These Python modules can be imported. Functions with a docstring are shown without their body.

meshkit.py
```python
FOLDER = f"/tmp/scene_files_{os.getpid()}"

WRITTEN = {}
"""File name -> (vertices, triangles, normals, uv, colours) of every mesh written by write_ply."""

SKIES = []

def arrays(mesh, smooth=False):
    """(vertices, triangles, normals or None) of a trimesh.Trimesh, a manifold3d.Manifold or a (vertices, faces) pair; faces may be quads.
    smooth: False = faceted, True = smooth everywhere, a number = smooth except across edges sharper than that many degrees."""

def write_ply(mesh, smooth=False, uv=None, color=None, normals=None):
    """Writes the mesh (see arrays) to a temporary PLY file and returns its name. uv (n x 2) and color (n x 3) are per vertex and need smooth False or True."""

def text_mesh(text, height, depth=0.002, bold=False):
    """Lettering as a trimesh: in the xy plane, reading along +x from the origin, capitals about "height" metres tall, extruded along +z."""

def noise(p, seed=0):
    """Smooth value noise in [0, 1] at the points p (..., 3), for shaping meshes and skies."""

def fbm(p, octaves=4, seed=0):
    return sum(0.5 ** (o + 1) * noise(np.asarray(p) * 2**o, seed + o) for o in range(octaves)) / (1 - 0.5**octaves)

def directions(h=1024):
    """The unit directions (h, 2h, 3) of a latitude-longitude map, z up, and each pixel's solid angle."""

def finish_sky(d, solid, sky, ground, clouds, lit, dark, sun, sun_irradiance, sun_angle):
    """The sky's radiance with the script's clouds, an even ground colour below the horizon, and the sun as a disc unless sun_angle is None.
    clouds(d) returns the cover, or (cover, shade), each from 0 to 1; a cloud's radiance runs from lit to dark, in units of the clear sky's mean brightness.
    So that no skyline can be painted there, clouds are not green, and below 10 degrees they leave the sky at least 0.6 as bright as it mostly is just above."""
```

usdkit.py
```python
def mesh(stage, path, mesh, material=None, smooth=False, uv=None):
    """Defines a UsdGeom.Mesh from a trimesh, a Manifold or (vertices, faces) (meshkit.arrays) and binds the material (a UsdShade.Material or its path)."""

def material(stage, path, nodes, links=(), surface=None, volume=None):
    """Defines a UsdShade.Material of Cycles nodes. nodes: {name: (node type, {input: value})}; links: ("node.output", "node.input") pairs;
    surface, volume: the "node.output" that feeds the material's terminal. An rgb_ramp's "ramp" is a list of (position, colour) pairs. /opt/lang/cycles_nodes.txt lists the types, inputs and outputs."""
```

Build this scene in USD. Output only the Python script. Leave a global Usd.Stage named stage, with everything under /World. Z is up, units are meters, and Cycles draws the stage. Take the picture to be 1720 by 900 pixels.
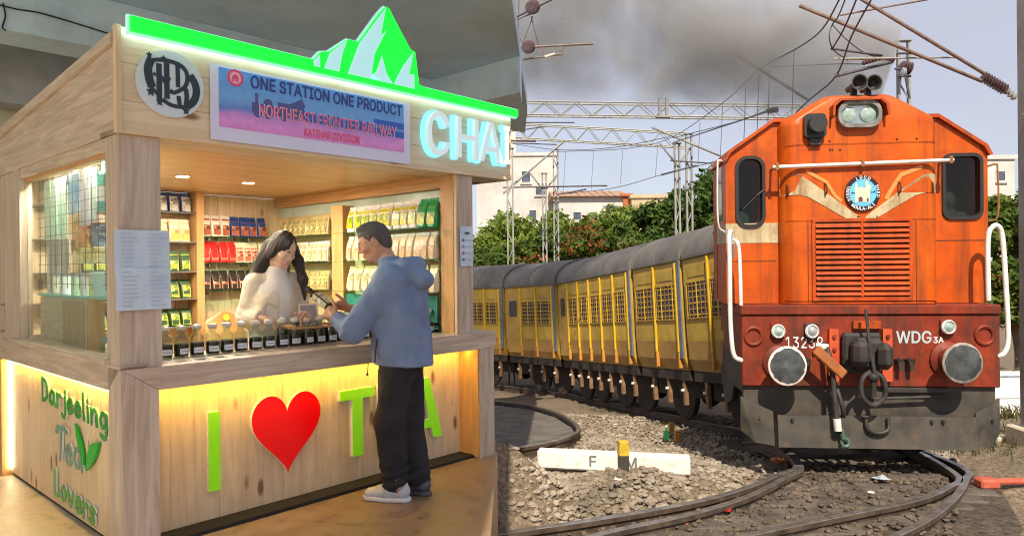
import math, random
import numpy as np, trimesh, manifold3d as m3, shapely, usdkit, meshkit
from shapely import affinity
from shapely.geometry import Polygon, LineString, Point, MultiPolygon, box as sbox
from shapely.ops import unary_union
from pxr import Usd, UsdGeom, UsdLux, UsdShade, Gf, Sdf, Vt

stage = Usd.Stage.CreateInMemory()
UsdGeom.SetStageUpAxis(stage, 'Z'); UsdGeom.SetStageMetersPerUnit(stage, 1.0)
UsdGeom.Xform.Define(stage, '/World'); UsdGeom.Scope.Define(stage, '/World/Looks')
PI = math.pi

# ---------------------------------------------------------------- camera
EYE, ROLL, PITCH, FPX = 1.45, math.radians(0.571), 2 / 1198, 1198.0
_F = np.array([0, math.cos(PITCH), -math.sin(PITCH)]); _R0 = np.array([1.0, 0, 0]); _U0 = np.cross(_R0, _F)
_R = math.cos(ROLL) * _R0 - math.sin(ROLL) * _U0; _U = math.sin(ROLL) * _R0 + math.cos(ROLL) * _U0
cam = UsdGeom.Camera.Define(stage, '/World/camera')
cam.CreateHorizontalApertureAttr(36.0); cam.CreateFocalLengthAttr(36.0 * FPX / 1720)
cam.CreateClippingRangeAttr(Gf.Vec2f(0.05, 5000))
cam.AddTransformOp().Set(Gf.Matrix4d(*_R, 0, *_U, 0, *(-_F), 0, 0, 0, EYE, 1))
EXPOSURE = 1.66
cam.CreateExposureAttr(EXPOSURE)

# ---------------------------------------------------------------- sky and sun
SUN_EL, SUN_AZ = math.radians(46), math.radians(183)      # the sun stands behind the photographer, slightly to the left
SKY_STRENGTH, SUN_I = 0.15, 0.5
sund = np.array([math.sin(SUN_AZ) * math.cos(SUN_EL), math.cos(SUN_AZ) * math.cos(SUN_EL), math.sin(SUN_EL)])
sky = UsdLux.DomeLight.Define(stage, '/World/sky')
usdkit.material(stage, '/World/Looks/sky_look', {
    'sky': ('sky_texture', {'sky_type': 'single_scattering', 'sun_disc': False, 'sun_elevation': SUN_EL, 'sun_rotation': SUN_AZ,
                            'altitude': 100.0, 'air_density': 1.0, 'aerosol_density': 1.0, 'ozone_density': 1.5}),
    'co': ('texture_coordinate', {}),
    'n': ('noise_texture', {'scale': 2.2, 'detail': 6.0, 'roughness': 0.6}),
    'r': ('rgb_ramp', {'ramp': [(0.42, (0, 0, 0)), (0.75, (1, 1, 1))]}),
    'mul': ('math', {'math_type': 'multiply_add', 'value2': 0.06, 'value3': 0.90}),
    'mix': ('mix', {'mix_type': 'mix', 'color2': (1.14, 1.12, 1.28)}),
    'bg': ('background_shader', {'strength': SKY_STRENGTH})},
    [('co.generated', 'n.vector'), ('n.fac', 'r.fac'), ('r.color', 'mul.value1'), ('mul.value', 'mix.fac'), ('sky.color', 'mix.color1'), ('mix.color', 'bg.color')],
    surface='bg.background')
UsdShade.MaterialBindingAPI.Apply(sky.GetPrim()).Bind(UsdShade.Material.Get(stage, '/World/Looks/sky_look'))
sun = UsdLux.DistantLight.Define(stage, '/World/sun')
sun.CreateIntensityAttr(SUN_I); sun.CreateAngleAttr(0.53); sun.CreateNormalizeAttr(True); sun.CreateColorAttr(Gf.Vec3f(1.0, 0.90, 0.74))
_z = sund; _x = np.cross([0, 0, 1.0], _z); _x /= np.linalg.norm(_x); _y = np.cross(_z, _x)
sun.AddTransformOp().Set(Gf.Matrix4d(*_x, 0, *_y, 0, *_z, 0, 0, 0, 30, 1))

# ---------------------------------------------------------------- scene helpers
_names = {}
def numbered(path):
    n = _names.get(path, -1) + 1; _names[path] = n
    return path if n == 0 else '%s_%03d' % (path, n)
def P(o): return str(o.GetPath()) if o is not None else '/World'
def keys(o, label=None, cat=None, group=None, kind=None):
    for k, v in (('label', label), ('category', cat), ('group', group), ('kind', kind)):
        if v: o.SetCustomDataByKey(k, v)
    return o
def place(prim, loc, rz=0.0, rx=0.0, ry=0.0, sc=None):
    x = UsdGeom.Xformable(prim)
    x.AddTranslateOp().Set(Gf.Vec3d(*map(float, loc)))
    if rz: x.AddRotateZOp().Set(float(rz))
    if rx: x.AddRotateXOp().Set(float(rx))
    if ry: x.AddRotateYOp().Set(float(ry))
    if sc: x.AddScaleOp().Set(Gf.Vec3f(*map(float, sc)))
def thing(name, label, cat, loc=(0, 0, 0), rz=0.0, group=None, **kw):
    x = UsdGeom.Xform.Define(stage, numbered('/World/' + name)); place(x.GetPrim(), loc, rz, **kw)
    return keys(x.GetPrim(), label, cat, group)
def part(name, mesh, mat, parent, smooth=False, label=None):
    m = usdkit.mesh(stage, numbered(P(parent) + '/' + name), mesh, mat, smooth)
    if label: m.GetPrim().SetCustomDataByKey('label', label)
    return m.GetPrim()
def solo(name, mesh, mat, label, cat, loc=(0, 0, 0), rz=0.0, group=None, smooth=False, kind=None, **kw):
    m = usdkit.mesh(stage, numbered('/World/' + name), mesh, mat, smooth); place(m.GetPrim(), loc, rz, **kw)
    return keys(m.GetPrim(), label, cat, group, kind)
def setting(name, mesh, mat, smooth=False, kind='structure'):
    return keys(usdkit.mesh(stage, numbered('/World/' + name), mesh, mat, smooth).GetPrim(), kind=kind)
def dup(src, loc, rz=0.0, label=None, group=None, **kw):
    was = src.GetCustomData(); base = src.GetName()
    if base[-4:-3] == '_' and base[-3:].isdigit(): base = base[:-4]
    x = UsdGeom.Xform.Define(stage, numbered('/World/' + base))
    x.GetPrim().GetReferences().AddInternalReference(src.GetPath())
    UsdGeom.Xformable(x).ClearXformOpOrder()
    for a in list(x.GetPrim().GetAttributes()):
        pass
    x = UsdGeom.Xformable(x.GetPrim())
    ops = []
    t = x.AddTranslateOp(opSuffix='at'); t.Set(Gf.Vec3d(*map(float, loc))); ops.append(t)
    if rz: o = x.AddRotateZOp(opSuffix='at'); o.Set(float(rz)); ops.append(o)
    if kw.get('rx'): o = x.AddRotateXOp(opSuffix='at'); o.Set(float(kw['rx'])); ops.append(o)
    if kw.get('ry'): o = x.AddRotateYOp(opSuffix='at'); o.Set(float(kw['ry'])); ops.append(o)
    if kw.get('sc'): o = x.AddScaleOp(opSuffix='at'); o.Set(Gf.Vec3f(*kw['sc'])); ops.append(o)
    x.SetXformOpOrder(ops)
    keys(x.GetPrim(), label or was.get('label'), was.get('category'), group or was.get('group'))
    x.GetPrim().SetInstanceable(True)
    return x.GetPrim()

# ---------------------------------------------------------------- mesh helpers
cat = trimesh.util.concatenate
def T(m, *t): m = m.copy(); m.apply_translation(t); return m
def RZ(m, deg, c=(0, 0, 0)): m = m.copy(); m.apply_transform(trimesh.transformations.rotation_matrix(math.radians(deg), [0, 0, 1], c)); return m
def RX(m, deg, c=(0, 0, 0)): m = m.copy(); m.apply_transform(trimesh.transformations.rotation_matrix(math.radians(deg), [1, 0, 0], c)); return m
def RY(m, deg, c=(0, 0, 0)): m = m.copy(); m.apply_transform(trimesh.transformations.rotation_matrix(math.radians(deg), [0, 1, 0], c)); return m
def bx(x0, x1, y0, y1, z0, z1, c=0.0):
    """box, with chamfered edges when c > 0"""
    if c <= 0:
        m = trimesh.creation.box([x1 - x0, y1 - y0, z1 - z0])
    else:
        h = np.array([x1 - x0, y1 - y0, z1 - z0]) / 2; c = min(c, *(h * 0.9))
        pts = []
        for s in np.ndindex(2, 2, 2):
            s = np.array(s) * 2 - 1
            for k in range(3):
                q = h - c; q[k] = h[k]; pts.append(s * q)
        m = trimesh.convex.convex_hull(np.array(pts))
    m.apply_translation([(x0 + x1) / 2, (y0 + y1) / 2, (z0 + z1) / 2]); return m
def cyl(a, b, r, r2=None, n=12):
    """(tapered) rod from a to b"""
    a, b = np.asarray(a, float), np.asarray(b, float); d = b - a; L = np.linalg.norm(d); d = d / L
    r2 = r if r2 is None else r2
    h = np.array([0, 0, 1.0]) if abs(d[2]) < .9 else np.array([1.0, 0, 0])
    e1 = np.cross(d, h); e1 /= np.linalg.norm(e1); e2 = np.cross(d, e1)
    t = np.arange(n) / n * 2 * PI; ring = np.cos(t)[:, None] * e1 + np.sin(t)[:, None] * e2
    v = np.vstack([a + ring * r, b + ring * r2, a, b]); i = np.arange(n); j = (i + 1) % n
    f = np.vstack([np.c_[i, i + n, j], np.c_[j, i + n, j + n], np.c_[np.full(n, 2 * n), i, j], np.c_[np.full(n, 2 * n + 1), j + n, i + n]])
    return trimesh.Trimesh(v, f, process=False)
def tube(pts, r, n=8, closed=False):
    pts = np.asarray(pts, float); N = len(pts); rr = np.broadcast_to(np.asarray(r, float), (N,))
    tg = np.gradient(pts, axis=0)
    if closed: tg = np.roll(pts, -1, 0) - np.roll(pts, 1, 0)
    tg /= np.maximum(np.linalg.norm(tg, axis=1, keepdims=True), 1e-9)
    e = np.array([0, 0, 1.0]) if abs(tg[0][2]) < .9 else np.array([1.0, 0, 0]); rings = []
    for k in range(N):
        e1 = e - tg[k] * (e @ tg[k]); e1 /= max(np.linalg.norm(e1), 1e-9); e2 = np.cross(tg[k], e1); e = e1
        t = np.arange(n) / n * 2 * PI
        rings.append(pts[k] + rr[k] * (np.cos(t)[:, None] * e1 + np.sin(t)[:, None] * e2))
    v = np.vstack(rings); f = []
    for k in range(N if closed else N - 1):
        a, b = k * n, ((k + 1) % N) * n
        for i in range(n):
            j = (i + 1) % n; f += [[a + i, a + j, b + i], [a + j, b + j, b + i]]
    if not closed:
        v = np.vstack([v, pts[0], pts[-1]]); c0, c1 = N * n, N * n + 1
        for i in range(n):
            j = (i + 1) % n; f += [[c0, j, i], [c1, (N - 1) * n + i, (N - 1) * n + j]]
    return trimesh.Trimesh(v, np.array(f), process=False)
def loft(rings, cap=True):
    """closed rings of equal length, joined in order"""
    rings = np.asarray(rings, float); N, n = rings.shape[:2]; v = rings.reshape(-1, 3); f = []
    for k in range(N - 1):
        a, b = k * n, (k + 1) * n
        for i in range(n):
            j = (i + 1) % n; f += [[a + i, a + j, b + i], [a + j, b + j, b + i]]
    if cap:
        v = np.vstack([v, rings[0].mean(0), rings[-1].mean(0)]); c0, c1 = N * n, N * n + 1
        for i in range(n):
            j = (i + 1) % n; f += [[c0, j, i], [c1, (N - 1) * n + i, (N - 1) * n + j]]
    return trimesh.Trimesh(v, np.array(f), process=False)
def lathe(prof, n=20, c=(0, 0, 0)):
    t = np.arange(n) / n * 2 * PI
    rings = [np.c_[r * np.cos(t), r * np.sin(t), np.full(n, z)] for r, z in prof]
    return T(loft(rings), *c)
def prism(poly, d0, d1, plane='xz'):
    """a shapely polygon (or point list) drawn in the plane, extruded along the third axis from d0 to d1"""
    if not hasattr(poly, 'geom_type'): poly = Polygon(poly)
    gs = [g for g in getattr(poly, 'geoms', [poly]) if g.area > 1e-9]
    m = cat([trimesh.creation.extrude_polygon(g, d1 - d0, engine='earcut') for g in gs])
    v = m.vertices.copy(); v[:, 2] += d0
    if plane == 'xz':
        m = trimesh.Trimesh(np.c_[v[:, 0], v[:, 2], v[:, 1]], m.faces[:, ::-1], process=False)
    elif plane == 'yz':
        m = trimesh.Trimesh(np.c_[v[:, 2], v[:, 0], v[:, 1]], m.faces, process=False)
    else:
        m = trimesh.Trimesh(v, m.faces, process=False)
    return m
def text_on(text, h, depth=0.002, bold=False, width=None, center=True):
    """lettering in the xz plane facing -y (front at y=0), optionally squeezed to a width"""
    m = meshkit.text_mesh(text, h, depth, bold); lo, hi = m.bounds
    v = m.vertices - [lo[0], 0, 0]
    w = hi[0] - lo[0]
    if width: v[:, 0] *= width / w; w = width
    if center: v[:, 0] -= w / 2
    return trimesh.Trimesh(np.c_[v[:, 0], -v[:, 2], v[:, 1]], m.faces, process=False)
def strokes(lines, w):
    """shapely shape of brush strokes"""
    return unary_union([spline(l).buffer(w / 2, quad_segs=4) for l in lines])
def spline(pts, k=6):
    p = np.asarray(pts, float)
    if len(p) < 3: return LineString(p)
    q = np.vstack([2 * p[0] - p[1], p, 2 * p[-1] - p[-2]]); out = []
    for i in range(1, len(q) - 2):
        for t in np.arange(k) / k:
            out.append(.5 * ((2 * q[i]) + (q[i + 1] - q[i - 1]) * t + (2 * q[i - 1] - 5 * q[i] + 4 * q[i + 1] - q[i + 2]) * t * t + (3 * q[i] - q[i - 1] - 3 * q[i + 1] + q[i + 2]) * t ** 3))
    out.append(p[-1]); return LineString(out)
def spl3(pts, k=8):
    p = np.asarray(pts, float); q = np.vstack([2 * p[0] - p[1], p, 2 * p[-1] - p[-2]]); out = []
    for i in range(1, len(q) - 2):
        for t in np.arange(k) / k:
            out.append(.5 * ((2 * q[i]) + (q[i + 1] - q[i - 1]) * t + (2 * q[i - 1] - 5 * q[i] + 4 * q[i + 1] - q[i + 2]) * t * t + (3 * q[i] - q[i - 1] - 3 * q[i + 1] + q[i + 2]) * t ** 3))
    out.append(p[-1]); return np.array(out)

# ---------------------------------------------------------------- materials
_mats = {}
def mat(name, c1, c2=None, scale=6.0, stretch=(1, 1, 1), rough=0.6, bump=0.0, bscale=None, metal=0.0, spec=0.5, detail=5.0, dist=0.0, coord='object', lo=0.35, hi=0.65,
        spots=None, rand=0.0, dirt=None, streak=None, **pr):
    """principled material: two colours mixed by noise, optional bump, dark spots (scale, size, colour), dirt (colour, scale, amount) and tone change from piece to piece"""
    if name in _mats: return _mats[name]
    c2 = c2 or c1
    n = {'co': ('texture_coordinate', {}), 'ge': ('geometry', {}), 'map': ('mapping', {'mapping_type': 'point', 'scale': stretch}),
         'no': ('noise_texture', {'scale': scale, 'detail': detail, 'roughness': 0.6, 'distortion': dist}),
         'ra': ('rgb_ramp', {'ramp': [(lo, c1), (hi, c2)]}),
         'p': ('principled_bsdf', {'roughness': rough, 'metallic': metal, 'specular_ior_level': spec, **pr})}
    src = 'co.object' if coord == 'object' else 'ge.position'
    L = [(src, 'map.vector'), ('map.vector', 'no.vector'), ('no.fac', 'ra.fac')]
    out = 'ra.color'
    if rand:
        n['oi'] = ('object_info', {}); n['add'] = ('vector_math', {'math_type': 'add'}); n['cx'] = ('math', {'math_type': 'multiply', 'value2': 37.0})
        L += [('oi.random', 'cx.value1'), ('cx.value', 'add.vector2'), ('map.vector', 'add.vector1')]
        L = [l for l in L if l != ('map.vector', 'no.vector')] + [('add.vector', 'no.vector')]
        n['mr'] = ('map_range', {'from_min': 0.0, 'from_max': 1.0, 'to_min': 1 - rand, 'to_max': 1 + rand})
        n['hs'] = ('hsv', {'hue': 0.5, 'saturation': 1.0, 'fac': 1.0}); L += [('oi.random', 'mr.value'), ('mr.result', 'hs.value'), (out, 'hs.color')]; out = 'hs.color'
    if spots:
        sc, size, col = spots
        n['ms'] = ('mapping', {'mapping_type': 'point', 'scale': tuple(0.35 + 0.65 * s / max(stretch) for s in stretch)})
        n['vo'] = ('voronoi_texture', {'scale': sc, 'randomness': 1.0}); n['sr'] = ('rgb_ramp', {'ramp': [(size * 0.5, (1, 1, 1)), (size, (0, 0, 0))]})
        n['sm'] = ('mix', {'mix_type': 'mix', 'color2': col})
        L += [(src, 'ms.vector'), ('ms.vector', 'vo.vector'), ('vo.distance', 'sr.fac'), ('sr.color', 'sm.fac'), (out, 'sm.color1')]; out = 'sm.color'
    if dirt:
        col, sc, amt = dirt
        n['dn'] = ('noise_texture', {'scale': sc, 'detail': 8.0, 'roughness': 0.7}); n['dr'] = ('rgb_ramp', {'ramp': [(0.5, (0, 0, 0)), (0.7, (amt, amt, amt))]})
        n['dm'] = ('mix', {'mix_type': 'mix', 'color2': col})
        L += [(src, 'dn.vector'), ('dn.fac', 'dr.fac'), ('dr.color', 'dm.fac'), (out, 'dm.color1')]; out = 'dm.color'
    if streak:
        col, sc, amt = streak
        n['sp'] = ('mapping', {'mapping_type': 'point', 'scale': (1, 1, 0.07)}); n['sn'] = ('noise_texture', {'scale': sc, 'detail': 6.0, 'roughness': 0.65}); n['st'] = ('rgb_ramp', {'ramp': [(0.48, (0, 0, 0)), (0.68, (amt, amt, amt))]})
        n['s2'] = ('mix', {'mix_type': 'mix', 'color2': col}); L += [(src, 'sp.vector'), ('sp.vector', 'sn.vector'), ('sn.fac', 'st.fac'), ('st.color', 's2.fac'), (out, 's2.color1')]; out = 's2.color'
    L.append((out, 'p.base_color'))
    if bump:
        n['bn'] = ('noise_texture', {'scale': bscale or scale, 'detail': 4.0}); n['bu'] = ('bump', {'strength': min(1.0, bump), 'distance': 0.01 * max(1.0, bump)})
        L += [('map.vector', 'bn.vector'), ('bn.fac', 'bu.height'), ('bu.normal', 'p.normal')]
    _mats[name] = usdkit.material(stage, '/World/Looks/' + name, n, L, surface='p.BSDF')
    return _mats[name]
def glow(name, color, strength):
    if name not in _mats:
        _mats[name] = usdkit.material(stage, '/World/Looks/' + name, {'e': ('emission', {'color': color, 'strength': strength})}, surface='e.emission')
    return _mats[name]
def pane_mat(name, tint=(0.95, 0.98, 0.97), rough=0.0, gloss=1.0):
    if name not in _mats:
        _mats[name] = usdkit.material(stage, '/World/Looks/' + name, {
            't': ('transparent_bsdf', {'color': tint}), 'g': ('glossy_bsdf', {'color': (gloss,) * 3, 'roughness': rough}), 'f': ('layer_weight', {'blend': 0.5}), 'm': ('mix_closure', {}),
            'pw': ('math', {'math_type': 'power', 'value2': 4.0}), 'ma': ('math', {'math_type': 'multiply_add', 'value2': 0.6, 'value3': 0.03})},
            [('f.facing', 'pw.value1'), ('pw.value', 'ma.value1'), ('ma.value', 'm.fac'), ('t.BSDF', 'm.closure1'), ('g.BSDF', 'm.closure2')], surface='m.closure')
    return _mats[name]
def leaf_mat(name, c1, c2, scale=0.8, trans=0.35, coord='position', rand=0.0):
    if name not in _mats:
        n = {'ge': ('geometry', {}), 'no': ('noise_texture', {'scale': scale, 'detail': 3.0}), 'ra': ('rgb_ramp', {'ramp': [(0.35, c1), (0.65, c2)]}),
             'hs': ('hsv', {'hue': 0.5, 'saturation': 1.0, 'fac': 1.0}), 'mr': ('map_range', {'to_min': 0.55, 'to_max': 1.5}),
             'd': ('principled_bsdf', {'roughness': 0.6, 'specular_ior_level': 0.3}), 't': ('translucent_bsdf', {}), 'm': ('mix_closure', {'fac': trans})}
        _mats[name] = usdkit.material(stage, '/World/Looks/' + name, n, [('ge.position', 'no.vector'), ('no.fac', 'ra.fac'), ('ra.color', 'hs.color'), ('ge.random_per_island', 'mr.value'),
            ('mr.result', 'hs.value'), ('hs.color', 'd.base_color'), ('hs.color', 't.color'), ('d.BSDF', 'm.closure1'), ('t.BSDF', 'm.closure2')], surface='m.closure')
    return _mats[name]
PINE = mat('pine', (0.66, 0.475, 0.275), (0.78, 0.61, 0.40), 5.0, (5, 5, 0.35), 0.5, 0.25, 12, rand=0.08, dist=0.6, spots=(6.5, 0.17, (0.25, 0.12, 0.055)), dirt=((0.46, 0.30, 0.17), 2.2, 0.35))
PINE_H = mat('pine_along', (0.68, 0.52, 0.32), (0.80, 0.65, 0.45), 5.0, (0.35, 5, 5), 0.5, 0.25, 12, rand=0.05, dist=0.6, spots=(5.5, 0.15, (0.27, 0.13, 0.06)), dirt=((0.5, 0.35, 0.2), 2.2, 0.3))
PINE_V = mat('pine_deep', (0.50, 0.30, 0.13), (0.64, 0.42, 0.20), 5.0, (5, 0.35, 5), 0.5, 0.2, 12, rand=0.06, dist=0.6, spots=(6.0, 0.07, (0.25, 0.12, 0.05)))
OAK_U = mat('grey_oak_along', (0.43, 0.32, 0.235), (0.63, 0.51, 0.40), 3.5, (0.5, 7, 7), 0.45, 0.2, 14, dist=1.2, detail=8, spots=(3.0, 0.12, (0.2, 0.13, 0.09)))
OAK_V = mat('grey_oak_side', (0.45, 0.34, 0.25), (0.65, 0.53, 0.415), 3.5, (7, 0.5, 7), 0.45, 0.2, 14, dist=1.2, detail=8)
OAK_Z = mat('grey_oak_upright', (0.43, 0.32, 0.24), (0.62, 0.505, 0.40), 3.5, (7, 7, 0.5), 0.45, 0.2, 14, dist=1.2, detail=8)
ORANGE_WOOD = mat('honey_wood', (0.52, 0.27, 0.10), (0.66, 0.38, 0.16), 4.0, (6, 6, 0.4), 0.45, 0.2, 12, dist=0.8)
ORANGE_WOOD_V = mat('honey_wood_along', (0.50, 0.26, 0.10), (0.64, 0.37, 0.16), 4.0, (6, 0.4, 6), 0.45, 0.2, 12, dist=0.8)
DARK = mat('dark_gap', (0.02, 0.018, 0.016), rough=0.9)
WHITE = mat('white_sheet', (0.78, 0.79, 0.80), rough=0.6)
GLASS = pane_mat('window_glass', (0.93, 0.98, 0.96))
SHELFGLASS = pane_mat('shelf_glass', (0.72, 0.93, 0.88))
CHROME = mat('steel', (0.55, 0.56, 0.57), rough=0.3, metal=1.0)
BLACK = mat('black_plastic', (0.02, 0.02, 0.022), rough=0.45)
CONCRETE = mat('concrete', (0.36, 0.37, 0.37), (0.50, 0.51, 0.51), 1.3, rough=0.9, bump=0.3, bscale=20, coord='position', dirt=((0.16, 0.17, 0.17), 0.6, 0.7))
# ================================================================ the setting: platform, station roof, ground
KA = math.degrees(math.atan2(0.73966, 0.67298)); K0 = np.array([-1.94894, 3.54655, 0.0])
KU = np.array([0.67298, 0.73966, 0]); KV = np.array([-0.73966, 0.67298, 0])
def kp(u, v, z=0.0): return K0 + u * KU + v * KV + np.array([0, 0, z])
def path_z(y): return float(np.interp(y, [3.0, 8.3, 11.5, 14.5, 18.8, 21.0, 30, 60], [-0.82, -0.82, -1.38, -1.66, -2.08, -2.24, -2.6, -3.0]))
EDGE = lambda y: -0.13 + 0 * y
def ground_z(x, y):
    """ballast: heaped up against the platform, falling to rail level, then down the grade"""
    base = np.interp(y, [3.0, 8.3, 11.5, 14.5, 18.8, 21.0, 30, 60, 400], [-0.96, -0.96, -1.50, -1.80, -2.22, -2.38, -2.8, -3.2, -3.2])
    heap = np.clip(1 - (x + 0.15) / 1.0, 0, 1); heap = heap * heap * (3 - 2 * heap) * np.interp(y, [6.3, 8.2], [1, 0])
    r1 = np.interp(x, [-1.5, -0.05, 0.75, 1.75, 2.2, 3.0, 3.3], [5.2, 6.05, 6.35, 6.85, 7.15, 7.9, 8.6])       # the ballast is kept clear of the nearest rail
    clear = np.clip((y - r1 - 0.10) / 0.45, 0, 1)
    heap = heap * clear
    base = np.where(x > 6.0, base + (np.interp(y, [8, 11, 20, 40], [0.02, 0.35, 0.9, 0.9]) * np.clip((x - 6.0) / 1.2, 0, 1)), base)
    mid = clear * np.exp(-((x - 1.35) / 0.75) ** 2) * np.interp(y, [5.6, 6.6, 10.5, 13.5], [0, 1, 1, 0.3]) * 0.22
    return base + heap * (-0.05 - base) + mid
def onground(px, py):
    d = _F + _R * (px - 860) / FPX - _U * (py - 450) / FPX
    t = 2.0
    for _ in range(60):
        p = np.array([0, 0, EYE]) + d * t; g = float(ground_z(p[0], p[1])); t += (p[2] - g) * 0.6 / max(-d[2], 0.08)
    return np.array([0, 0, EYE]) + d * t
# ground sheet
gx = np.unique(np.concatenate([np.linspace(-400, -40, 10), np.linspace(-40, -4, 19), np.linspace(-4, 10, 281), np.linspace(10, 40, 31), np.linspace(40, 400, 10)]))
gy = np.unique(np.concatenate([np.linspace(-60, 2, 16), np.linspace(2, 18, 321), np.linspace(18, 40, 45), np.linspace(40, 400, 19)]))
X, Y = np.meshgrid(gx, gy); Z = ground_z(X, Y)
near = ((X > -1) & (X < 9.5) & (Y > 2.5) & (Y < 17))
fine = meshkit.fbm(np.stack([X * 9, Y * 9, 0 * X], -1), 3, 3) - 0.5; coarse = meshkit.fbm(np.stack([X * 1.4, Y * 1.4, 0 * X], -1), 3, 8) - 0.5
Z = Z + np.where(near, fine * 0.06, 0) + coarse * 0.10
Z = np.where((X < -0.2) & (Y < 9), np.minimum(Z, -0.5), Z)
nx, ny = len(gx), len(gy); idx = np.arange(nx * ny).reshape(ny, nx)
quads = np.stack([idx[:-1, :-1], idx[:-1, 1:], idx[1:, 1:], idx[1:, :-1]], -1).reshape(-1, 4)
BALLAST = mat('ballast_ground', (0.08, 0.058, 0.038), (0.27, 0.20, 0.13), 26.0, rough=0.95, bump=1.0, bscale=40, coord='position', detail=8, dirt=((0.10, 0.085, 0.04), 0.9, 0.6))
setting('ballast_ground', (np.stack([X, Y, Z], -1).reshape(-1, 3), quads), BALLAST, True)

# platform floor
FLOOR = mat('platform_floor', (0.46, 0.355, 0.25), (0.66, 0.56, 0.44), 1.1, rough=0.42, bump=0.12, bscale=25, coord='position', detail=9, dirt=((0.24, 0.16, 0.09), 1.1, 0.7))
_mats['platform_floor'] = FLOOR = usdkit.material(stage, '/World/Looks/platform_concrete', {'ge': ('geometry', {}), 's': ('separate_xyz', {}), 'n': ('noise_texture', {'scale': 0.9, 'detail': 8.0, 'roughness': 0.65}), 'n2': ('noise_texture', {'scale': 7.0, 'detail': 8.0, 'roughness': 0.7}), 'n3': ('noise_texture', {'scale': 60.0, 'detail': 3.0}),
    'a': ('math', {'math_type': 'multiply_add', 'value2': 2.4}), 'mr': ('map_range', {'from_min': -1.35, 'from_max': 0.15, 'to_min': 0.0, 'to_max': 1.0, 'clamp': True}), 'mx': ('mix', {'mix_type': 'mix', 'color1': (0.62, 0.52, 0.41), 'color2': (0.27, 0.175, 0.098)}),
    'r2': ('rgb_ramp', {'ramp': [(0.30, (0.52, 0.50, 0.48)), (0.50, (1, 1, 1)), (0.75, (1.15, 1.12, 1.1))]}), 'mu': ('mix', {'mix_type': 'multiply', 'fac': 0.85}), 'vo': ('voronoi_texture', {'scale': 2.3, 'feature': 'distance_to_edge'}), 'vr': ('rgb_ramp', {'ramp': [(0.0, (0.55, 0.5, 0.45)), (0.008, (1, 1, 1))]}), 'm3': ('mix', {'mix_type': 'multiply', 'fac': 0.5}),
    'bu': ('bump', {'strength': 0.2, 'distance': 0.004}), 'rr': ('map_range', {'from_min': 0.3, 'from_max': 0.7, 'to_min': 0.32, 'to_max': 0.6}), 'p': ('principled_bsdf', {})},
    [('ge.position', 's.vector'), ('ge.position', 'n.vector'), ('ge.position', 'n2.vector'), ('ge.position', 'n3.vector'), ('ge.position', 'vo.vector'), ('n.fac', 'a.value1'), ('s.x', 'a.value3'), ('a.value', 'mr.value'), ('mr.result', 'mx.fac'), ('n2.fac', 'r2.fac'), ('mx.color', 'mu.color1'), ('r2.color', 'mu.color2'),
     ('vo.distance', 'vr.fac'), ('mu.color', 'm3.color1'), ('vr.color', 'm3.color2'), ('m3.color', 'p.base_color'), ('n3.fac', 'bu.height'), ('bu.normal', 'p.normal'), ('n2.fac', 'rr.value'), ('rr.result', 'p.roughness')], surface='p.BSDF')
pe = [(-0.13, -30), (-0.13, 5.35)]; c1 = kp(2.78, 0.0); c2 = kp(2.78, 14)
plat = Polygon([(-60, -30), (-0.13, -30), (-0.13, float(c1[1])), (float(c2[0]), float(c2[1])), (-60, float(c2[1]))])
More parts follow.
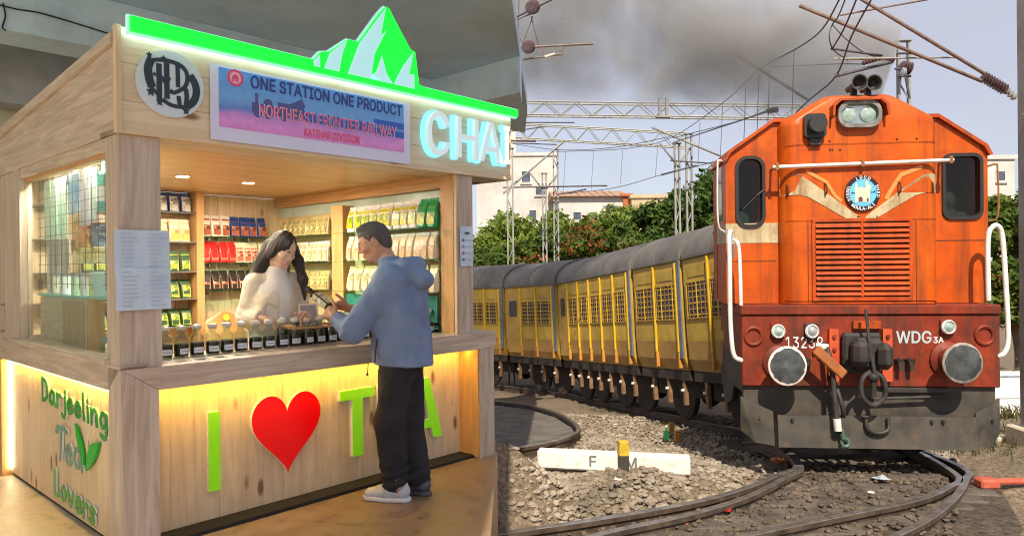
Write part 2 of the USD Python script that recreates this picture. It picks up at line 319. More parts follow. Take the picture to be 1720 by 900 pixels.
setting('platform', prism(plat, -1.6, 0.0, 'xy'), FLOOR)

# station roof: slab, cross beams, upstand; its free edge is shaped along the sun to shade the stall, not the train
ROOFMAT = mat('soffit_plaster', (0.50, 0.69, 0.82), (0.62, 0.80, 0.90), 0.8, rough=0.9, bump=0.2, bscale=15, coord='position', detail=9, dirt=((0.28, 0.36, 0.41), 0.5, 0.5))
BEAMMAT = mat('beam_plaster', (0.64, 0.82, 0.94), (0.72, 0.88, 0.97), 1.0, rough=0.9, bump=0.15, bscale=15, coord='position', detail=8, dirt=((0.30, 0.33, 0.34), 0.7, 0.6))
WALLMAT = mat('station_wall', (0.58, 0.54, 0.35), (0.68, 0.65, 0.46), 0.8, rough=0.9, coord='position', dirt=((0.35, 0.32, 0.2), 0.6, 0.6))
HC = 4.3
def edge_x(y): return 0.10 - (9 - y) * 0.052
def clip_roof(poly): return Polygon(poly).intersection(Polygon([(-10.5, -0.7), (edge_x(-0.7), -0.7), (edge_x(13), 13), (edge_x(13), 30), (-10.5, 30)]))
def uv_rect(u0, u1, v0, v1): return [tuple(kp(a, b)[:2]) for a, b in ((u0, v0), (u1, v0), (u1, v1), (u0, v1))]
roof = thing('station_roof', 'grey concrete station roof slab with deep beams above the tea stall', 'roof')
slab = clip_roof(uv_rect(-14, 14, -18, 6.2)); part('slab', prism(slab, HC, HC + 0.22, 'xy'), ROOFMAT, roof)
b1 = clip_roof(uv_rect(-14, 6.4, 4.35, 4.9)); part('beam', prism(b1, 3.77, HC - 0.004, 'xy'), BEAMMAT, roof)
b2 = clip_roof(uv_rect(5.9, 6.4, 2.0, 4.348)); part('beam', prism(b2, 3.80, HC - 0.004, 'xy'), BEAMMAT, roof)
b3 = clip_roof(uv_rect(-14, 6.4, 5.75, 6.2)); part('beam', prism(b3, 3.35, HC - 0.004, 'xy'), CONCRETE, roof)
wall = solo('station_wall', prism(Polygon(uv_rect(-14, 1.9, 6.25, 6.45)), 0.0, HC, 'xy'), WALLMAT, 'pale yellow plastered station wall behind the tea stall', 'wall')
# ================================================================ the tea stall
rng = random.Random(5)
kiosk = thing('tea_stall', 'pine and grey oak tea stall with open counter under the station roof', 'stall', K0, KA)
def kt(name, label, cat_, u, v, z, drz=0.0, group=None, **kw):      # a thing standing at (u, v, z) of the stall
    return thing(name, label, cat_, kp(u, v, z), KA + drz, group, **kw)
DCK = 2.72
# --- base
part('plinth', cat([bx(0.03, 2.64, 0.06, 0.26, 0.0, 0.022), bx(0.055, 0.26, 0.26, 2.3, 0.0, 0.022)]), DARK, kiosk)
part('corner_post', prism([(0, 0), (0.18, 0), (0.18, 0.832), (0, 0.953)], 0.0, 0.18), OAK_Z, kiosk)
part('corner_post', bx(2.518, 2.672, -0.004, 0.30, 0.0, 0.826), OAK_Z, kiosk)
part('post_lining', bx(2.506, 2.5175, 0.006, 0.21, 0.01, 0.826), ORANGE_WOOD, kiosk)
part('counter_beam', prism([(0.002, 0.953), (0.182, 0.834), (0.182, 0.8325), (2.70, 0.8275), (2.70, 0.953)], 0.001, 0.2), OAK_U, kiosk)
side_beam = trimesh.Trimesh(*[a for a in (lambda m: (m.vertices, m.faces))(prism([(0.004, 0.970), (0.184, 0.834), (2.33, 0.832), (2.33, 0.970)], 0.0, 0.13, 'yz'))], process=False)
part('counter_beam', side_beam, OAK_V, kiosk)
part('counter_top', bx(0.1305, 2.69, 0.2, 0.52, 0.915, 0.953), OAK_U, kiosk)
part('counter_top', bx(2.30, 2.69, 0.5205, 2.4, 0.915, 0.952), OAK_V, kiosk)
# front panel boards, side panel boards
NB = 17; w = (2.506 - 0.18) / NB
for k in range(NB):
    part('panel_board', bx(0.18 + k * w + 0.0004, 0.18 + (k + 1) * w - 0.0004, 0.208 + 0.0008 * (k % 3), 0.232, 0.022, 0.826, 0.0016), PINE, kiosk)
part('panel_backing', cat([bx(0.18, 2.506, 0.235, 0.245, 0.02, 0.826), bx(0.07, 0.08, 0.15, 2.26, 0.02, 0.83)]), DARK, kiosk)
NB = 15; w = (2.255 - 0.16) / NB
for k in range(NB):
    part('side_board', bx(0.042, 0.066, 0.16 + k * w + 0.0004, 0.16 + (k + 1) * w - 0.0004, 0.022, 0.830, 0.0016), PINE, kiosk)
part('end_post', bx(-0.015, 0.12, 2.262, 2.335, 0.0, 0.8305), ORANGE_WOOD, kiosk)
# LED strips under the counter lip and at the end of the side panel
LED = glow('led_strip_light', (1.0, 0.63, 0.09), 19.0)
LEDW = glow('led_strip_light_white', (1.0, 0.86, 0.55), 10.0)
part('light_strip', bx(0.20, 2.49, 0.10, 0.115, 0.8195, 0.8245), LED, kiosk)
part('light_strip', bx(0.012, 0.024, 0.2, 2.24, 0.8245, 0.8290), LED, kiosk)
part('light_strip', bx(0.030, 0.041, 2.245, 2.258, 0.05, 0.82), LEDW, kiosk)
# --- upper frame
part('upper_post', bx(0.004, 0.21, 0.03, 0.2, 0.953, 2.1365), OAK_Z, kiosk)
part('upper_post', bx(2.335, 2.49, 0.03, 0.2, 0.953, 2.1365), OAK_Z, kiosk)
part('post_lining', bx(2.322, 2.3345, 0.034, 0.06, 0.953, 2.136), PINE, kiosk)
part('post_lining', bx(2.318, 2.3345, 0.061, 0.2, 0.953, 2.136), ORANGE_WOOD, kiosk)
part('upper_post', bx(0.0, 0.07, 1.80, 1.965, 0.97, 2.1365), OAK_Z, kiosk)
part('upper_post', bx(0.012, 0.08, 1.969, 2.33, 0.97, 2.1365), OAK_Z, kiosk)
part('upper_post', bx(2.30, 2.43, 1.45, 1.62, 0.953, 2.0), ORANGE_WOOD, kiosk)
hd_ = part('pull_handle', tube(spl3([(0.012, 2.262, 1.03), (-0.03, 2.262, 1.04), (-0.034, 2.262, 1.12), (-0.03, 2.262, 1.21), (0.012, 2.262, 1.22)], 5), 0.009, 8), CHROME, kiosk, 40)
# fascia boards (front), side fascia, trims
for k, (z0, z1) in enumerate(((2.1385, 2.30), (2.3015, 2.49), (2.4915, 2.668))):
    part('fascia_board', bx(0.0, 2.9, 0.0, 0.03, z0, z1, 0.0018), PINE_H, kiosk)
part('fascia_trim', bx(-0.012, 0.012, -0.012, 0.03, 2.137, 2.672), PINE, kiosk)
part('fascia_soffit', bx(0.0, 2.9, 0.0305, 0.26, 2.1375, 2.165), OAK_U, kiosk)
part('fascia_return', bx(2.86, 2.9, 0.0305, 2.6, 2.139, 2.60), OAK_V, kiosk)
part('side_fascia', prism([(0.032, 2.1375), (2.62, 2.1375), (2.62, 2.36), (0.032, 2.585)], 0.0, 0.03, 'yz'), OAK_V, kiosk)
part('side_fascia_trim', prism([(0.031, 2.587), (2.62, 2.362), (2.62, 2.425), (0.031, 2.640)], -0.022, 0.05, 'yz'), OAK_V, kiosk)
part('roof_panel', prism([(0.031, 2.60), (2.66, 2.375), (2.66, 2.40), (0.031, 2.625)], 0.051, 2.86, 'yz'), OAK_V, kiosk)
part('window_rail', bx(0.008, 0.06, 0.2005, 1.7995, 2.072, 2.1366), OAK_V, kiosk)
part('window_rail', bx(0.035, 0.075, 0.2005, 1.7995, 2.05, 2.0715), ORANGE_WOOD_V, kiosk)
part('window_sill', bx(-0.028, 0.075, 0.16, 1.97, 0.9705, 0.999, 0.004), OAK_V, kiosk)
part('window_pane', bx(0.040, 0.045, 0.2, 1.80, 0.999, 2.05), GLASS, kiosk)
# --- inside: ceiling boards, back wall boards, the wall on the far side
NB = 18; w = 2.5 / NB
for k in range(NB):
    part('ceiling_board', bx(0.08, 2.44, 0.21 + k * w + 0.0015, 0.21 + (k + 1) * w - 0.0015, 2.146, 2.16, 0.003), ORANGE_WOOD if 0 else mat('ceiling_pine', (0.50, 0.29, 0.12), (0.63, 0.40, 0.19), 4.0, (0.4, 6, 6), 0.35, 0.15, 12, rand=0.08, dist=0.8), kiosk)
NB = 18; w = 2.36 / NB
for k in range(NB):
    part('back_wall_board', bx(0.08 + k * w + 0.001, 0.08 + (k + 1) * w - 0.001, DCK, DCK + 0.02, 0.03, 2.145, 0.002), PINE, kiosk)
part('back_wall_post', bx(1.50, 1.565, DCK - 0.20, DCK - 0.001, 0.0, 2.145), ORANGE_WOOD, kiosk)
part('far_wall', bx(2.42, 2.44, 0.21, DCK - 0.001, 0.955, 1.96), mat('far_wall_board', (0.55, 0.42, 0.22), (0.66, 0.53, 0.30), 2.0, rough=0.5), kiosk)
part('far_wall_rail', bx(2.36, 2.44, 0.2005, DCK - 0.001, 2.055, 2.1455), ORANGE_WOOD_V, kiosk)
part('far_wall_pane', bx(2.425, 2.43, 0.2005, DCK - 0.001, 1.961, 2.0545), mat('frosted_pane', (0.46, 0.58, 0.46), (0.60, 0.70, 0.60), 6, rough=0.3), kiosk)
part('floor_board', bx(0.1, 2.5, 0.3, DCK, 0.0, 0.02), PINE_V, kiosk)
part('end_wall', bx(0.03, 0.06, 2.34, DCK, 0.0, 2.136), OAK_Z, kiosk)
# two recessed ceiling lamps in view, two unseen ones added to brighten the side window
LAMP_AND_FILL = glow('lamp_and_fill_light', (1.0, 0.86, 0.66), 660.0)
for (a, b) in ((0.96, 1.53), (1.505, 1.585), (0.135, 0.75), (0.135, 1.35)):
    dl = part('ceiling_lamp', lathe([(0.052, 2.1445), (0.052, 2.1405), (0.042, 2.1395), (0.042, 2.1445)], 20, (a, b, 0)), WHITE, kiosk, True)
    part('lamp_disc', lathe([(0.0, 2.1405), (0.0415, 2.1405), (0.0415, 2.1440), (0.0, 2.1440)], 20, (a, b, 0)), LAMP_AND_FILL, dl)
# --- shelves
for z in (1.755, 1.515, 1.262):
    part('shelf', bx(2.19, 2.415, 0.205, 1.448, z - 0.014, z), SHELFGLASS, kiosk)
    part('shelf', bx(2.19, 2.415, 1.622, DCK - 0.22, z - 0.014, z), SHELFGLASS, kiosk)
    part('shelf', bx(1.567, 2.41, DCK - 0.20, DCK - 0.002, z - 0.014, z), SHELFGLASS, kiosk)
    for a in (1.62, 2.0, 2.3): part('shelf_bracket', bx(a, a + 0.012, DCK - 0.17, DCK - 0.002, z - 0.04, z - 0.0145), CHROME, kiosk)
for z in (1.96, 1.70, 1.44, 1.20, 0.955):
    part('shelf', bx(0.22, 1.498, DCK - 0.20, DCK - 0.002, z - 0.012, z), mat('dark_shelf', (0.10, 0.09, 0.08), (0.16, 0.14, 0.12), 5), kiosk)
part('shelf', bx(2.19, 2.415, 0.205, 1.448, 1.0, 1.012), SHELFGLASS, kiosk)

# --- fascia signs
GREEN = mat('green_acrylic', (0.0, 0.62, 0.015), (0.0, 0.68, 0.02), 2.0, rough=0.35, emission_color=(0.0, 1.0, 0.03), emission_strength=0.42)
WGLOW = glow('edge_light', (0.62, 1.0, 0.95), 1.6)
ICE = mat('ice_acrylic', (0.42, 0.72, 0.76), rough=0.35, emission_color=(0.55, 1.0, 1.0), emission_strength=0.14)
ms = kt('mountain_sign', 'lit green strip with snowy mountain peak along top of the stall fascia', 'sign', 0, 0, 0)

outline = [(0.03, 2.628), (2.9, 2.628), (2.9, 2.690), (1.93, 2.696), (1.884, 2.706), (1.853, 2.919), (1.811, 2.930), (1.741, 3.016), (1.633, 3.160), (1.603, 3.164), (1.554, 3.109), (1.388, 2.884), (1.308, 2.884), (1.168, 2.776), (1.114, 2.764), (1.063, 2.706), (0.03, 2.711)]
op = Polygon(outline)
part('green_face', prism(op.buffer(-0.004, join_style=2), -0.082, -0.06), GREEN, ms)
part('sign_edge', prism(op.buffer(0.006, join_style=2), -0.0595, -0.035), ICE, ms)
part('lit_back', prism(op.buffer(-0.002, join_style=2), -0.034, -0.0125), WGLOW, ms)
snow = [[(1.600, 3.150), (1.388, 2.870), (1.300, 2.664), (1.560, 2.664), (1.48, 2.70), (1.505, 2.83), (1.60, 3.0), (1.555, 2.955)],
        [(1.30, 2.875), (1.17, 2.762), (1.13, 2.664), (1.235, 2.664), (1.26, 2.78)],
        [(1.10, 2.755), (1.06, 2.70), (1.06, 2.664), (1.10, 2.664)],
        [(1.565, 2.83), (1.52, 2.72), (1.46, 2.664), (1.65, 2.664), (1.60, 2.72)],
        [(1.83, 2.91), (1.74, 2.80), (1.66, 2.664), (1.835, 2.664), (1.835, 2.76), (1.79, 2.75)]]
for q in snow: part('snow_patch', prism(Polygon(q).buffer(0).intersection(op.buffer(-0.006)), -0.0865, -0.0825), ICE, ms)

# oval plaque with entwined letters
pq = kt('plaque', 'white oval plaque with entwined black letters on the stall fascia', 'plaque', 0.25, -0.002, 2.418)
ell = affinity.scale(Point(0, 0).buffer(1, quad_segs=24), 0.172, 0.172)
part('disc', prism(ell, -0.016, 0.0), mat('plaque_white', (0.66, 0.74, 0.80), rough=0.3), pq)
def P2(x, y): return ((x - 495) / 860 * 0.35, -(y - 460) / 860 * 0.40 + 0.004)     # drawn on a 975 x 900 grid
mono = []
def st(w, *pts): mono.append(spline([P2(*p) for p in pts]).buffer(w / 860 * 0.36 / 2, cap_style=2))
st(62, (345, 265), (347, 690)); st(62, (440, 215), (442, 640)); st(44, (360, 400), (430, 470)); st(50, (577, 235), (580, 490)); st(50, (585, 590), (600, 690))
st(48, (250, 250), (330, 225), (460, 215), (600, 235), (680, 290), (700, 380), (670, 470), (590, 530), (520, 560), (480, 540)); st(54, (680, 490), (690, 580), (680, 680))
st(95, (255, 225), (215, 330), (225, 440), (260, 540)); st(40, (255, 545), (330, 610)); st(46, (385, 655), (480, 700), (600, 710), (720, 690))
st(90, (735, 330), (800, 420), (815, 520), (780, 620), (690, 695))
for c, r in (((230, 190), 30), ((245, 590), 42), ((350, 690), 34), ((680, 745), 36), ((405, 200), 30), ((600, 235), 24), ((290, 390), 20), ((470, 412), 20)):
    k = np.arange(10) * PI / 5; rr = np.where(np.arange(10) % 2, r * 0.5, r) ; mono.append(Polygon([P2(c[0] + a * math.sin(b), c[1] - a * math.cos(b)) for a, b in zip(rr * 1.35, k)]))
part('monogram', prism(unary_union(mono), -0.020, -0.0162), mat('plaque_ink', (0.012, 0.03, 0.045), rough=0.35), pq)

# printed banner
bn = kt('banner', 'blue and pink printed vinyl banner hung on the stall fascia', 'banner', 0, 0, 0)
BL = (0.46, 1.858, 2.160, 2.575)
def wavy(x0, x1, z0, z1, y0, y1, n=24, amp=0.0006, seed=1):
    xs = np.linspace(x0, x1, n + 1); r = [np.array([[x, y0 + amp * (math.sin(x * 19 + seed) + 0.6 * math.sin(x * 41)), z0], [x, y1 + amp * (math.sin(x * 19 + seed) + 0.6 * math.sin(x * 41)), z0], [x, y1 + amp * (math.sin(x * 19 + seed) + 0.6 * math.sin(x * 41)), z1], [x, y0 + amp * (math.sin(x * 19 + seed) + 0.6 * math.sin(x * 41)), z1]]) for x in xs]
    return loft(r)
def bend(m, seed=1, amp=0.0006):
    v = m.vertices.copy(); v[:, 1] += amp * (np.sin(v[:, 0] * 19 + seed) + 0.6 * np.sin(v[:, 0] * 41)); return trimesh.Trimesh(v, m.faces, process=False)
part('vinyl', wavy(BL[0], BL[1], BL[2], BL[3], -0.0095, -0.0075), mat('vinyl_lilac', (0.70, 0.70, 0.92), (0.76, 0.76, 0.94), 2.0, rough=0.3), bn)
usdkit.material(stage, '/World/Looks/banner_print', {'co': ('texture_coordinate', {}), 's': ('separate_xyz', {}), 'n': ('noise_texture', {'scale': 7.0, 'detail': 6.0}), 'n2': ('noise_texture', {'scale': 38.0, 'detail': 5.0}),
    'a': ('math', {'math_type': 'multiply_add', 'value2': 0.10}), 'mr': ('map_range', {'from_min': 2.25, 'from_max': 2.60, 'to_min': 0.0, 'to_max': 1.0}),
    'r': ('rgb_ramp', {'ramp': [(0.0, (0.72, 0.22, 0.62)), (0.22, (0.82, 0.33, 0.78)), (0.34, (0.66, 0.28, 0.72)), (0.42, (0.14, 0.26, 0.68)), (0.58, (0.18, 0.42, 0.84)), (1.0, (0.12, 0.36, 0.90))]}),
    'sp': ('rgb_ramp', {'ramp': [(0.40, (0.8, 0.8, 0.85)), (0.6, (1, 1, 1))]}), 'mx': ('mix', {'mix_type': 'multiply', 'fac': 0.5}), 'p': ('principled_bsdf', {'roughness': 0.3})},
    [('co.object', 's.vector'), ('co.object', 'n.vector'), ('co.object', 'n2.vector'), ('n.fac', 'a.value1'), ('s.z', 'a.value3'), ('a.value', 'mr.value'), ('mr.result', 'r.fac'), ('n2.fac', 'sp.fac'), ('r.color', 'mx.color1'), ('sp.color', 'mx.color2'), ('mx.color', 'p.base_color')], surface='p.BSDF')
part('print', wavy(0.508, 1.80, 2.236, 2.562, -0.0115, -0.0098), UsdShade.Material.Get(stage, '/World/Looks/banner_print'), bn)
# printed silhouettes: an old engine with its carriages, hill, station
ink = mat('banner_navy', (0.03, 0.04, 0.22), rough=0.3)
sil = unary_union([sbox(0.70, 2.345, 0.86, 2.40), Point(0.80, 2.405).buffer(0.028), sbox(0.72, 2.40, 0.737, 2.455), sbox(0.86, 2.345, 1.0, 2.425), Point(0.735, 2.34).buffer(0.022), Point(0.80, 2.34).buffer(0.022), Point(0.9, 2.34).buffer(0.022), Polygon([(0.93, 2.42), (1.02, 2.47), (1.04, 2.43), (1.02, 2.35), (0.93, 2.35)])])
part('print_engine', bend(prism(sil, -0.0128, -0.0118)), mat('banner_dusk', (0.08, 0.09, 0.30), rough=0.3), bn)
part('print_carriages', bend(prism(unary_union([sbox(1.03 + 0.10 * k, 2.34, 1.115 + 0.10 * k, 2.40) for k in range(5)] + [sbox(1.55, 2.39, 1.80, 2.43), sbox(1.55, 2.33, 1.80, 2.37)]), -0.0128, -0.0118)), mat('banner_blue', (0.03, 0.12, 0.55), rough=0.3), bn)
def lines3(txt, u0, u1, z, h, m, bold, name, y=-0.0142):
    t = text_on(txt, h, 0.0012, bold, u1 - u0); part(name, bend(T(t, (u0 + u1) / 2, y + 0.0006, z)), m, bn)
ROSE = mat('banner_rose', (0.85, 0.10, 0.22), rough=0.3); PALE = mat('banner_pale', (0.80, 0.70, 0.85), rough=0.3)
for dx, dz in ((-0.004, 0.003), (0.004, -0.003), (0.004, 0.003), (-0.004, -0.003)):
    pass
lines3('ONE STATION ONE PRODUCT', 0.693, 1.783, 2.482, 0.068, ink, True, 'lettering')
lines3('NORTHEAST FRONTIER RAILWAY', 0.742, 1.735, 2.329, 0.068, PALE, True, 'lettering_edge', -0.0138)
lines3('NORTHEAST FRONTIER RAILWAY', 0.746, 1.730, 2.331, 0.064, ROSE, False, 'lettering', -0.0156)
lines3('KATIHAR DIVISION', 1.033, 1.433, 2.252, 0.046, ROSE, True, 'lettering', -0.0142)
lg = part('emblem', bend(prism(Point(0.602, 2.518).buffer(0.047), -0.0136, -0.0118)), mat('emblem_pink', (0.90, 0.45, 0.60), rough=0.3), bn)
part('emblem_ring', bend(prism(Point(0.602, 2.518).buffer(0.047).difference(Point(0.602, 2.518).buffer(0.034)), -0.0150, -0.0138)), mat('emblem_red', (0.80, 0.06, 0.18), rough=0.3), lg)
part('emblem_house', bend(prism(unary_union([sbox(0.585, 2.497, 0.619, 2.520), Polygon([(0.580, 2.520), (0.602, 2.540), (0.624, 2.520)])]).difference(sbox(0.597, 2.497, 0.607, 2.512)), -0.0150, -0.0138)), mat('emblem_red', (0.8,0.06,0.18)), lg)

# CHAI letters, lit from behind
ch = kt('chai_letters', 'pale blue backlit CHAI lettering on the stall fascia', 'lettering', 0, 0, 0)
ICYW = mat('letter_white', (0.74, 0.83, 0.85), rough=0.35, emission_color=(0.75, 1.0, 1.0), emission_strength=0.10)
CYAN = glow('letter_halo', (0.30, 0.80, 1.0), 0.40)
for c, u0, u1 in (('C', 1.965, 2.165), ('H', 2.245, 2.455), ('A', 2.475, 2.72), ('I', 2.765, 2.80)):
    t = text_on(c, 0.295, 0.035, False, u1 - u0)
    lt = part('letter', T(t, (u0 + u1) / 2, -0.045, 2.247), ICYW, ch)
    sc = text_on(c, 0.305, 0.03, True, u1 - u0 + 0.018); part('halo', T(sc, (u0 + u1) / 2 - 0.012, -0.012, 2.242), CYAN, lt)

# I heart TEA
it = kt('tea_letters', 'red heart between green letters on the stall front, with white edges', 'lettering', 0, 0, 0)
LIME = mat('lime_acrylic', (0.22, 0.62, 0.01), (0.26, 0.68, 0.02), 3.0, rough=0.3, emission_color=(0.3, 1.0, 0.0), emission_strength=0.06)
RED = mat('red_acrylic', (0.75, 0.003, 0.006), rough=0.25, emission_color=(1.0, 0.0, 0.0), emission_strength=0.06)
EDGE_W = mat('letter_edge', (0.82, 0.84, 0.78), rough=0.4)
def sign_piece(name, shp, face, depth=0.03):
    a = part(name, prism(shp, 0.172, 0.178), face, it); part('edge', prism(shp.buffer(-0.0005), 0.1785, 0.178 + depth), EDGE_W, a)
sign_piece('letter', sbox(0.516, 0.190, 0.582, 0.640), LIME)
hp = []
for k in range(72):
    t = k / 72 * 2 * PI; hx = 16 * math.sin(t) ** 3; hz = 13 * math.cos(t) - 5 * math.cos(2 * t) - 2 * math.cos(3 * t) - math.cos(4 * t); hp.append((1.010 + hx / 16 * 0.233, 0.475 + hz / 17 * 0.292 + (0.006 if hz < -14 else 0)))
sign_piece('heart', Polygon(hp), RED)
sign_piece('letter', unary_union([sbox(1.395, 0.575, 1.665, 0.640), sbox(1.490, 0.192, 1.572, 0.60)]), LIME)
sign_piece('letter', unary_union([sbox(1.705, 0.192, 1.785, 0.640), sbox(1.77, 0.192, 1.94, 0.25), sbox(1.77, 0.385, 1.92, 0.44), sbox(1.77, 0.58, 1.94, 0.640)]), LIME)
sign_piece('letter', Polygon([(1.965, 0.192), (2.045, 0.192), (2.068, 0.272), (2.182, 0.272), (2.205, 0.192), (2.290, 0.192), (2.165, 0.640), (2.085, 0.640)]).difference(Polygon([(2.084, 0.335), (2.166, 0.335), (2.125, 0.50)])), LIME)

# hand-written lettering on the side panel
sd = kt('script_lettering', 'green raised handwriting with a leaf on the side panel of the stall', 'lettering', 0, 0, 0)
SCRIPT = mat('script_green', (0.02, 0.27, 0.03), (0.06, 0.38, 0.07), 4.0, rough=0.35)
GREYG = mat('script_grey', (0.10, 0.26, 0.18), (0.18, 0.36, 0.27), 4.0, rough=0.35)
LEAF = mat('script_leaf', (0.0, 0.44, 0.03), rough=0.35)
GLYPH = {'D': (0.62, [[(0.05, 1), (0.06, 0.5), (0.08, 0)], [(0.05, 1), (0.4, 0.85), (0.55, 0.5), (0.4, 0.12), (0.08, 0)]]),
 'a': (0.58, [[(0.45, 0.5), (0.2, 0.55), (0.05, 0.25), (0.2, 0.02), (0.42, 0.2), (0.46, 0.5)], [(0.46, 0.52), (0.46, 0.2), (0.55, 0.0)]]),
 'r': (0.42, [[(0.06, 0.55), (0.08, 0)], [(0.08, 0.35), (0.2, 0.52), (0.36, 0.5)]]),
 'j': (0.34, [[(0.25, 0.55), (0.24, -0.1), (0.14, -0.32), (0.0, -0.22)], [(0.25, 0.76), (0.255, 0.79)]]),
 'e': (0.52, [[(0.08, 0.28), (0.42, 0.34), (0.3, 0.56), (0.1, 0.42), (0.08, 0.15), (0.25, 0.0), (0.46, 0.1)]]),
 'l': (0.26, [[(0.1, 1.0), (0.11, 0.4), (0.15, 0)]]),
 'i': (0.24, [[(0.1, 0.55), (0.12, 0)], [(0.1, 0.78), (0.105, 0.81)]]),
 'n': (0.58, [[(0.06, 0.56), (0.08, 0)], [(0.08, 0.36), (0.25, 0.55), (0.42, 0.45), (0.46, 0)]]),
 'g': (0.58, [[(0.44, 0.5), (0.2, 0.56), (0.05, 0.28), (0.2, 0.04), (0.42, 0.22), (0.45, 0.52)], [(0.45, 0.54), (0.46, -0.1), (0.32, -0.36), (0.06, -0.26)]]),
 'T': (0.56, [[(0.0, 0.80), (0.06, 0.96), (0.3, 0.98), (0.5, 1.0), (0.74, 0.93)], [(0.0, 0.80), (0.12, 0.84)], [(0.36, 0.98), (0.32, 0.5), (0.26, 0.02)]]),
 'L': (0.50, [[(0.06, 1), (0.05, 0.5), (0.08, 0.02), (0.4, 0.04)]]),
 'o': (0.54, [[(0.25, 0.55), (0.06, 0.3), (0.22, 0.0), (0.44, 0.25), (0.27, 0.55)]]),
 'v': (0.50, [[(0.04, 0.55), (0.22, 0.0), (0.42, 0.56)]]),
 's': (0.46, [[(0.38, 0.5), (0.2, 0.56), (0.1, 0.42), (0.32, 0.22), (0.26, 0.02), (0.04, 0.08)]])}
def script(txt, v0, z0, v1, z1, h, w, m, gap=0.05):
    tot = sum(GLYPH[c][0] + gap for c in txt); sx = (v0 - v1) / tot; x = 0.0
    for c in txt:
        gw, ls = GLYPH[c]; f = (x + gw / 2) / tot; zb_ = z0 + (z1 - z0) * f
        shp = strokes([[(a * sx, b * h) for a, b in l] if len(l) > 1 else l for l in ls], w)
        lt_ = part('letter', T(RZ(prism(shp, 0, 0.004), -90), 0.022, v0 - x * sx, zb_), m, sd); part('edge', T(RZ(prism(shp.buffer(-0.0006), 0.0045, 0.016), -90), 0.022, v0 - x * sx, zb_), EDGE_W, lt_); x += gw + gap
script('Darjeeling', 1.44, 0.640, 0.245, 0.610, 0.140, 0.027, SCRIPT)
script('Tea', 1.15, 0.315, 0.66, 0.325, 0.20, 0.026, GREYG)
script('Lovers', 1.205, 0.095, 0.46, 0.062, 0.145, 0.028, mat('script_light', (0.05, 0.34, 0.05), (0.10, 0.44, 0.10), 4.0, rough=0.35))
for q in ([(0.80, 0.575), (0.735, 0.52), (0.68, 0.44), (0.655, 0.36), (0.70, 0.40), (0.765, 0.48)], [(0.62, 0.335), (0.60, 0.42), (0.545, 0.49), (0.45, 0.520), (0.42, 0.515), (0.46, 0.45), (0.53, 0.385)]):
    sp_ = spline(q + [q[0]]); g = prism(Polygon([(-a, b) for a, b in sp_.coords]).buffer(0), 0, 0.014); part('leaf', T(RZ(g, -90), 0.022, 0, 0), LEAF, sd)

# papers taped to the posts
def paper(label, u0, u1, z0, z1, v, seed, extra):
    p = kt('taped_paper', label, 'notice', u0, v, z0); n = 10; xs = np.linspace(0, u1 - u0, n + 1); zs = np.linspace(0, z1 - z0, 9)
    q = np.array([[x, -0.004 - 0.010 * meshkit.noise(np.array([x * 9, z * 9, seed]), seed), z] for z in zs for x in xs]); idx = np.arange(len(q)).reshape(9, n + 1)
    fr = np.stack([idx[:-1, :-1], idx[:-1, 1:], idx[1:, 1:], idx[1:, :-1]], -1).reshape(-1, 4)
    back = q + [0, 0.0006, 0]; m = cat([trimesh.Trimesh(*meshkit.arrays((q, fr))[:2], process=False), trimesh.Trimesh(*meshkit.arrays((back, fr[:, ::-1]))[:2], process=False)])
    part('sheet', m, mat('plastic_sleeve', (0.52, 0.64, 0.78), (0.64, 0.75, 0.86), 5.0, rough=0.2, bump=0.2, bscale=9), p, True); extra(p, u1 - u0, z1 - z0); return p
GREYINK = mat('grey_print', (0.44, 0.54, 0.66), rough=0.5)
def tbl(p, w_, h_):
    r = random.Random(int(h_ * 1e4))
    for i in range(2):
        for j in range(9): part('print_line', bx(0.03 + 0.5 * w_ * i, 0.03 + 0.5 * w_ * i + r.uniform(0.04, 0.09), -0.0168, -0.0155, 0.02 + j * h_ / 10, 0.024 + j * h_ / 10), GREYINK, p)
paper('crumpled printed sheet in clear plastic, upper one on the corner post', -0.022, 0.246, 1.452, 1.655, 0.022, 3, tbl)
paper('crumpled printed sheet in clear plastic, lower one on the corner post', -0.020, 0.248, 1.250, 1.462, 0.016, 7, tbl)
def lst(p, w_, h_):
    part('heading', bx(0.045, w_ - 0.045, -0.0168, -0.0155, h_ - 0.06, h_ - 0.045), mat('ink_dark', (0.05, 0.06, 0.1), rough=0.5), p)
    for i, c in enumerate(((0.04, 0.10, 0.35), (0.55, 0.15, 0.45), (0.5, 0.03, 0.03), (0.05, 0.15, 0.45))):
        z = h_ - 0.105 - 0.048 * i
        part('round_icon', bx(0.018, 0.036, -0.0168, -0.0155, z - 0.009, z + 0.009, 0.0005), mat('icon_ink_%s' % 'abcd'[i], c, rough=0.5), p); part('print_line', bx(0.044, 0.125, -0.0168, -0.0155, z - 0.003, z + 0.003), GREYINK, p)
paper('white list with coloured icons taped to the far front post', 2.345, 2.478, 1.458, 1.757, 0.024, 5, lst)
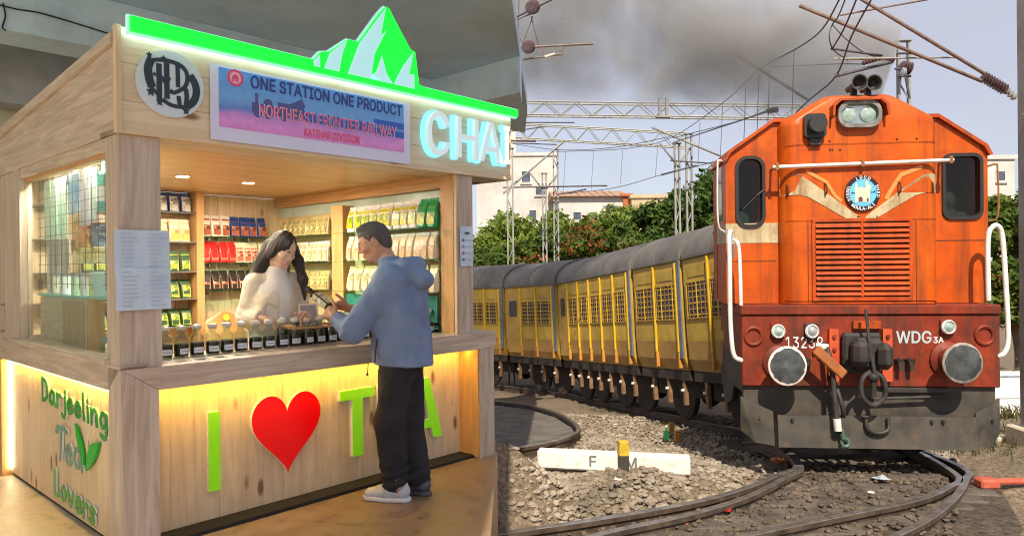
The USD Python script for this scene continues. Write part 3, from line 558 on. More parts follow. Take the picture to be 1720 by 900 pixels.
# ================================================================ goods on the shelves and the counter
ORD = ['first', 'second', 'third', 'fourth', 'fifth', 'sixth', 'seventh', 'eighth', 'ninth', 'tenth', 'eleventh', 'twelfth', 'thirteenth', 'fourteenth', 'fifteenth', 'sixteenth', 'seventeenth', 'eighteenth', 'nineteenth', 'twentieth']
def print_mat(name, base, dark, light, scale):
    """a printed label: base colour with blocks of print"""
    if name not in _mats:
        _mats[name] = usdkit.material(stage, '/World/Looks/' + name, {'co': ('texture_coordinate', {}), 'oi': ('object_info', {}),
            'm': ('mapping', {'mapping_type': 'point', 'scale': (1.0, 1.0, 1.6)}), 'v': ('voronoi_texture', {'scale': scale, 'metric': 'chebychev'}), 'n': ('noise_texture', {'scale': scale * 1.8, 'detail': 3.0}),
            'sx': ('separate_xyz', {}), 'rv': ('rgb_to_bw', {}), 'r1': ('rgb_ramp', {'ramp': [(0.25, dark), (0.34, base), (0.66, base), (0.75, light)]}), 'r2': ('rgb_ramp', {'ramp': [(0.44, (0.55, 0.5, 0.5)), (0.56, (1, 1, 1))]}),
            'mx': ('mix', {'mix_type': 'multiply', 'fac': 0.75}), 'p': ('principled_bsdf', {'roughness': 0.35})},
            [('co.object', 'm.vector'), ('m.vector', 'v.vector'), ('m.vector', 'n.vector'), ('v.color', 'rv.color'), ('rv.val', 'r1.fac'), ('n.fac', 'r2.fac'), ('r1.color', 'mx.color1'), ('r2.color', 'mx.color2'), ('mx.color', 'p.base_color')], surface='p.BSDF')
    return _mats[name]
def pouch_mesh(w, h, d, r):
    rings = []
    for z, sw, sd, off in ((0, .88, .80, 0), (.04, .95, 1.0, 0), (.30, 1.0, .95, 0), (.62, .99, .62, 0), (.86, .97, .16, .04), (.90, .97, .05, .05), (1.0, .97, .04, .06)):
        a, b = w / 2 * sw, d / 2 * sd; c = min(a, b) * 0.6; j = r.uniform(-.004, .004)
        rings.append([[x + j, y + off * d * 4 + j, z * h] for x, y in ((-a + c, -b), (a - c, -b), (a, -b + c), (a, b - c), (a - c, b), (-a + c, b), (-a, b - c), (-a, -b + c))])
    return loft(rings)
POUCH = {   # body, label, label zone (from, to), seal strip
 'photo_white': (mat('pouch_white', (0.80, 0.72, 0.60), rough=0.4, rand=0.06), print_mat('print_photo', (0.50, 0.13, 0.07), (0.20, 0.05, 0.03), (0.85, 0.55, 0.30), 26), (.06, .84), None),
 'photo_navy': (mat('pouch_navy', (0.02, 0.06, 0.24), rough=0.4, rand=0.06), _mats['print_photo'], (.06, .74), None),
 'red': (mat('pouch_red', (0.72, 0.02, 0.02), rough=0.35, rand=0.08), print_mat('print_coral', (0.72, 0.22, 0.14), (0.45, 0.05, 0.04), (0.9, 0.6, 0.4), 30), (.10, .70), None),
 'cream_photo': (mat('pouch_cream', (0.78, 0.66, 0.46), rough=0.4, rand=0.06), _mats['print_coral'], (.06, .72), None),
 'dark_orange': (mat('pouch_black', (0.035, 0.025, 0.02), rough=0.4, rand=0.06), print_mat('print_salmon', (0.80, 0.33, 0.16), (0.40, 0.10, 0.08), (0.95, 0.62, 0.38), 28), (.08, .86), None),
 'kraft': (mat('pouch_kraft', (0.47, 0.37, 0.16), rough=0.45, rand=0.08), print_mat('print_olive', (0.42, 0.36, 0.12), (0.20, 0.19, 0.06), (0.72, 0.64, 0.30), 34), (.12, .80), None),
 'cream_grid': (mat('pouch_pale', (0.76, 0.62, 0.42), rough=0.45, rand=0.06), print_mat('print_tan', (0.74, 0.52, 0.30), (0.50, 0.30, 0.15), (0.85, 0.70, 0.48), 22), (.08, .86), mat('seal_white', (0.8, 0.8, 0.8), rough=0.3)),
 'cream_green': (_mats['pouch_pale'], print_mat('print_pale', (0.80, 0.72, 0.46), (0.36, 0.38, 0.16), (0.88, 0.84, 0.66), 22), (.06, .80), mat('seal_khaki', (0.52, 0.43, 0.20), rough=0.3)),
 'white_yellow': (mat('pouch_white_bright', (0.72, 0.69, 0.64), rough=0.4, rand=0.04), print_mat('print_yellow', (0.70, 0.66, 0.005), (0.22, 0.36, 0.01), (0.80, 0.78, 0.05), 22), (.16, .80), None),
 'green_yellow': (mat('pouch_green', (0.01, 0.33, 0.10), rough=0.35, rand=0.06), _mats['print_yellow'], (.12, .70), None),
 'navy_cream': (_mats['pouch_navy'], print_mat('print_cream', (0.74, 0.68, 0.56), (0.35, 0.3, 0.28), (0.85, 0.8, 0.7), 24), (.06, .86), None),
 'yellow': (_mats['pouch_cream'], print_mat('print_gold', (0.72, 0.55, 0.10), (0.42, 0.28, 0.05), (0.88, 0.76, 0.34), 24), (.08, .80), None),
 'lime': (mat('pouch_forest', (0.03, 0.08, 0.03), rough=0.4, rand=0.06), print_mat('print_lime', (0.42, 0.50, 0.06), (0.18, 0.28, 0.04), (0.72, 0.70, 0.20), 28), (.06, .84), None),
}
_protos = {}
def pouch(kind, name, u, v, z, face, w, h, d, label, group):
    key = (kind, w, h)
    rz = KA + face + rng.uniform(-5, 5)
    if key in _protos: return dup(_protos[key], kp(u, v, z), rz, label, group, rx=rng.uniform(-4, 2))
    r = random.Random(len(_protos)); body, lab, (a, b), seal = POUCH[kind]
    t = thing(name, label, 'pouch', kp(u, v, z), rz, group)
    pm = pouch_mesh(w, h, d, r); part('pouch_body', pm, body, t, 40)
    # the label follows the front of the pouch
    zs = np.linspace(a, b, 4); fr = np.interp(zs, [0, .04, .30, .62, .86, 1], [.80, 1.0, .95, .62, .16 - .32, .04 - .48]) ; q = []
    for zz, f in zip(zs, fr):
        y = -d / 2 * f - 0.0016
        q += [[-w * .40, y, zz * h], [w * .40, y, zz * h]]
    q = np.array(q); fq = np.array([[2 * i, 2 * i + 1, 2 * i + 3, 2 * i + 2] for i in range(3)])
    back = q + [0, 0.001, 0]
    part('label', cat([trimesh.Trimesh(*meshkit.arrays((q, fq))[:2], process=False), trimesh.Trimesh(*meshkit.arrays((back, fq[:, ::-1]))[:2], process=False)]), lab, t)
    if seal: part('seal_strip', bx(-w * .47, w * .47, d * .2 - .006, d * .2 + .006, h * .90, h * 1.005), seal, t)
    _protos[key] = t; return t
def row(kind, name, start, step, n, z, face, w, h, d, what, where, group, anchor, j=0.006):
    for k in range(n):
        u, v = start[0] + step[0] * k, start[1] + step[1] * k
        pouch(kind, name, u + rng.uniform(-j, j), v + rng.uniform(-j, j), z + 0.001, face, w, h, d, '%s, %s %s' % (what, ORD[k], where), group)
# back wall, near half
bv = DCK - 0.10
sx = 2.72 / 2.6 * 0 + 1.0
row('photo_white', 'tea_pouch', (1.625, bv), (0.092, 0), 3, 1.755, 0, 0.086, 0.195, 0.055, 'white pouch with a red-brown picture', 'from the post, top back shelf', 'white pouches with pictures', 'post')
row('photo_navy', 'tea_pouch', (1.905, bv), (0.088, 0), 4, 1.755, 0, 0.084, 0.190, 0.055, 'navy blue pouch with a red-brown picture', 'after the white ones, top back shelf', 'navy pouches with pictures', 'white')
row('red', 'tea_pouch', (1.625, bv), (0.080, 0), 4, 1.515, 0, 0.082, 0.195, 0.055, 'bright red pouch with coral label', 'from the post, middle back shelf', 'red pouches', 'post')
row('cream_photo', 'tea_pouch', (1.945, bv), (0.076, 0), 5, 1.515, 0, 0.076, 0.190, 0.055, 'cream pouch with coral label', 'after the red ones, middle back shelf', 'cream pouches with coral labels', 'red')
row('dark_orange', 'tea_pouch', (1.625, bv), (0.086, 0), 6, 1.262, 0, 0.080, 0.180, 0.055, 'black pouch with salmon orange label', 'from the post, lowest back shelf', 'black pouches with orange labels', 'post')
# back wall, far half (seen beside the corner post and through the side window)
for kind, z, col, nm, h in (('navy_cream', 1.96, 'navy and cream pouch', 'uppermost', 0.165), ('yellow', 1.70, 'cream pouch with golden label', 'second', 0.195), ('lime', 1.44, 'dark green pouch with lime label', 'third', 0.18), ('lime', 1.20, 'deep green pouch with lime label', 'fourth', 0.165), ('lime', 0.955, 'low green pouch with lime label', 'lowest', 0.15)):
    row(kind, 'tea_pouch', (1.435, bv), (-0.098, 0), 9, z, 0, 0.088, h, 0.06, col, 'from the post, %s dark shelf' % nm, col + 's on the dark shelves', 'post')
# far side wall: rows run away from the front
fu = 2.30
row('green_yellow', 'tea_pouch', (fu, 0.265), (0, 0.105), 2, 1.755, -90, 0.104, 0.225, 0.06, 'green pouch with yellow label', 'from the front, top side shelf', 'green pouches with yellow labels', 'front')
row('white_yellow', 'tea_pouch', (fu, 0.478), (0, 0.104), 9, 1.755, -90, 0.102, 0.220, 0.06, 'white pouch with yellow label', 'behind the green ones, top side shelf', 'white pouches with yellow labels', 'green')
row('cream_grid', 'tea_pouch', (fu, 0.262), (0, 0.088), 13, 1.515, -90, 0.084, 0.205, 0.06, 'pale cream pouch with tan label and white seal', 'from the front, middle side shelf', 'cream pouches with tan labels', 'front')
row('cream_green', 'tea_pouch', (fu, 0.265), (0, 0.105), 11, 1.262, -90, 0.100, 0.205, 0.06, 'cream pouch with khaki seal', 'from the front, lower side shelf', 'cream pouches with khaki seals', 'front')
row('kraft', 'tea_pouch', (fu, 1.70), (0, 0.088), 9, 1.755, -90, 0.084, 0.175, 0.06, 'olive brown kraft pouch', 'beyond the side post, top shelf', 'kraft pouches', 'post')
row('cream_grid', 'tea_pouch', (fu, 1.70), (0, 0.090), 9, 1.515, -90, 0.084, 0.180, 0.06, 'smaller cream pouch with tan label', 'beyond the side post, middle shelf', 'small cream pouches', 'post')
row('kraft', 'tea_pouch', (fu, 1.70), (0, 0.090), 9, 1.262, -90, 0.086, 0.170, 0.06, 'low olive pouch', 'beyond the side post, lower shelf', 'olive pouches', 'post')

# jars of tea along the counter
JAR = pane_mat('jar_glass', (0.86, 0.92, 0.90), 0.02)
TEA = mat('loose_tea', (0.018, 0.012, 0.009), (0.06, 0.035, 0.022), 90.0, rough=0.8, bump=0.6, bscale=160)
LID = mat('stopper_frosted', (0.66, 0.60, 0.50), (0.78, 0.74, 0.66), 40, rough=0.15)
TAG = mat('jar_label', (0.80, 0.83, 0.86), rough=0.5)
def jar_proto(label, u, v, group):
    j = kt('tea_jar', label, 'jar', u, v, 0.9535, rng.uniform(-8, 8), group)
    part('glass', lathe([(0.0, 0.0), (0.036, 0.0), (0.040, 0.004), (0.041, 0.10), (0.037, 0.118), (0.022, 0.130), (0.021, 0.146), (0.026, 0.149), (0.026, 0.154), (0.0185, 0.154), (0.0185, 0.128), (0.034, 0.115), (0.0385, 0.10), (0.0385, 0.005), (0.0, 0.004)], 20), JAR, j, 35)
    part('tea_leaves', lathe([(0.0, 0.0052), (0.0375, 0.0055), (0.0378, 0.072), (0.03, 0.077), (0.0, 0.074)], 18), TEA, j, 30)
    part('stopper', lathe([(0.0, 0.150), (0.017, 0.150), (0.0175, 0.156), (0.026, 0.158), (0.029, 0.166), (0.027, 0.176), (0.012, 0.181), (0.0, 0.182)], 16), LID, j, 40)
    t = np.linspace(-0.75, 0.75, 7) - PI / 2; R_ = 0.0418
    q = np.array([[R_ * math.cos(a), R_ * math.sin(a), z] for z in (0.018, 0.050) for a in t]); fq = np.array([[i, i + 1, i + 8, i + 7] for i in range(6)])
    lb = part('label', trimesh.Trimesh(*meshkit.arrays((q, fq))[:2], process=False), TAG, j)
    q2 = np.array([[(R_ + 0.0004) * math.cos(a), (R_ + 0.0004) * math.sin(a), z] for z in (0.032, 0.037) for a in t[1:-1]]); f2 = np.array([[i, i + 1, i + 6, i + 5] for i in range(4)])
    part('print_line', trimesh.Trimesh(*meshkit.arrays((q2, f2))[:2], process=False), mat('label_ink', (0.35, 0.40, 0.5), rough=0.5), lb)
    return j
jar0 = jar_proto('glass tea jar with white label, first along the counter from the corner post', 0.345, 0.335, 'glass jars of tea in the front row')
for k in range(1, 19):
    kk = ORD[k]; u = 0.345 + 0.0905 * k
    dup(jar0, kp(u, 0.335 + rng.uniform(-.006, .006), 0.9535), KA + rng.uniform(-12, 12), 'glass tea jar with white label, %s along the counter from the corner post' % kk, 'glass jars of tea in the front row')
for k in range(9):
    dup(jar0, kp(1.15 + 0.098 * k, 0.455, 0.9535), KA + rng.uniform(-25, 25), 'glass tea jar in the second row, %s from the woman towards the far end' % ORD[k], 'glass jars of tea in the second row')
for k, (a, b) in enumerate(((2.30, 0.33), (2.38, 0.36), (2.26, 0.43), (2.35, 0.46))):
    dup(jar0, kp(a, b, 0.953), KA + rng.uniform(-25, 25), 'glass tea jar at the far end of the counter behind the man, %s of four' % ORD[k], 'glass jars at the far end')

# dark green cloth under the lower side shelf
solo('green_cloth', RZ(wavy(-0.6, 0.6, 0.0, 0.20, 0, 0.004, 30, 0.006), 90), mat('teal_cloth', (0.02, 0.16, 0.13), (0.04, 0.26, 0.21), 8, rough=0.8), 'dark green cloth hanging under the lower side shelf behind the man', 'cloth', kp(2.33, 0.85, 1.03), KA)

# tray and card holder on the counter between the two people
tr = kt('wooden_tray', 'honey coloured wooden display tray between the woman and the man', 'tray', 1.26, 0.36, 0.9535 + 0.105)
part('base', bx(-0.13, 0.17, -0.07, 0.09, 0, 0.012, 0.003), ORANGE_WOOD_V, tr)
for a in (-0.12, 0.16): part('rim', bx(a - 0.008, a + 0.008, -0.07, 0.09, 0.0125, 0.03, 0.003), ORANGE_WOOD_V, tr)
part('stand', bx(-0.08, 0.12, 0.0, 0.06, -0.1045, -0.0005), ORANGE_WOOD, tr)
ea = kt('card_stand', 'small cream easel frame standing on the wooden tray', 'frame', 1.24, 0.40, 0.9535 + 0.118, -15)
fr_ = sbox(0, 0, 0.13, 0.15).difference(sbox(0.012, 0.012, 0.118, 0.138))
part('frame', RX(prism(fr_, -0.006, 0.006), -18), mat('cream_paint', (0.78, 0.66, 0.50), rough=0.5), ea); part('card', RX(bx(0.0125, 0.1175, 0.0, 0.003, 0.0125, 0.1375), -18), mat('card_grey', (0.36, 0.34, 0.33), (0.45, 0.42, 0.4), 12), ea)

# moulded chair behind the counter
PLAST = mat('tan_plastic', (0.42, 0.22, 0.07), (0.50, 0.27, 0.09), 6, rough=0.35)
chair = kt('plastic_chair', 'tan moulded plastic chair with a yellow badge below the black pouches', 'chair', 1.70, 2.18, 0.02)
rows_ = []
for z, hw in ((0.46, 0.20), (0.6, 0.215), (0.80, 0.225), (0.95, 0.22), (1.02, 0.18), (1.055, 0.09)):
    rows_.append([[hw * math.sin(a), 0.20 - 0.09 * math.cos(a * 1.1) - (1 - math.cos(a)) * 0.05 + (z - .46) * 0.22, z - 0.02 * (a / .9) ** 2 * (z > 1)] for a in np.linspace(-0.95, 0.95, 11)])
q = np.array(rows_); nq = q.shape[1]; idx = np.arange(q.shape[0] * nq).reshape(q.shape[0], nq); fq = np.stack([idx[:-1, :-1], idx[:-1, 1:], idx[1:, 1:], idx[1:, :-1]], -1).reshape(-1, 4)
va = q.reshape(-1, 3); vb = va + [0, 0.012, 0]
part('backrest', cat([trimesh.Trimesh(*meshkit.arrays((va, fq))[:2], process=False), trimesh.Trimesh(*meshkit.arrays((vb, fq[:, ::-1]))[:2], process=False)]), PLAST, chair, True)
part('seat', bx(-0.22, 0.22, -0.22, 0.19, 0.43, 0.455, 0.012), PLAST, chair)
for a in (-0.19, 0.19):
    for b in (-0.19, 0.17): part('leg', cyl((a, b, 0.43), (a * 1.2, b * 1.2, 0), 0.022, 0.016, 8), PLAST, chair)
part('badge', RX(lathe([(0, -0.004), (0.028, -0.004), (0.028, 0.004), (0, 0.004)], 16), 75) if 0 else T(RX(lathe([(0, -0.004), (0.030, -0.004), (0.030, 0.004), (0, 0.004)], 16), 78), 0, 0.212, 1.0), mat('badge_yellow', (0.75, 0.55, 0.05), rough=0.4), chair)

# ---- display behind the side window
grid = kt('wire_grid', 'dark wire display grid behind the side window of the stall', 'grid', 0.10, 0, 0)
for k in range(12): part('wire', cyl((0, 0.5, 1.37 + 0.062 * k), (0, 1.78, 1.37 + 0.062 * k), 0.0022, n=6), mat('grid_wire', (0.05, 0.06, 0.06), rough=0.4), grid)
for k in range(12): part('wire', cyl((0.005, 0.52 + 0.112 * k, 1.34), (0.005, 0.52 + 0.112 * k, 2.06), 0.0022, n=6), mat('grid_wire', (0.05, 0.06, 0.06)), grid)
def card(name, label, cat_, v0, v1, z0, z1, u, m, th=0.012):
    t = kt(name, label, cat_, u, (v0 + v1) / 2, z0); a = (v1 - v0) / 2
    part('board', bx(0, th, -a, a, 0, z1 - z0, 0.002), m, t); return t
MINT = mat('mint_board', (0.60, 0.82, 0.68), (0.68, 0.86, 0.74), 3.0, rough=0.5)
t = card('mint_board', 'pale mint green board hung behind the wire grid', 'board', 1.30, 1.76, 1.66, 2.05, 0.13, MINT)
for k in range(3): part('fold', bx(-0.004, -0.0005, -0.2 + 0.14 * k, -0.19 + 0.14 * k, 0.01, 0.38), mat('mint_fold', (0.30, 0.58, 0.42)), t)
t = card('poster', 'blue poster hung behind the wire grid', 'poster', 1.02, 1.22, 1.80, 2.05, 0.125, mat('poster_blue', (0.06, 0.30, 0.70), (0.6, 0.72, 0.82), 9.0, rough=0.4))
t = card('poster', 'lilac cloth poster hung behind the wire grid', 'poster', 0.84, 1.0, 1.72, 2.06, 0.125, mat('poster_lilac', (0.42, 0.36, 0.50), (0.70, 0.66, 0.72), 8.0, (1, 6, 1), rough=0.6))
t = card('poster', 'pale grey patterned poster next to the teal flask', 'poster', 0.72, 0.83, 1.74, 2.05, 0.125, mat('poster_grey', (0.35, 0.45, 0.48), (0.75, 0.76, 0.74), 14.0, rough=0.5))
t = card('cloth_strip', 'brown striped cloth hung behind the wire grid', 'cloth', 1.28, 1.75, 1.30, 1.65, 0.14, mat('striped_cloth', (0.30, 0.20, 0.15), (0.82, 0.80, 0.76), 9.0, (1, 6, 0.3), rough=0.7))
t = card('carton', 'orange printed carton on the display behind the side window', 'carton', 0.98, 1.22, 1.60, 1.73, 0.16, print_mat('print_orange', (0.72, 0.30, 0.08), (0.45, 0.05, 0.03), (0.85, 0.6, 0.25), 18), 0.1)
t = card('carton', 'pink and white carton on top of the orange one', 'carton', 0.82, 1.1, 1.735, 1.78, 0.16, print_mat('print_pink', (0.80, 0.40, 0.36), (0.70, 0.12, 0.12), (0.85, 0.75, 0.6), 18), 0.1)
t = card('carton', 'blue and white carton beside the orange one', 'carton', 0.84, 0.97, 1.60, 1.73, 0.17, print_mat('print_blue', (0.30, 0.42, 0.70), (0.10, 0.16, 0.40), (0.75, 0.8, 0.85), 22), 0.1)
t = card('carton', 'yellow carton under the orange one', 'carton', 0.84, 1.2, 1.50, 1.595, 0.16, print_mat('print_lemon', (0.80, 0.72, 0.30), (0.6, 0.4, 0.05), (0.85, 0.82, 0.6), 14), 0.1)
ds = kt('display_case', 'aqua glass display shelf on a brown cabinet behind the side window', 'cabinet', 0.09, 0, 0)
part('cabinet_side', bx(0.02, 0.05, 0.86, 1.78, 0.97, 1.285), OAK_V, ds); part('cabinet_door', bx(0.0145, 0.0195, 0.90, 1.30, 0.99, 1.27, 0.002), mat('cabinet_brown', (0.36, 0.23, 0.14), (0.46, 0.31, 0.2), 4, (6, 6, .5)), ds)
AQUA = mat('aqua_glass', (0.20, 0.62, 0.60), (0.35, 0.75, 0.72), 6, rough=0.15)
part('glass_shelf', bx(0.0, 0.26, 0.5, 1.78, 1.290, 1.305), AQUA, ds)
part('cabinet_post', bx(0.02, 0.09, 0.78, 0.85, 0.97, 1.2895), ORANGE_WOOD, ds)
t = kt('plastic_tub', 'pale aqua plastic tub on the glass display shelf', 'tub', 0.18, 0.62, 1.3055); part('tub', lathe([(0, 0), (0.10, 0), (0.115, 0.12), (0.118, 0.125), (0.0, 0.125)], 20), mat('tub_aqua', (0.42, 0.66, 0.66), rough=0.3), t, 40); part('lid', lathe([(0, 0.1255), (0.121, 0.1255), (0.121, 0.14), (0, 0.142)], 20), mat('tub_lid', (0.6, 0.78, 0.78), rough=0.3), t, 40)
for k, (vv, c) in enumerate(((0.80, 'pale yellow'), (0.95, 'silver'), (1.12, 'light green'), (1.32, 'white'), (1.5, 'ivory'))):
    col = ((0.72, 0.62, 0.25), (0.55, 0.58, 0.60), (0.45, 0.6, 0.4), (0.75, 0.76, 0.76), (0.7, 0.66, 0.55))[k]
    t = kt('tea_tin', '%s tea tin standing on the aqua glass shelf behind the window' % c, 'tin', 0.15, vv, 1.3055); part('tin_body', lathe([(0, 0), (0.045, 0), (0.045, 0.11), (0, 0.11)], 18), mat('tin_%d' % k, col, rough=0.35), t, 40); part('lid', lathe([(0, 0.1105), (0.046, 0.1105), (0.044, 0.128), (0, 0.13)], 18), CHROME, t, 40)
fl = kt('flask', 'tall teal flask with a white band at the top of the side window', 'flask', 0.20, 0.70, 1.79)
part('flask_body', lathe([(0, 0), (0.075, 0), (0.078, 0.01), (0.078, 0.20), (0.05, 0.245), (0.05, 0.29), (0, 0.292)], 20), mat('teal_paint', (0.06, 0.36, 0.34), rough=0.35), fl, 40); part('band', lathe([(0.0785, 0.06), (0.080, 0.062), (0.080, 0.145), (0.0785, 0.147)], 20), WHITE, fl, 40)
part('hook', bx(-0.078, -0.07, -0.02, 0.02, -0.012, -0.0005), CHROME, fl)
de = kt('decanter', 'small clear decanter with teal stopper inside the side window sill', 'decanter', 0.17, 0.72, 0.953)
part('glass', lathe([(0, 0), (0.055, 0), (0.058, 0.03), (0.02, 0.075), (0.02, 0.09), (0.017, 0.09), (0.017, 0.074), (0.05, 0.03), (0.05, 0.006), (0, 0.006)], 18), JAR, de, 40); part('stopper', lathe([(0, 0.0905), (0.026, 0.0905), (0.026, 0.112), (0, 0.114)], 14), _mats['teal_paint'] if 0 else mat('teal_paint', (0.06, 0.36, 0.34)), de, 40)
part('counter_inner', bx(0.131, 0.42, 0.5205, 1.79, 0.93, 0.9525), OAK_V, kiosk)
# ================================================================ the diesel locomotive
LX, LY, LRAIL, LYAW = 3.93, 8.0, -0.77, -6.0
def man3(m): return m3.Manifold(m3.Mesh(np.asarray(m.vertices, np.float32), np.asarray(m.faces, np.uint32)))
def tri3(m): q = m.to_mesh(); return trimesh.Trimesh(np.asarray(q.vert_properties)[:, :3], np.asarray(q.tri_verts), process=False)
ORANGE = mat('loco_orange', (0.45, 0.060, 0.0012), (0.62, 0.112, 0.0025), 1.6, rough=0.42, bump=0.12, bscale=9, spots=(26.0, 0.055, (0.16, 0.04, 0.015)), dirt=((0.24, 0.05, 0.012), 2.6, 0.6), detail=8, spec=0.3, streak=((0.15, 0.035, 0.012), 5.0, 0.7))
ORANGE_D = mat('loco_orange_worn', (0.36, 0.045, 0.004), (0.54, 0.08, 0.006), 2.5, rough=0.5, bump=0.15, bscale=12, dirt=((0.18, 0.05, 0.015), 4.0, 0.7), detail=8, spec=0.3, streak=((0.12, 0.035, 0.012), 6.0, 0.8))
MAROON = mat('loco_red_oxide', (0.16, 0.019, 0.008), (0.29, 0.040, 0.012), 3.0, rough=0.55, bump=0.2, bscale=14, dirt=((0.07, 0.025, 0.014), 3.5, 0.85), detail=8, spec=0.3, streak=((0.05, 0.025, 0.016), 6.0, 0.8))
CREAM = mat('loco_cream', (0.42, 0.34, 0.19), (0.56, 0.47, 0.29), 3.0, rough=0.5, dirt=((0.25, 0.13, 0.045), 5.0, 0.85), streak=((0.26, 0.12, 0.04), 8.0, 0.8), detail=8)
APRON = mat('apron_grey', (0.028, 0.025, 0.021), (0.07, 0.06, 0.047), 3.0, rough=0.7, bump=0.3, bscale=12, dirt=((0.12, 0.075, 0.04), 4.0, 0.6), detail=8)
SOOT = mat('sooty_black', (0.015, 0.014, 0.013), (0.045, 0.038, 0.032), 6.0, rough=0.6, bump=0.3, bscale=20)
RUST = mat('rust', (0.22, 0.085, 0.03), (0.36, 0.15, 0.05), 8.0, rough=0.8, bump=0.4, bscale=25)
WPAINT = mat('white_enamel', (0.66, 0.64, 0.60), (0.80, 0.79, 0.76), 5.0, rough=0.4, dirt=((0.40, 0.30, 0.22), 6.0, 0.6))
RUBBER = mat('rubber', (0.012, 0.012, 0.012), rough=0.6)
LENS = mat('lamp_lens', (0.22, 0.32, 0.28), (0.36, 0.46, 0.42), 20, rough=0.12)
CABGLASS = pane_mat('cab_glass', (0.45, 0.56, 0.53))
CABIN = mat('cab_inside', (0.03, 0.055, 0.055), (0.05, 0.085, 0.08), 3, rough=0.8)
loco = thing('diesel_locomotive', 'grimy orange diesel locomotive heading a yellow passenger train', 'locomotive', (LX, LY, LRAIL), LYAW, sc=(0.95, 1, 1))
def rrect(w, y0, y1, r, n=5):
    out = []
    for cx, cy, a0 in ((w - r, y0 + r, -90), (w - r, y1 - r, 0), (-w + r, y1 - r, 90), (-w + r, y0 + r, 180)):
        for k in range(n + 1):
            a = math.radians(a0 + 90 * k / n); out.append((cx + r * math.cos(a), cy + r * math.sin(a)))
    return out
rings = []
for z, w, y0, r in ((1.765, .90, 0, .20), (3.0, .90, 0, .20), (3.78, .90, 0.0, .20), (3.86, .875, 0.005, .20), (3.98, .66, 0.02, .18), (4.09, .455, 0.035, .16), (4.12, .40, 0.07, .14), (4.125, .34, 0.12, .12)):
    rings.append([[x, y, z] for x, y in rrect(w, y0, 1.2, r)])
part('nose_hood', loft(rings), ORANGE, loco, 35)
# cab with window openings
cabp = Polygon([(-1.52, 1.765), (1.52, 1.765), (1.52, 3.42), (1.46, 3.52), (0.95, 3.86), (-0.95, 3.86), (-1.46, 3.52), (-1.52, 3.42)])
cab = man3(prism(cabp, 0.22, 1.02))
def rwin(x0, x1, z0, z1, r): return sbox(x0 + r, z0 + r, x1 - r, z1 - r).buffer(r, quad_segs=5)
WL, WR = rwin(-1.375, -1.085, 2.68, 3.45, 0.11), rwin(1.035, 1.425, 2.74, 3.42, 0.07)
cab = cab - man3(prism(WL, 0.10, 0.75)) - man3(prism(WR, 0.10, 0.30)) - man3(bx(0.95, 1.48, 0.29, 0.95, 1.77, 3.46))
cab = cab - man3(bx(-1.6, 0, 0.45, 0.74, 2.75, 3.40))
cabpart = part('cab', tri3(cab), ORANGE, loco)
part('cab_roof', prism(Polygon([(-1.56, 3.43), (-1.50, 3.545), (-0.955, 3.905), (0.955, 3.905), (1.50, 3.545), (1.56, 3.43), (1.52, 3.425), (1.462, 3.524), (0.951, 3.864), (-0.951, 3.864), (-1.462, 3.524), (-1.52, 3.425)]), 0.17, 1.06), ORANGE_D, loco)
for nm, wdw in (('cab_window', WL), ('cab_window', WR)):
    f = part(nm, prism(wdw.buffer(0.035).difference(wdw.buffer(-0.004)), 0.192, 0.238), RUBBER, loco)
    x0, z0, x1, z1 = wdw.bounds
    part('pane', trimesh.Trimesh(*meshkit.arrays((np.array([[x0 - .01, .245, z0 - .01], [x1 + .01, .245, z0 - .01], [x1 + .01, .245, z1 + .01], [x0 - .01, .245, z1 + .01]]), np.array([[0, 1, 2, 3]])))[:2], process=False), CABGLASS, f)
    part('lining', bx(x0 - .02, x1 + .02, 0.742 if x0 < 0 else 0.942, 0.749 if x0 < 0 else 0.949, z0 - .02, z1 + .02), CABIN, f)
part('wiper', cat([cyl((-1.33, 0.185, 2.86), (-1.16, 0.19, 3.02), 0.008, n=6), cyl((-1.16, 0.187, 3.02), (-1.07, 0.187, 3.08), 0.012, n=6)]), BLACK, loco)
for x, y0 in ((-1.30, .96), ): part('side_window', bx(-1.525, -1.515, 0.45, 0.74, 2.75, 3.40), mat('side_glass', (0.03, 0.045, 0.045), rough=0.06), loco)
part('side_door', bx(-1.528, -1.518, 0.78, 1.0, 1.80, 3.35, 0.003), ORANGE_D, loco)
# bands and seams
part('cab_band', bx(-1.5225, -0.905, 0.2145, 0.219, 2.47, 2.70), CREAM, loco)
part('cab_side_band', bx(-1.5255, -1.5205, 0.222, 0.775, 2.47, 2.70), CREAM, loco)
vshape = unary_union([Polygon([(-0.895, 3.22), (-0.70, 3.23), (-0.46, 3.06), (-0.03, 2.74), (0.0, 2.70), (0.0, 2.68), (-0.14, 2.70), (-0.60, 2.97), (-0.72, 3.0), (-0.895, 3.0)]),
                      Polygon([(0.895, 3.22), (0.70, 3.20), (0.46, 3.05), (0.05, 2.75), (0.02, 2.70), (0.02, 2.68), (0.12, 2.70), (0.60, 2.97), (0.72, 3.0), (0.895, 3.0)])])
def on_nose(shape, off, th):
    """a flat shape laid on the nose, following its rounded corners"""
    m = prism(shape.segmentize(0.04), 0, th); v = m.vertices.copy(); ax = np.abs(v[:, 0]); e = np.clip(ax - 0.70, 0, 0.1999)
    v[:, 1] += -off + (0.20 - np.sqrt(0.04 - e * e)); return trimesh.Trimesh(v, m.faces, process=False)
part('nose_stripe', on_nose(vshape, 0.007, 0.006), CREAM, loco)
scr = unary_union([LineString([(-0.62, 3.26), (-0.40, 3.14), (-0.30, 2.98), (-0.24, 2.93)]).buffer(0.018), LineString([(0.66, 3.28), (0.44, 3.20), (0.34, 3.05), (0.28, 2.95)]).buffer(0.022)])
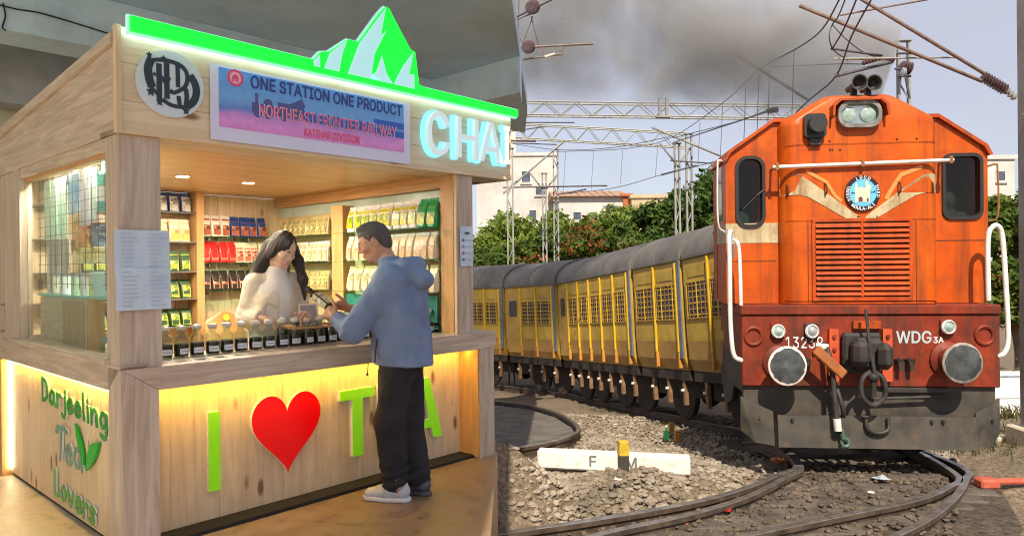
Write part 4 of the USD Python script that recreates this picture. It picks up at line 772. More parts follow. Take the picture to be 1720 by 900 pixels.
for g_ in scr.geoms: part('scuffed_stripe', on_nose(g_, 0.0065, 0.005), mat('loco_peach', (0.80, 0.26, 0.06), rough=0.5), loco)
SEAM = mat('panel_seam', (0.10, 0.03, 0.012), rough=0.8)
for z in (3.555, 2.70): part('panel_seam', on_nose(sbox(-0.898, z, 0.898, z + 0.010), 0.004, 0.004), SEAM, loco)
for x in (-0.62, 0.60): part('panel_seam', on_nose(sbox(x, 1.78, x + 0.008, 2.69), 0.0042, 0.004), SEAM, loco)
part('weld_bead', on_nose(sbox(-0.90, 1.766, 0.90, 1.80), 0.012, 0.012), MAROON, loco)
part('cab_seam', bx(0.93, 1.515, 0.2155, 0.2195, 2.465, 2.475), SEAM, loco); part('cab_seam', bx(-1.515, -0.93, 0.2155, 0.2195, 2.255, 2.262), SEAM, loco)
# radiator grille: frame, centre bar and slats
gr = part('grille', cat([bx(-0.575, 0.56, -0.022, -0.001, 2.685, 2.725, .004), bx(-0.575, 0.56, -0.022, -0.001, 1.80, 1.845, .004), bx(-0.575, -0.535, -0.022, -0.001, 1.8455, 2.6845, .004), bx(0.52, 0.56, -0.022, -0.001, 1.8455, 2.6845, .004)]), ORANGE_D, loco)
part('grille_back', bx(-0.535, 0.52, -0.003, -0.0012, 1.845, 2.685), DARK, gr); part('centre_bar', bx(-0.022, 0.006, -0.030, -0.003, 1.8455, 2.6845, .003), ORANGE_D, gr)
for k in range(14):
    z = 1.862 + k * 0.0588
    for x0, x1 in ((-0.533, -0.0225), (0.0065, 0.518)): part('slat', T(RX(bx(x0, x1, -0.004, 0.004, -0.027, 0.027), -38), 0, -0.020, z + 0.02), ORANGE_D, gr)
# headlamps
hl = part('headlamp', prism(sbox(-0.155, 3.86, 0.075, 3.90).buffer(0.13, quad_segs=8).difference(sbox(-0.15, 3.868, 0.07, 3.892).buffer(0.098, quad_segs=8)), -0.085, 0.03), mat('lamp_housing', (0.12, 0.11, 0.10), (0.3, 0.28, 0.26), 8, rough=0.45), loco)
part('housing_back', prism(sbox(-0.15, 3.868, 0.07, 3.892).buffer(0.099, quad_segs=8), -0.02, 0.03), mat('reflector', (0.55, 0.58, 0.55), rough=0.25, metal=1.0), hl)
for x in (-0.145, 0.065): part('lens', T(RX(lathe([(0, 0.0), (0.088, 0.0), (0.086, 0.018), (0.05, 0.035), (0, 0.04)], 20), 90), x, -0.022, 3.88), LENS, hl, 40)
part('lamp_hood', prism(Polygon([(-0.36, 3.86), (-0.35, 3.98), (-0.28, 4.05), (0.20, 4.05), (0.27, 3.98), (0.28, 3.86), (0.255, 3.86), (0.24, 3.97), (0.18, 4.025), (-0.26, 4.025), (-0.325, 3.97), (-0.335, 3.86)]), -0.12, 0.03), ORANGE_D, hl)
ml = part('marker_lamp', prism(rwin(-0.665, -0.415, 3.63, 3.90, 0.05), -0.07, 0.0), BLACK, loco)
part('hood_ring', T(RX(lathe([(0.085, 0), (0.10, 0), (0.10, 0.10), (0.085, 0.10)], 18), 90), -0.535, -0.0705, 3.775), BLACK, ml, 35); part('lens', T(RX(lathe([(0, 0), (0.07, 0), (0.05, 0.02), (0, 0.03)], 16), 90), -0.535, -0.0705, 3.775), mat('dark_lens', (0.05, 0.10, 0.09), rough=0.1), ml, 40)
part('lamp_bracket', bx(-0.60, -0.47, -0.06, -0.001, 3.55, 3.625, .005), SOOT, ml)
# twin horns
for k, x in enumerate((-0.015, 0.15)):
    h = part('horn', T(RX(lathe([(0, -0.25), (0.035, -0.25), (0.04, -0.1), (0.05, 0.02), (0.085, 0.10), (0.092, 0.115), (0.078, 0.113), (0.05, 0.03), (0.0, 0.0)], 20), 90), x, 0.10, 4.245 - 0.01 * k), SOOT, loco, 35)
    part('horn_foot', bx(x - 0.03, x + 0.03, 0.15, 0.21, 4.10, 4.22), SOOT, h)
part('handrail', cat([cyl((-1.03, -0.05, 3.315), (1.0, -0.05, 3.345), 0.021, n=10)]), WPAINT, loco, 40)
for x, z in ((-0.98, 3.315), (-0.01, 3.33), (0.97, 3.344)): part('rail_bracket', cat([cyl((x, -0.05, z), (x, 0.26 if abs(x) > .9 else 0.01, z), 0.013, n=8), bx(x - 0.02, x + 0.02, -0.075, -0.03, z - 0.04, z + 0.045, .006)]), RUST, loco)
for x in (-0.42, 0.41, -0.84, 0.80): part('grab_hook', tube(spl3([(x, 0.0 + 0.06 * (abs(x) > .7), 3.12), (x, -0.05 + 0.06 * (abs(x) > .7), 3.10), (x + .004, -0.055 + .06 * (abs(x) > .7), 3.02), (x, 0.0 + .07 * (abs(x) > .7), 2.99)], 4), 0.010, 6), SEAM, loco)
for k in range(14):
    r = random.Random(k); part('rivet', T(trimesh.creation.icosphere(1, 0.012), r.uniform(-0.85, 0.85) * 0.8, -0.002, r.choice((3.60, 3.50, 2.74, 2.66))), SEAM, loco)
# round badge with a towered gateway
def B2(x, y): return ((x - 500) / 500 * 0.385, (470 - y) / 500 * 0.385)
BX, BZ = 0.0, 3.005
def badge(shape, y0, y1, m, nm, par): return part(nm, T(prism(shape, y0, y1), BX, 0, BZ), m, par)
bd = badge(Point(0, 0).buffer(0.197, quad_segs=16), -0.034, -0.006, mat('badge_black', (0.02, 0.012, 0.02), rough=0.35), 'badge', loco)
badge(Point(0, 0).buffer(0.152, quad_segs=16), -0.0375, -0.0345, mat('badge_sky', (0.10, 0.42, 0.72), (0.16, 0.52, 0.78), 6, rough=0.35), 'badge_face', bd)
fort = unary_union([sbox(*B2(385, 600), *B2(600, 410)), sbox(*B2(385, 420), *B2(420, 370)), sbox(*B2(540, 420), *B2(575, 330)), sbox(*B2(575, 420), *B2(612, 370)), Polygon([B2(450, 410), B2(478, 370), B2(506, 410)]),
    Polygon([B2(383, 372), B2(402, 300), B2(422, 372)]), Polygon([B2(538, 332), B2(556, 280), B2(577, 332)]), Polygon([B2(573, 372), B2(594, 345), B2(614, 372)])] + [sbox(*B2(390 + 26 * k, 412), *B2(403 + 26 * k, 395)) for k in range(8)])
badge(fort, -0.0405, -0.038, mat('badge_cream', (0.74, 0.64, 0.44), rough=0.4), 'badge_gateway', bd)
badge(unary_union([sbox(*B2(432, 595), *B2(494, 555)), Point(*B2(463, 556)).buffer(0.024), sbox(*B2(553, 592), *B2(580, 545))]), -0.0425, -0.041, mat('badge_brown', (0.14, 0.05, 0.04), rough=0.4), 'badge_doors', bd)
for q_ in ([sbox(*B2(330, 475), *B2(384, 462)), Point(*B2(345, 468)).buffer(0.012)], [sbox(*B2(613, 470), *B2(680, 455)), Point(*B2(668, 455)).buffer(0.012)]): badge(unary_union(q_), -0.0405, -0.038, mat('badge_navy', (0.03, 0.08, 0.2), rough=0.4), 'badge_cannon', bd)
def arc_text(txt, a0, a1, rad, h, flip):
    ms = []
    for i, c in enumerate(txt):
        if c == ' ': continue
        a = math.radians(a0 + (a1 - a0) * i / max(len(txt) - 1, 1)); t = T(text_on(c, h, 0.003, True), 0, -0.0345, -h / 2)
        t = RY(t, 90 - math.degrees(a) + (180 if flip else 0)); ms.append(T(t, BX + rad * math.cos(a), 0, BZ + rad * math.sin(a)))
    return ms
for t_ in arc_text('LOCO', 112, 66, 0.174, 0.032, False) + arc_text('DIESEL', 205, 155, 0.174, 0.030, False) + arc_text('SHED', 25, -12, 0.174, 0.032, False) + arc_text('MOULA-ALI', 232, 312, 0.176, 0.034, True): part('badge_letter', t_, mat('badge_white', (0.8, 0.8, 0.8), rough=0.4), bd)
# footplate and buffer beam
HY = -0.14
part('footplate', bx(-1.44, 1.44, HY - 0.03, 1.04, 1.655, 1.760, 0.012), MAROON, loco)
beam = part('buffer_beam', bx(-1.42, 1.44, HY, HY + 0.10, 0.86, 1.652, .01), MAROON, loco)
for s_ in (-1, 1): part('side_frame', bx(*sorted((s_ * 1.34, s_ * 1.40)), HY + .105, 1.04, 1.15, 1.654), MAROON, loco)
part('rear_frame', bx(-0.95, 0.95, 1.042, 3.6, 1.15, 1.76), MAROON, loco)
part('lifting_ring', T(RX(trimesh.creation.torus(0.095, 0.022, 20, 8), 90), -1.29, HY - 0.006, 1.42), MAROON, beam, 40); part('lifting_ring', T(RX(trimesh.creation.torus(0.095, 0.022, 20, 8), 90), 1.27, HY - 0.006, 1.43), MAROON, beam, 40)
part('beam_plate', bx(-0.18, 0.13, HY - .05, HY - .001, 1.50, 1.585, .005), ORANGE_D, beam)
for x, w in ((-1.02, 0.0), (0.86, 0.0), (-0.64, 1.0)):
    z = 1.475 if x < 0 else 1.52
    l = part('marker_light', cat([bx(x - .075, x + .075, HY - .03, HY - .001, z - .085, z + .085, .008)]), MAROON if not w else SOOT, beam)
    part('lamp_bezel', T(RX(lathe([(0, 0), (0.075, 0), (0.08, 0.03), (0.068, 0.045), (0.06, 0.03), (0, 0.025)], 18), 90), x, HY - 0.031, z), WPAINT, l, 35)
    part('lens', T(RX(lathe([(0, 0.026), (0.055, 0.032), (0.03, 0.05), (0, 0.054)], 16), 90), x, HY - 0.031, z), LENS if not w else mat('grey_lens', (0.30, 0.31, 0.33), rough=0.3), l, 40)
NUM = mat('number_paint', (0.66, 0.68, 0.66), (0.78, 0.80, 0.78), 20, rough=0.5); NUMG = mat('letter_paint_grey', (0.36, 0.44, 0.46), (0.45, 0.55, 0.57), 20, rough=0.5)
part('number', T(text_on('13239', 0.125, 0.002, False, 0.42), -0.715, HY - 0.002, 1.285), NUM, beam)
part('class_letters', T(text_on('WDG', 0.125, 0.002, True, 0.385), 0.505, HY - 0.002, 1.345), NUMG, beam); part('class_letters', T(text_on('3A', 0.065, 0.002, True, 0.115), 0.775, HY - 0.002, 1.345), NUM, beam)
# buffers
for x, z in ((-1.0, 1.13), (0.86, 1.17)):
    b = part('buffer', cat([T(RX(lathe([(0, 0), (0.19, 0), (0.19, 0.03), (0.13, 0.06), (0.115, 0.16), (0.085, 0.16), (0.085, 0.30), (0, 0.30)], 20), 90), x, HY - 0.001, z)]), MAROON, loco, 35)
    part('buffer_head', T(RX(lathe([(0, 0.301), (0.18, 0.301), (0.207, 0.312), (0.212, 0.328), (0.19, 0.342), (0.10, 0.352), (0, 0.355)], 32), 90), x, HY - 0.001, z), mat('buffer_black', (0.028, 0.032, 0.034), (0.075, 0.082, 0.084), 6, rough=0.4, dirt=((0.15, 0.16, 0.16), 9, .5)), b, 30)
    rr = random.Random(int(x * 100)); n_ = 36; rg = []
    for k in range(n_):
        a = k / n_ * 2 * PI; w1 = 0.018 + 0.014 * rr.random(); rg.append([[ (0.2135 - q) * math.cos(a), yy, (0.2135 - q) * math.sin(a)] for q, yy in ((0.0, -0.3260), (0.004, -0.3370), (w1, -0.3445), (w1, -0.3300))])
    ring = np.array(rg); fr_ = []
    for i in range(n_):
        for j in range(4): a, b_, c, d = i * 4 + j, ((i + 1) % n_) * 4 + j, ((i + 1) % n_) * 4 + (j + 1) % 4, i * 4 + (j + 1) % 4; fr_ += [[a, b_, c], [a, c, d]]
    part('worn_rim', T(trimesh.Trimesh(ring.reshape(-1, 3), np.array(fr_), process=False), x, HY - 0.004, z), mat('rim_grimy', (0.16, 0.13, 0.11), (0.42, 0.37, 0.33), 9, rough=0.6, dirt=((0.1, 0.06, 0.04), 8, .8)) if x > 0 else mat('worn_white', (0.62, 0.56, 0.50), (0.78, 0.72, 0.66), 12, rough=0.6, dirt=((0.3, 0.15, 0.08), 12, .7)), b, 40)
SH = -0.10
fit = loco
_part0 = part
def part(name, mesh, mat_, parent, smooth=False, label=None):
    return _part0(name, T(mesh, SH, 0, 0), mat_, parent, smooth, label)
# coupler, draw hook, brackets
cp = part('coupler', cat([bx(-0.21, 0.22, HY - .10, HY - .001, 1.02, 1.46, .03), bx(-0.15, 0.17, HY - .30, HY - .10, 1.08, 1.42, .05), bx(-0.20, -0.02, HY - .42, HY - .26, 1.14, 1.40, .05), bx(0.06, 0.22, HY - .44, HY - .28, 1.10, 1.38, .06)]), SOOT, fit)
part('release_rod', cat([cyl((0.0, HY - .2, 1.72), (0.0, HY - .32, 1.30), 0.018, n=8), cyl((0.0, HY - .32, 1.30), (0.03, HY - .36, 1.05), 0.022, n=8)]), SOOT, cp)
lk = [(0.02, HY - .30, 1.08), (-0.09, HY - .33, 1.0), (-0.10, HY - .34, 0.82), (0.02, HY - .34, 0.72), (0.14, HY - .34, 0.82), (0.13, HY - .33, 1.0), (0.03, HY - .30, 1.08)]
part('link', tube(spl3(lk, 5), 0.026, 8), SOOT, cp, 40); part('link_bolt', cat([T(trimesh.creation.icosphere(2, 0.06), 0.03, HY - .32, 1.02), cyl((0.03, HY - .32, 1.0), (0.03, HY - .32, 0.80), 0.03, n=8)]), SOOT, cp, 40)
for s, x in ((-1, -0.30), (1, 0.29)):
    k = part('coupler_bracket', prism(Polygon([(x - 0.05, 1.50), (x + 0.05, 1.50), (x + 0.05, 1.02), (x + 0.05 - s * 0.0, 0.93), (x - 0.02 - s * .03, 0.93), (x - 0.06, 1.0)]), HY - 0.07, HY - 0.001), mat('bracket_red', (0.45, 0.06, 0.02), (0.58, 0.09, 0.025), 6, rough=0.5), fit)
    for zz in (1.42, 1.28, 1.14): part('bolt', cyl((x, HY - .071, zz), (x, HY - .095, zz), 0.022, n=6), MAROON, k)
for x in (-0.72, -0.60, 0.42, 0.54): part('hose_cock', cat([cyl((x, HY - .001, 1.16), (x, HY - .10, 1.14), 0.035, n=10), cyl((x, HY - .08, 1.14), (x, HY - .09, 1.05), 0.025, n=8)]), SOOT, fit, 40)
part('pipe_bracket', bx(0.36, 0.62, HY - .03, HY - .001, 1.17, 1.21), MAROON, fit)
# hoses and lever
ho = part('brake_hose', tube(spl3([(-0.41, HY - .05, 1.34), (-0.40, HY - .18, 1.24), (-0.37, HY - .22, 1.0), (-0.36, HY - .24, 0.75), (-0.34, HY - .26, 0.52), (-0.27, HY - .24, 0.36)], 6), 0.030, 10), SOOT, fit, 40)
part('hose_cap', cat([T(trimesh.creation.icosphere(2, 0.04), -0.43, HY - .12, 1.31), cyl((-0.52, HY - .11, 1.33), (-0.38, HY - .11, 1.32), 0.022, n=8)]), WPAINT, ho, 40); part('hose_sleeve', cyl((-0.345, HY - .26, 0.56), (-0.335, HY - .265, 0.43), 0.042, n=10), WPAINT, ho, 40)
part('hose_coupling', cat([T(RX(trimesh.creation.torus(0.04, 0.018, 14, 8), 80), -0.25, HY - .24, 0.30), cyl((-0.30, HY - .25, 0.45), (-0.27, HY - .25, 0.34), 0.03, n=8)]), mat('coupling_green', (0.06, 0.12, 0.09), rough=0.5), ho, 40)
part('brake_hose', tube(spl3([(-0.33, HY - .02, 1.0), (-0.30, HY - .15, 0.85), (-0.26, HY - .2, 0.66), (-0.22, HY - .12, 0.55)], 6), 0.026, 8), SOOT, fit, 40)
part('lever', T(RY(cat([bx(-0.22, 0.20, -0.02, 0.02, -0.055, 0.055, .015)]), 42), -0.42, HY - .30, 1.16), mat('rusty_orange', (0.26, 0.075, 0.02), (0.40, 0.13, 0.035), 7, rough=0.7), fit)
part('cross_pipe', cat([cyl((0.10, HY - .04, 0.735), (0.98, HY - .03, 0.77), 0.018, n=8)]), SOOT, fit)
part = _part0
# aprons and plough
part('apron', bx(-1.40, 1.42, HY + 0.06, HY + 0.12, 0.50, 0.858, .008), APRON, loco)
part('apron_strip', bx(0.18, 0.90, HY - 0.03, HY + 0.055, 0.80, 0.855, .008), SOOT, loco)
part('plough', trimesh.convex.convex_hull(np.array([[x, HY - .14 + (z < .3) * -.05 + b, z] for x, z in ((-1.06, 0.565), (1.10, 0.565), (-1.06, 0.225), (1.10, 0.225)) for b in (0, .03)])), APRON, loco)
for s in (-1, 1):
    part('plough_wing', trimesh.convex.convex_hull(np.array([[s * x, y + b, z] for x, y, z in ((1.105, HY - .12, 0.60), (1.44, HY + .02, 0.74), (1.44, HY + .02, 0.36), (1.30, HY - .10, 0.25), (1.105, HY - .18, 0.24)) for b in (0, .025)])), APRON, loco)
part('plough_ring', tube(spl3([(-0.10, HY - .18, 0.56), (-0.09, HY - .21, 0.44), (0.02, HY - .22, 0.40), (0.13, HY - .21, 0.44), (0.14, HY - .18, 0.56)], 5), 0.022, 8), SOOT, loco, 40)
for x in (-1.25, 0.62, 0.74, 1.31, -0.9): part('bolt', cyl((x, HY - .185 if abs(x) < 1.1 else HY - .08, 0.52), (x, HY - .10, 0.52), 0.018, n=6), SOOT, loco)
# white end rails
part('end_rail', tube(spl3([(-1.47, 0.1, 2.30), (-1.49, 0.02, 2.52), (-1.52, -0.05, 2.60), (-1.55, -0.10, 2.52), (-1.55, -0.12, 2.2), (-1.55, -0.13, 1.6), (-1.52, -0.14, 1.22), (-1.42, -0.12, 1.14)], 6), 0.027, 10), WPAINT, loco, 40)
part('end_rail', tube(spl3([(-1.42, -0.10, 1.76), (-1.43, -0.10, 2.3), (-1.45, -0.09, 2.46), (-1.48, -0.03, 2.5)], 6), 0.022, 10), WPAINT, loco, 40)
part('end_rail', tube(spl3([(1.34, -0.10, 1.80), (1.34, -0.10, 2.45), (1.39, -0.10, 2.60), (1.46, -0.10, 2.60), (1.50, -0.10, 2.45), (1.52, -0.12, 1.9), (1.53, -0.13, 1.4), (1.49, -0.13, 1.24), (1.42, -0.12, 1.20)], 6), 0.027, 10), WPAINT, loco, 40)
part('mirror_frame', tube(spl3([(1.52, 0.25, 3.30), (1.60, 0.2, 3.32), (1.62, 0.2, 3.25), (1.62, 0.2, 2.75), (1.53, 0.25, 2.68)], 5), 0.011, 6), RUST, loco, 40)
part('mirror_frame', tube(spl3([(-1.52, 0.25, 3.42), (-1.60, 0.2, 3.44), (-1.62, 0.2, 3.35), (-1.62, 0.2, 2.72), (-1.53, 0.25, 2.6)], 5), 0.011, 6), WPAINT, loco, 40)
# engine hood behind the cab, fuel tank, bogies
part('engine_hood', cat([bx(-0.88, 0.88, 1.025, 3.6, 1.765, 3.80, .08)]), ORANGE_D, loco)
for k in range(3): part('hood_door', bx(-0.892, -0.881, 1.3 + .7 * k, 1.9 + .7 * k, 1.95, 3.5, .003), ORANGE, loco)
part('exhaust', cat([bx(-0.25, 0.25, 2.2, 2.8, 3.80, 3.95, .02)]), SOOT, loco)
part('fuel_tank', bx(-0.95, 0.95, 1.9, 3.0, 0.35, 1.14, .08), SOOT, loco)
for yy in (0.55, 1.55, 3.55):
    ax = part('wheelset', cyl((-0.75, yy, 0.52), (0.75, yy, 0.52), 0.08, n=12), SOOT, loco)
    for s in (-0.80, 0.80): part('wheel', T(RY(lathe([(0, -0.06), (0.52, -0.06), (0.54, -0.03), (0.50, 0.06), (0, 0.06)], 28), 90), s, yy, 0.52), SOOT, ax, 35)
for s in (-1, 1): part('bogie_frame', cat([bx(min(s * 0.95, s * 1.02), max(s * 0.95, s * 1.02), 0.25, 1.8, 0.55, 0.95, .04), bx(min(s * 0.95, s * 1.05), max(s * 0.95, s * 1.05), 0.4, 0.7, 0.35, 0.75, .03)]), SOOT, loco)
# ================================================================ the coaches
YEL = mat('coach_yellow', (0.38, 0.235, 0.032), (0.54, 0.36, 0.05), 1.5, (1, 1, 0.5), 0.55, 0.15, 10, coord='object', dirt=((0.24, 0.16, 0.07), 2.2, 0.75), detail=8, spots=(9.0, 0.07, (0.14, 0.26, 0.24)))
YEL_LO = mat('coach_lower', (0.30, 0.15, 0.04), (0.38, 0.24, 0.055), 1.5, (1, 1, 2.0), 0.6, dirt=((0.30, 0.15, 0.08), 2.5, 0.7), detail=8)
YSTRIP = mat('bright_yellow', (0.62, 0.37, 0.012), (0.74, 0.47, 0.02), 4.0, rough=0.4, dirt=((0.4, 0.2, 0.03), 5.0, 0.5))
ROOFG = mat('coach_roof', (0.085, 0.078, 0.072), (0.17, 0.158, 0.145), 1.2, rough=0.75, dirt=((0.14, 0.12, 0.10), 2.0, 0.6), detail=8)
VEST = mat('vestibule_grey', (0.10, 0.11, 0.15), (0.16, 0.17, 0.22), 4, rough=0.7)
UNDER = mat('underframe', (0.018, 0.014, 0.012), (0.05, 0.036, 0.026), 5, rough=0.8)
BRK = mat('brown_bracket', (0.16, 0.085, 0.04), (0.28, 0.16, 0.08), 6, rough=0.75)
PANE = mat('coach_window', (0.02, 0.022, 0.025), (0.07, 0.075, 0.08), 5, rough=0.2)
path = spl3([(3.80, 11.0, 0), (3.56, 12.0, 0), (3.10, 13.4, 0), (2.63, 15.0, 0), (2.0, 17.2, 0), (1.22, 19.4, 0), (-0.18, 21.5, 0), (-1.9, 23.0, 0), (-4.2, 24.2, 0), (-7.5, 25.2, 0)], 30)
def path_at_px(px):
    s = 860 + path[:, 0] / path[:, 1] * FPX; i = int(np.argmin(np.abs(s - px))); return path[i]
bounds_px = [None, 1157, 1069, 940, 851, 765, None]
bpts = [path[3]] + [path_at_px(p) for p in bounds_px[1:-1]] + [path[-1]]
CW, CH = 2.7, 3.62
def coach(A, B, idx, label):
    A = np.array([A[0], A[1], path_z(A[1])]); B = np.array([B[0], B[1], path_z(B[1])])
    d = B - A; L = np.linalg.norm(d) - 0.16; rz = math.degrees(math.atan2(d[1], d[0])); ry = -math.degrees(math.asin(d[2] / np.linalg.norm(d)))
    A = A + d / np.linalg.norm(d) * 0.08
    c = thing('coach', label, 'train coach', A, rz, 'coaches of the train', ry=ry, sc=(1, 1, 1.05))
    # local: x along the coach away from the engine, visible side at y = 0 (outside is +y), body towards -y
    prof = [(-0.10, 0.98), (-0.02, 1.18), (0.0, 1.55), (0.0, 2.90), (-0.03, 2.98)]
    right = [(-CW - y, z) for y, z in prof[::-1]]
    part('body', prism(Polygon(prof + right), 0.0, L, 'yz'), YEL, c)
    roof = [(0.015, 2.965)] + [(-CW / 2 + (CW / 2 + 0.015) * math.cos(a), 2.965 + 0.66 * math.sin(a) ** 0.9) for a in np.linspace(0.12, PI - 0.12, 16)] + [(-CW - 0.015, 2.965)]
    rf = part('roof', prism(Polygon(roof), -0.01, L + 0.01, 'yz'), ROOFG, c, 30)
    nrib = max(2, int(L / 1.3))
    for k in range(nrib + 1):
        x = L * k / nrib; part('roof_seam', prism(Polygon(roof).buffer(0.012), x - 0.012, x + 0.012, 'yz'), ROOFG, rf)
    for k in range(max(1, int(L / 1.4))): part('roof_vent', bx((k + .5) * 1.4 - .09, (k + .5) * 1.4 + .09, -CW / 2 - .5, -CW / 2 - .3, 3.55, 3.68, .03), ROOFG, rf)
    part('gutter', bx(0, L, 0.002, 0.035, 2.93, 2.962), ROOFG, c)
    part('lower_panel', trimesh.convex.convex_hull(np.array([[x, y + e, z] for x in (0.02, L - 0.02) for y, z in ((-0.094, 0.99), (-0.018, 1.18), (0.001, 1.50)) for e in (0.0, 0.004)])), YEL_LO, c)
    for x in (-0.05, L + 0.001): part('vestibule', bx(x, x + 0.05, -CW + .3, -.22, 1.0, 3.1, .01), VEST, c)
    part('end_pillar', bx(-0.005, 0.10, 0.0005, 0.03, 1.2, 2.93), VEST, c)
    # windows, bars, strips
    z0, z1 = 1.90, 2.50
    nb = max(2, int(round((L - 0.2) / 0.72))); bw = (L - 0.2) / nb
    for k in range(nb):
        x0 = 0.1 + k * bw
        door = (k == nb - 1 and L > 2)
        part('bright_strip', bx(x0 + 0.02, x0 + 0.068, 0.001, 0.045, 1.30, 2.90, .008), YSTRIP, c)
        part('strip_foot', bx(x0 + 0.02, x0 + 0.068, -0.03, 0.038, 1.02, 1.295, .008), mat('strip_orange', (0.50, 0.20, 0.03), (0.6, 0.28, 0.04), 4), c)
        wx0, wx1 = x0 + 0.11, x0 + bw - 0.02
        if door:
            dr = part('door', bx(wx0, wx1, 0.001, 0.02, 1.10, 2.80, .004), mat('door_yellow', (0.36, 0.20, 0.05), (0.46, 0.28, 0.06), 3), c); part('door_window', bx(wx0 + .12, wx1 - .12, 0.0205, 0.025, 2.1, 2.55), PANE, dr); continue
        wn = part('window', bx(wx0, wx1, 0.001, 0.006, z0, z1), PANE, c)
        part('window_frame', prism(sbox(wx0 - .02, z0 - .02, wx1 + .02, z1 + .02).difference(sbox(wx0, z0, wx1, z1)), 0.001, 0.03), YEL, wn)
        nh = 6
        for i in range(nh): zz = z0 + (i + .5) * (z1 - z0) / nh; part('bar', bx(wx0, wx1, 0.008, 0.02, zz - .010, zz + .010), YSTRIP if (i + k) % 2 else YEL, wn)
        for i in range(5): xx = wx0 + (i + .5) * (wx1 - wx0) / 5; part('upright_bar', bx(xx - .011, xx + .011, 0.0205, 0.03, z0, z1), YSTRIP if (i * 7 + k) % 3 == 0 else BRK, wn)
        part('vent_panel', bx(wx0 + .05, wx1 - .05, 0.001, 0.012, 2.60, 2.80, .003), YEL, c)
    # underframe and bogies
    part('sole_bar', bx(0, L, -0.16, -0.10, 0.80, 0.975), UNDER, c); part('underframe', bx(0.05, L - .05, -CW + .35, -.45, 0.45, 0.97), UNDER, c)
    for k in range(max(3, int(L / 0.6))):
        x = 0.25 + k * 0.6
        if x > L - .1: break
        part('step_bracket', bx(x, x + 0.09, -0.20, -0.12, 0.35, 0.96, .01), BRK, c); part('bolt', cyl((x + .045, -.12, .62), (x + .045, -.07, .62), 0.03, n=6), WPAINT, c)
    for x in ([0.5, 1.5] if L > 2.2 else [L / 2]) + ([L - 1.5, L - .5] if L > 4 else []):
        w_ = part('wheelset', cyl((x, -CW / 2 - .75, .45), (x, -CW / 2 + .75, .45), 0.07, n=10), UNDER, c)
        for s_ in (-.8, .8): part('wheel', T(RX(lathe([(0, -.06), (.44, -.06), (.46, -.02), (.42, .06), (0, .06)], 24), 90), x, -CW / 2 + s_, .45), UNDER, w_, 35)
    return c
for k, nm in enumerate(('first yellow coach behind the orange engine', 'second yellow coach, with the bluish gangway end', 'third yellow coach, halfway along the bend', 'fourth yellow coach on the bend beyond the third', 'fifth yellow coach, partly behind the stall', 'last yellow coach, hidden mostly behind the stall')):
    coach(bpts[k], bpts[k + 1], k, nm)

# ================================================================ the tracks
RAILM = mat('rail_steel', (0.035, 0.026, 0.02), (0.11, 0.075, 0.05), 6, rough=0.55, bump=0.2, bscale=25, coord='position')
RAILTOP = mat('rail_running_top', (0.16, 0.14, 0.12), (0.30, 0.27, 0.25), 8, rough=0.35, metal=0.6, coord='position')
SLP = mat('sleeper', (0.06, 0.048, 0.038), (0.13, 0.105, 0.085), 5, rough=0.9, bump=0.4, bscale=20, coord='position')
def at_rail(px, py, z=-0.80):
    d = _F + _R * (px - 860) / FPX - _U * (py - 450) / FPX; t = (z - EYE) / d[2]; return np.array([0, 0, EYE]) + d * t
def sweep(pts, prof):
    pts = np.asarray(pts, float); tg = np.gradient(pts, axis=0); tg /= np.linalg.norm(tg, axis=1, keepdims=True); r = []
    for p, t in zip(pts, tg):
        n = np.array([t[1], -t[0], 0]); n /= np.linalg.norm(n); r.append([p + n * a + np.array([0, 0, b]) for a, b in prof])
    return loft(r)
PROF = [(-.036, -.003), (.036, -.003), (.036, -.045), (.010, -.06), (.010, -.135), (.07, -.155), (.07, -.172), (-.07, -.172), (-.07, -.155), (-.010, -.135), (-.010, -.06), (-.036, -.045)]
def rail(pts, label, k=10, group='rails'):
    p = spl3(pts, k); r = thing('rail', label, 'rail', (0, 0, 0), 0, group)
    part('rail_body', sweep(p, PROF), RAILM, r, 30); part('running_top', sweep(p, [(-.030, .002), (.030, .002), (.034, -.003), (-.034, -.003)]), RAILTOP, r); return p
def pxr(l, z=-0.80): return [at_rail(x, y, z) for x, y in l]
back_l = [(3.2, 9.0, -.80), (3.35, 10.0, -1.0), (3.6, 11.2, -1.32)]
back_r = [(4.85, 9.0, -.80), (5.0, 10.0, -1.0), (5.2, 11.2, -1.32)]
rl1 = rail(pxr([(700, 920), (850, 893), (1000, 871), (1160, 843), (1250, 819), (1310, 795), (1338, 782)]) + [(3.27, 8.6, -.80), (3.40, 9.6, -.92), (3.62, 11.2, -1.32)], 'dark rail sweeping in from the bottom edge to the engine, nearest the ballast heap')
rl2 = rail(pxr([(880, 935), (1010, 895), (1160, 862), (1256, 832), (1318, 801), (1345, 785)]) + [(3.33, 8.7, -.80), (3.44, 9.6, -.92)], 'second dark rail close beside the one nearest the ballast heap')
rr1 = rail(pxr([(1130, 925), (1290, 890), (1440, 859), (1540, 838), (1590, 818), (1606, 795)]) + back_r, 'dark rail curving under the plough from the bottom middle of the track')
rr2 = rail(pxr([(1420, 935), (1500, 900), (1565, 866), (1605, 832), (1622, 803), (1618, 785)]) + [(4.92, 9.0, -.80)], 'outermost dark rail bending in under the far buffer')
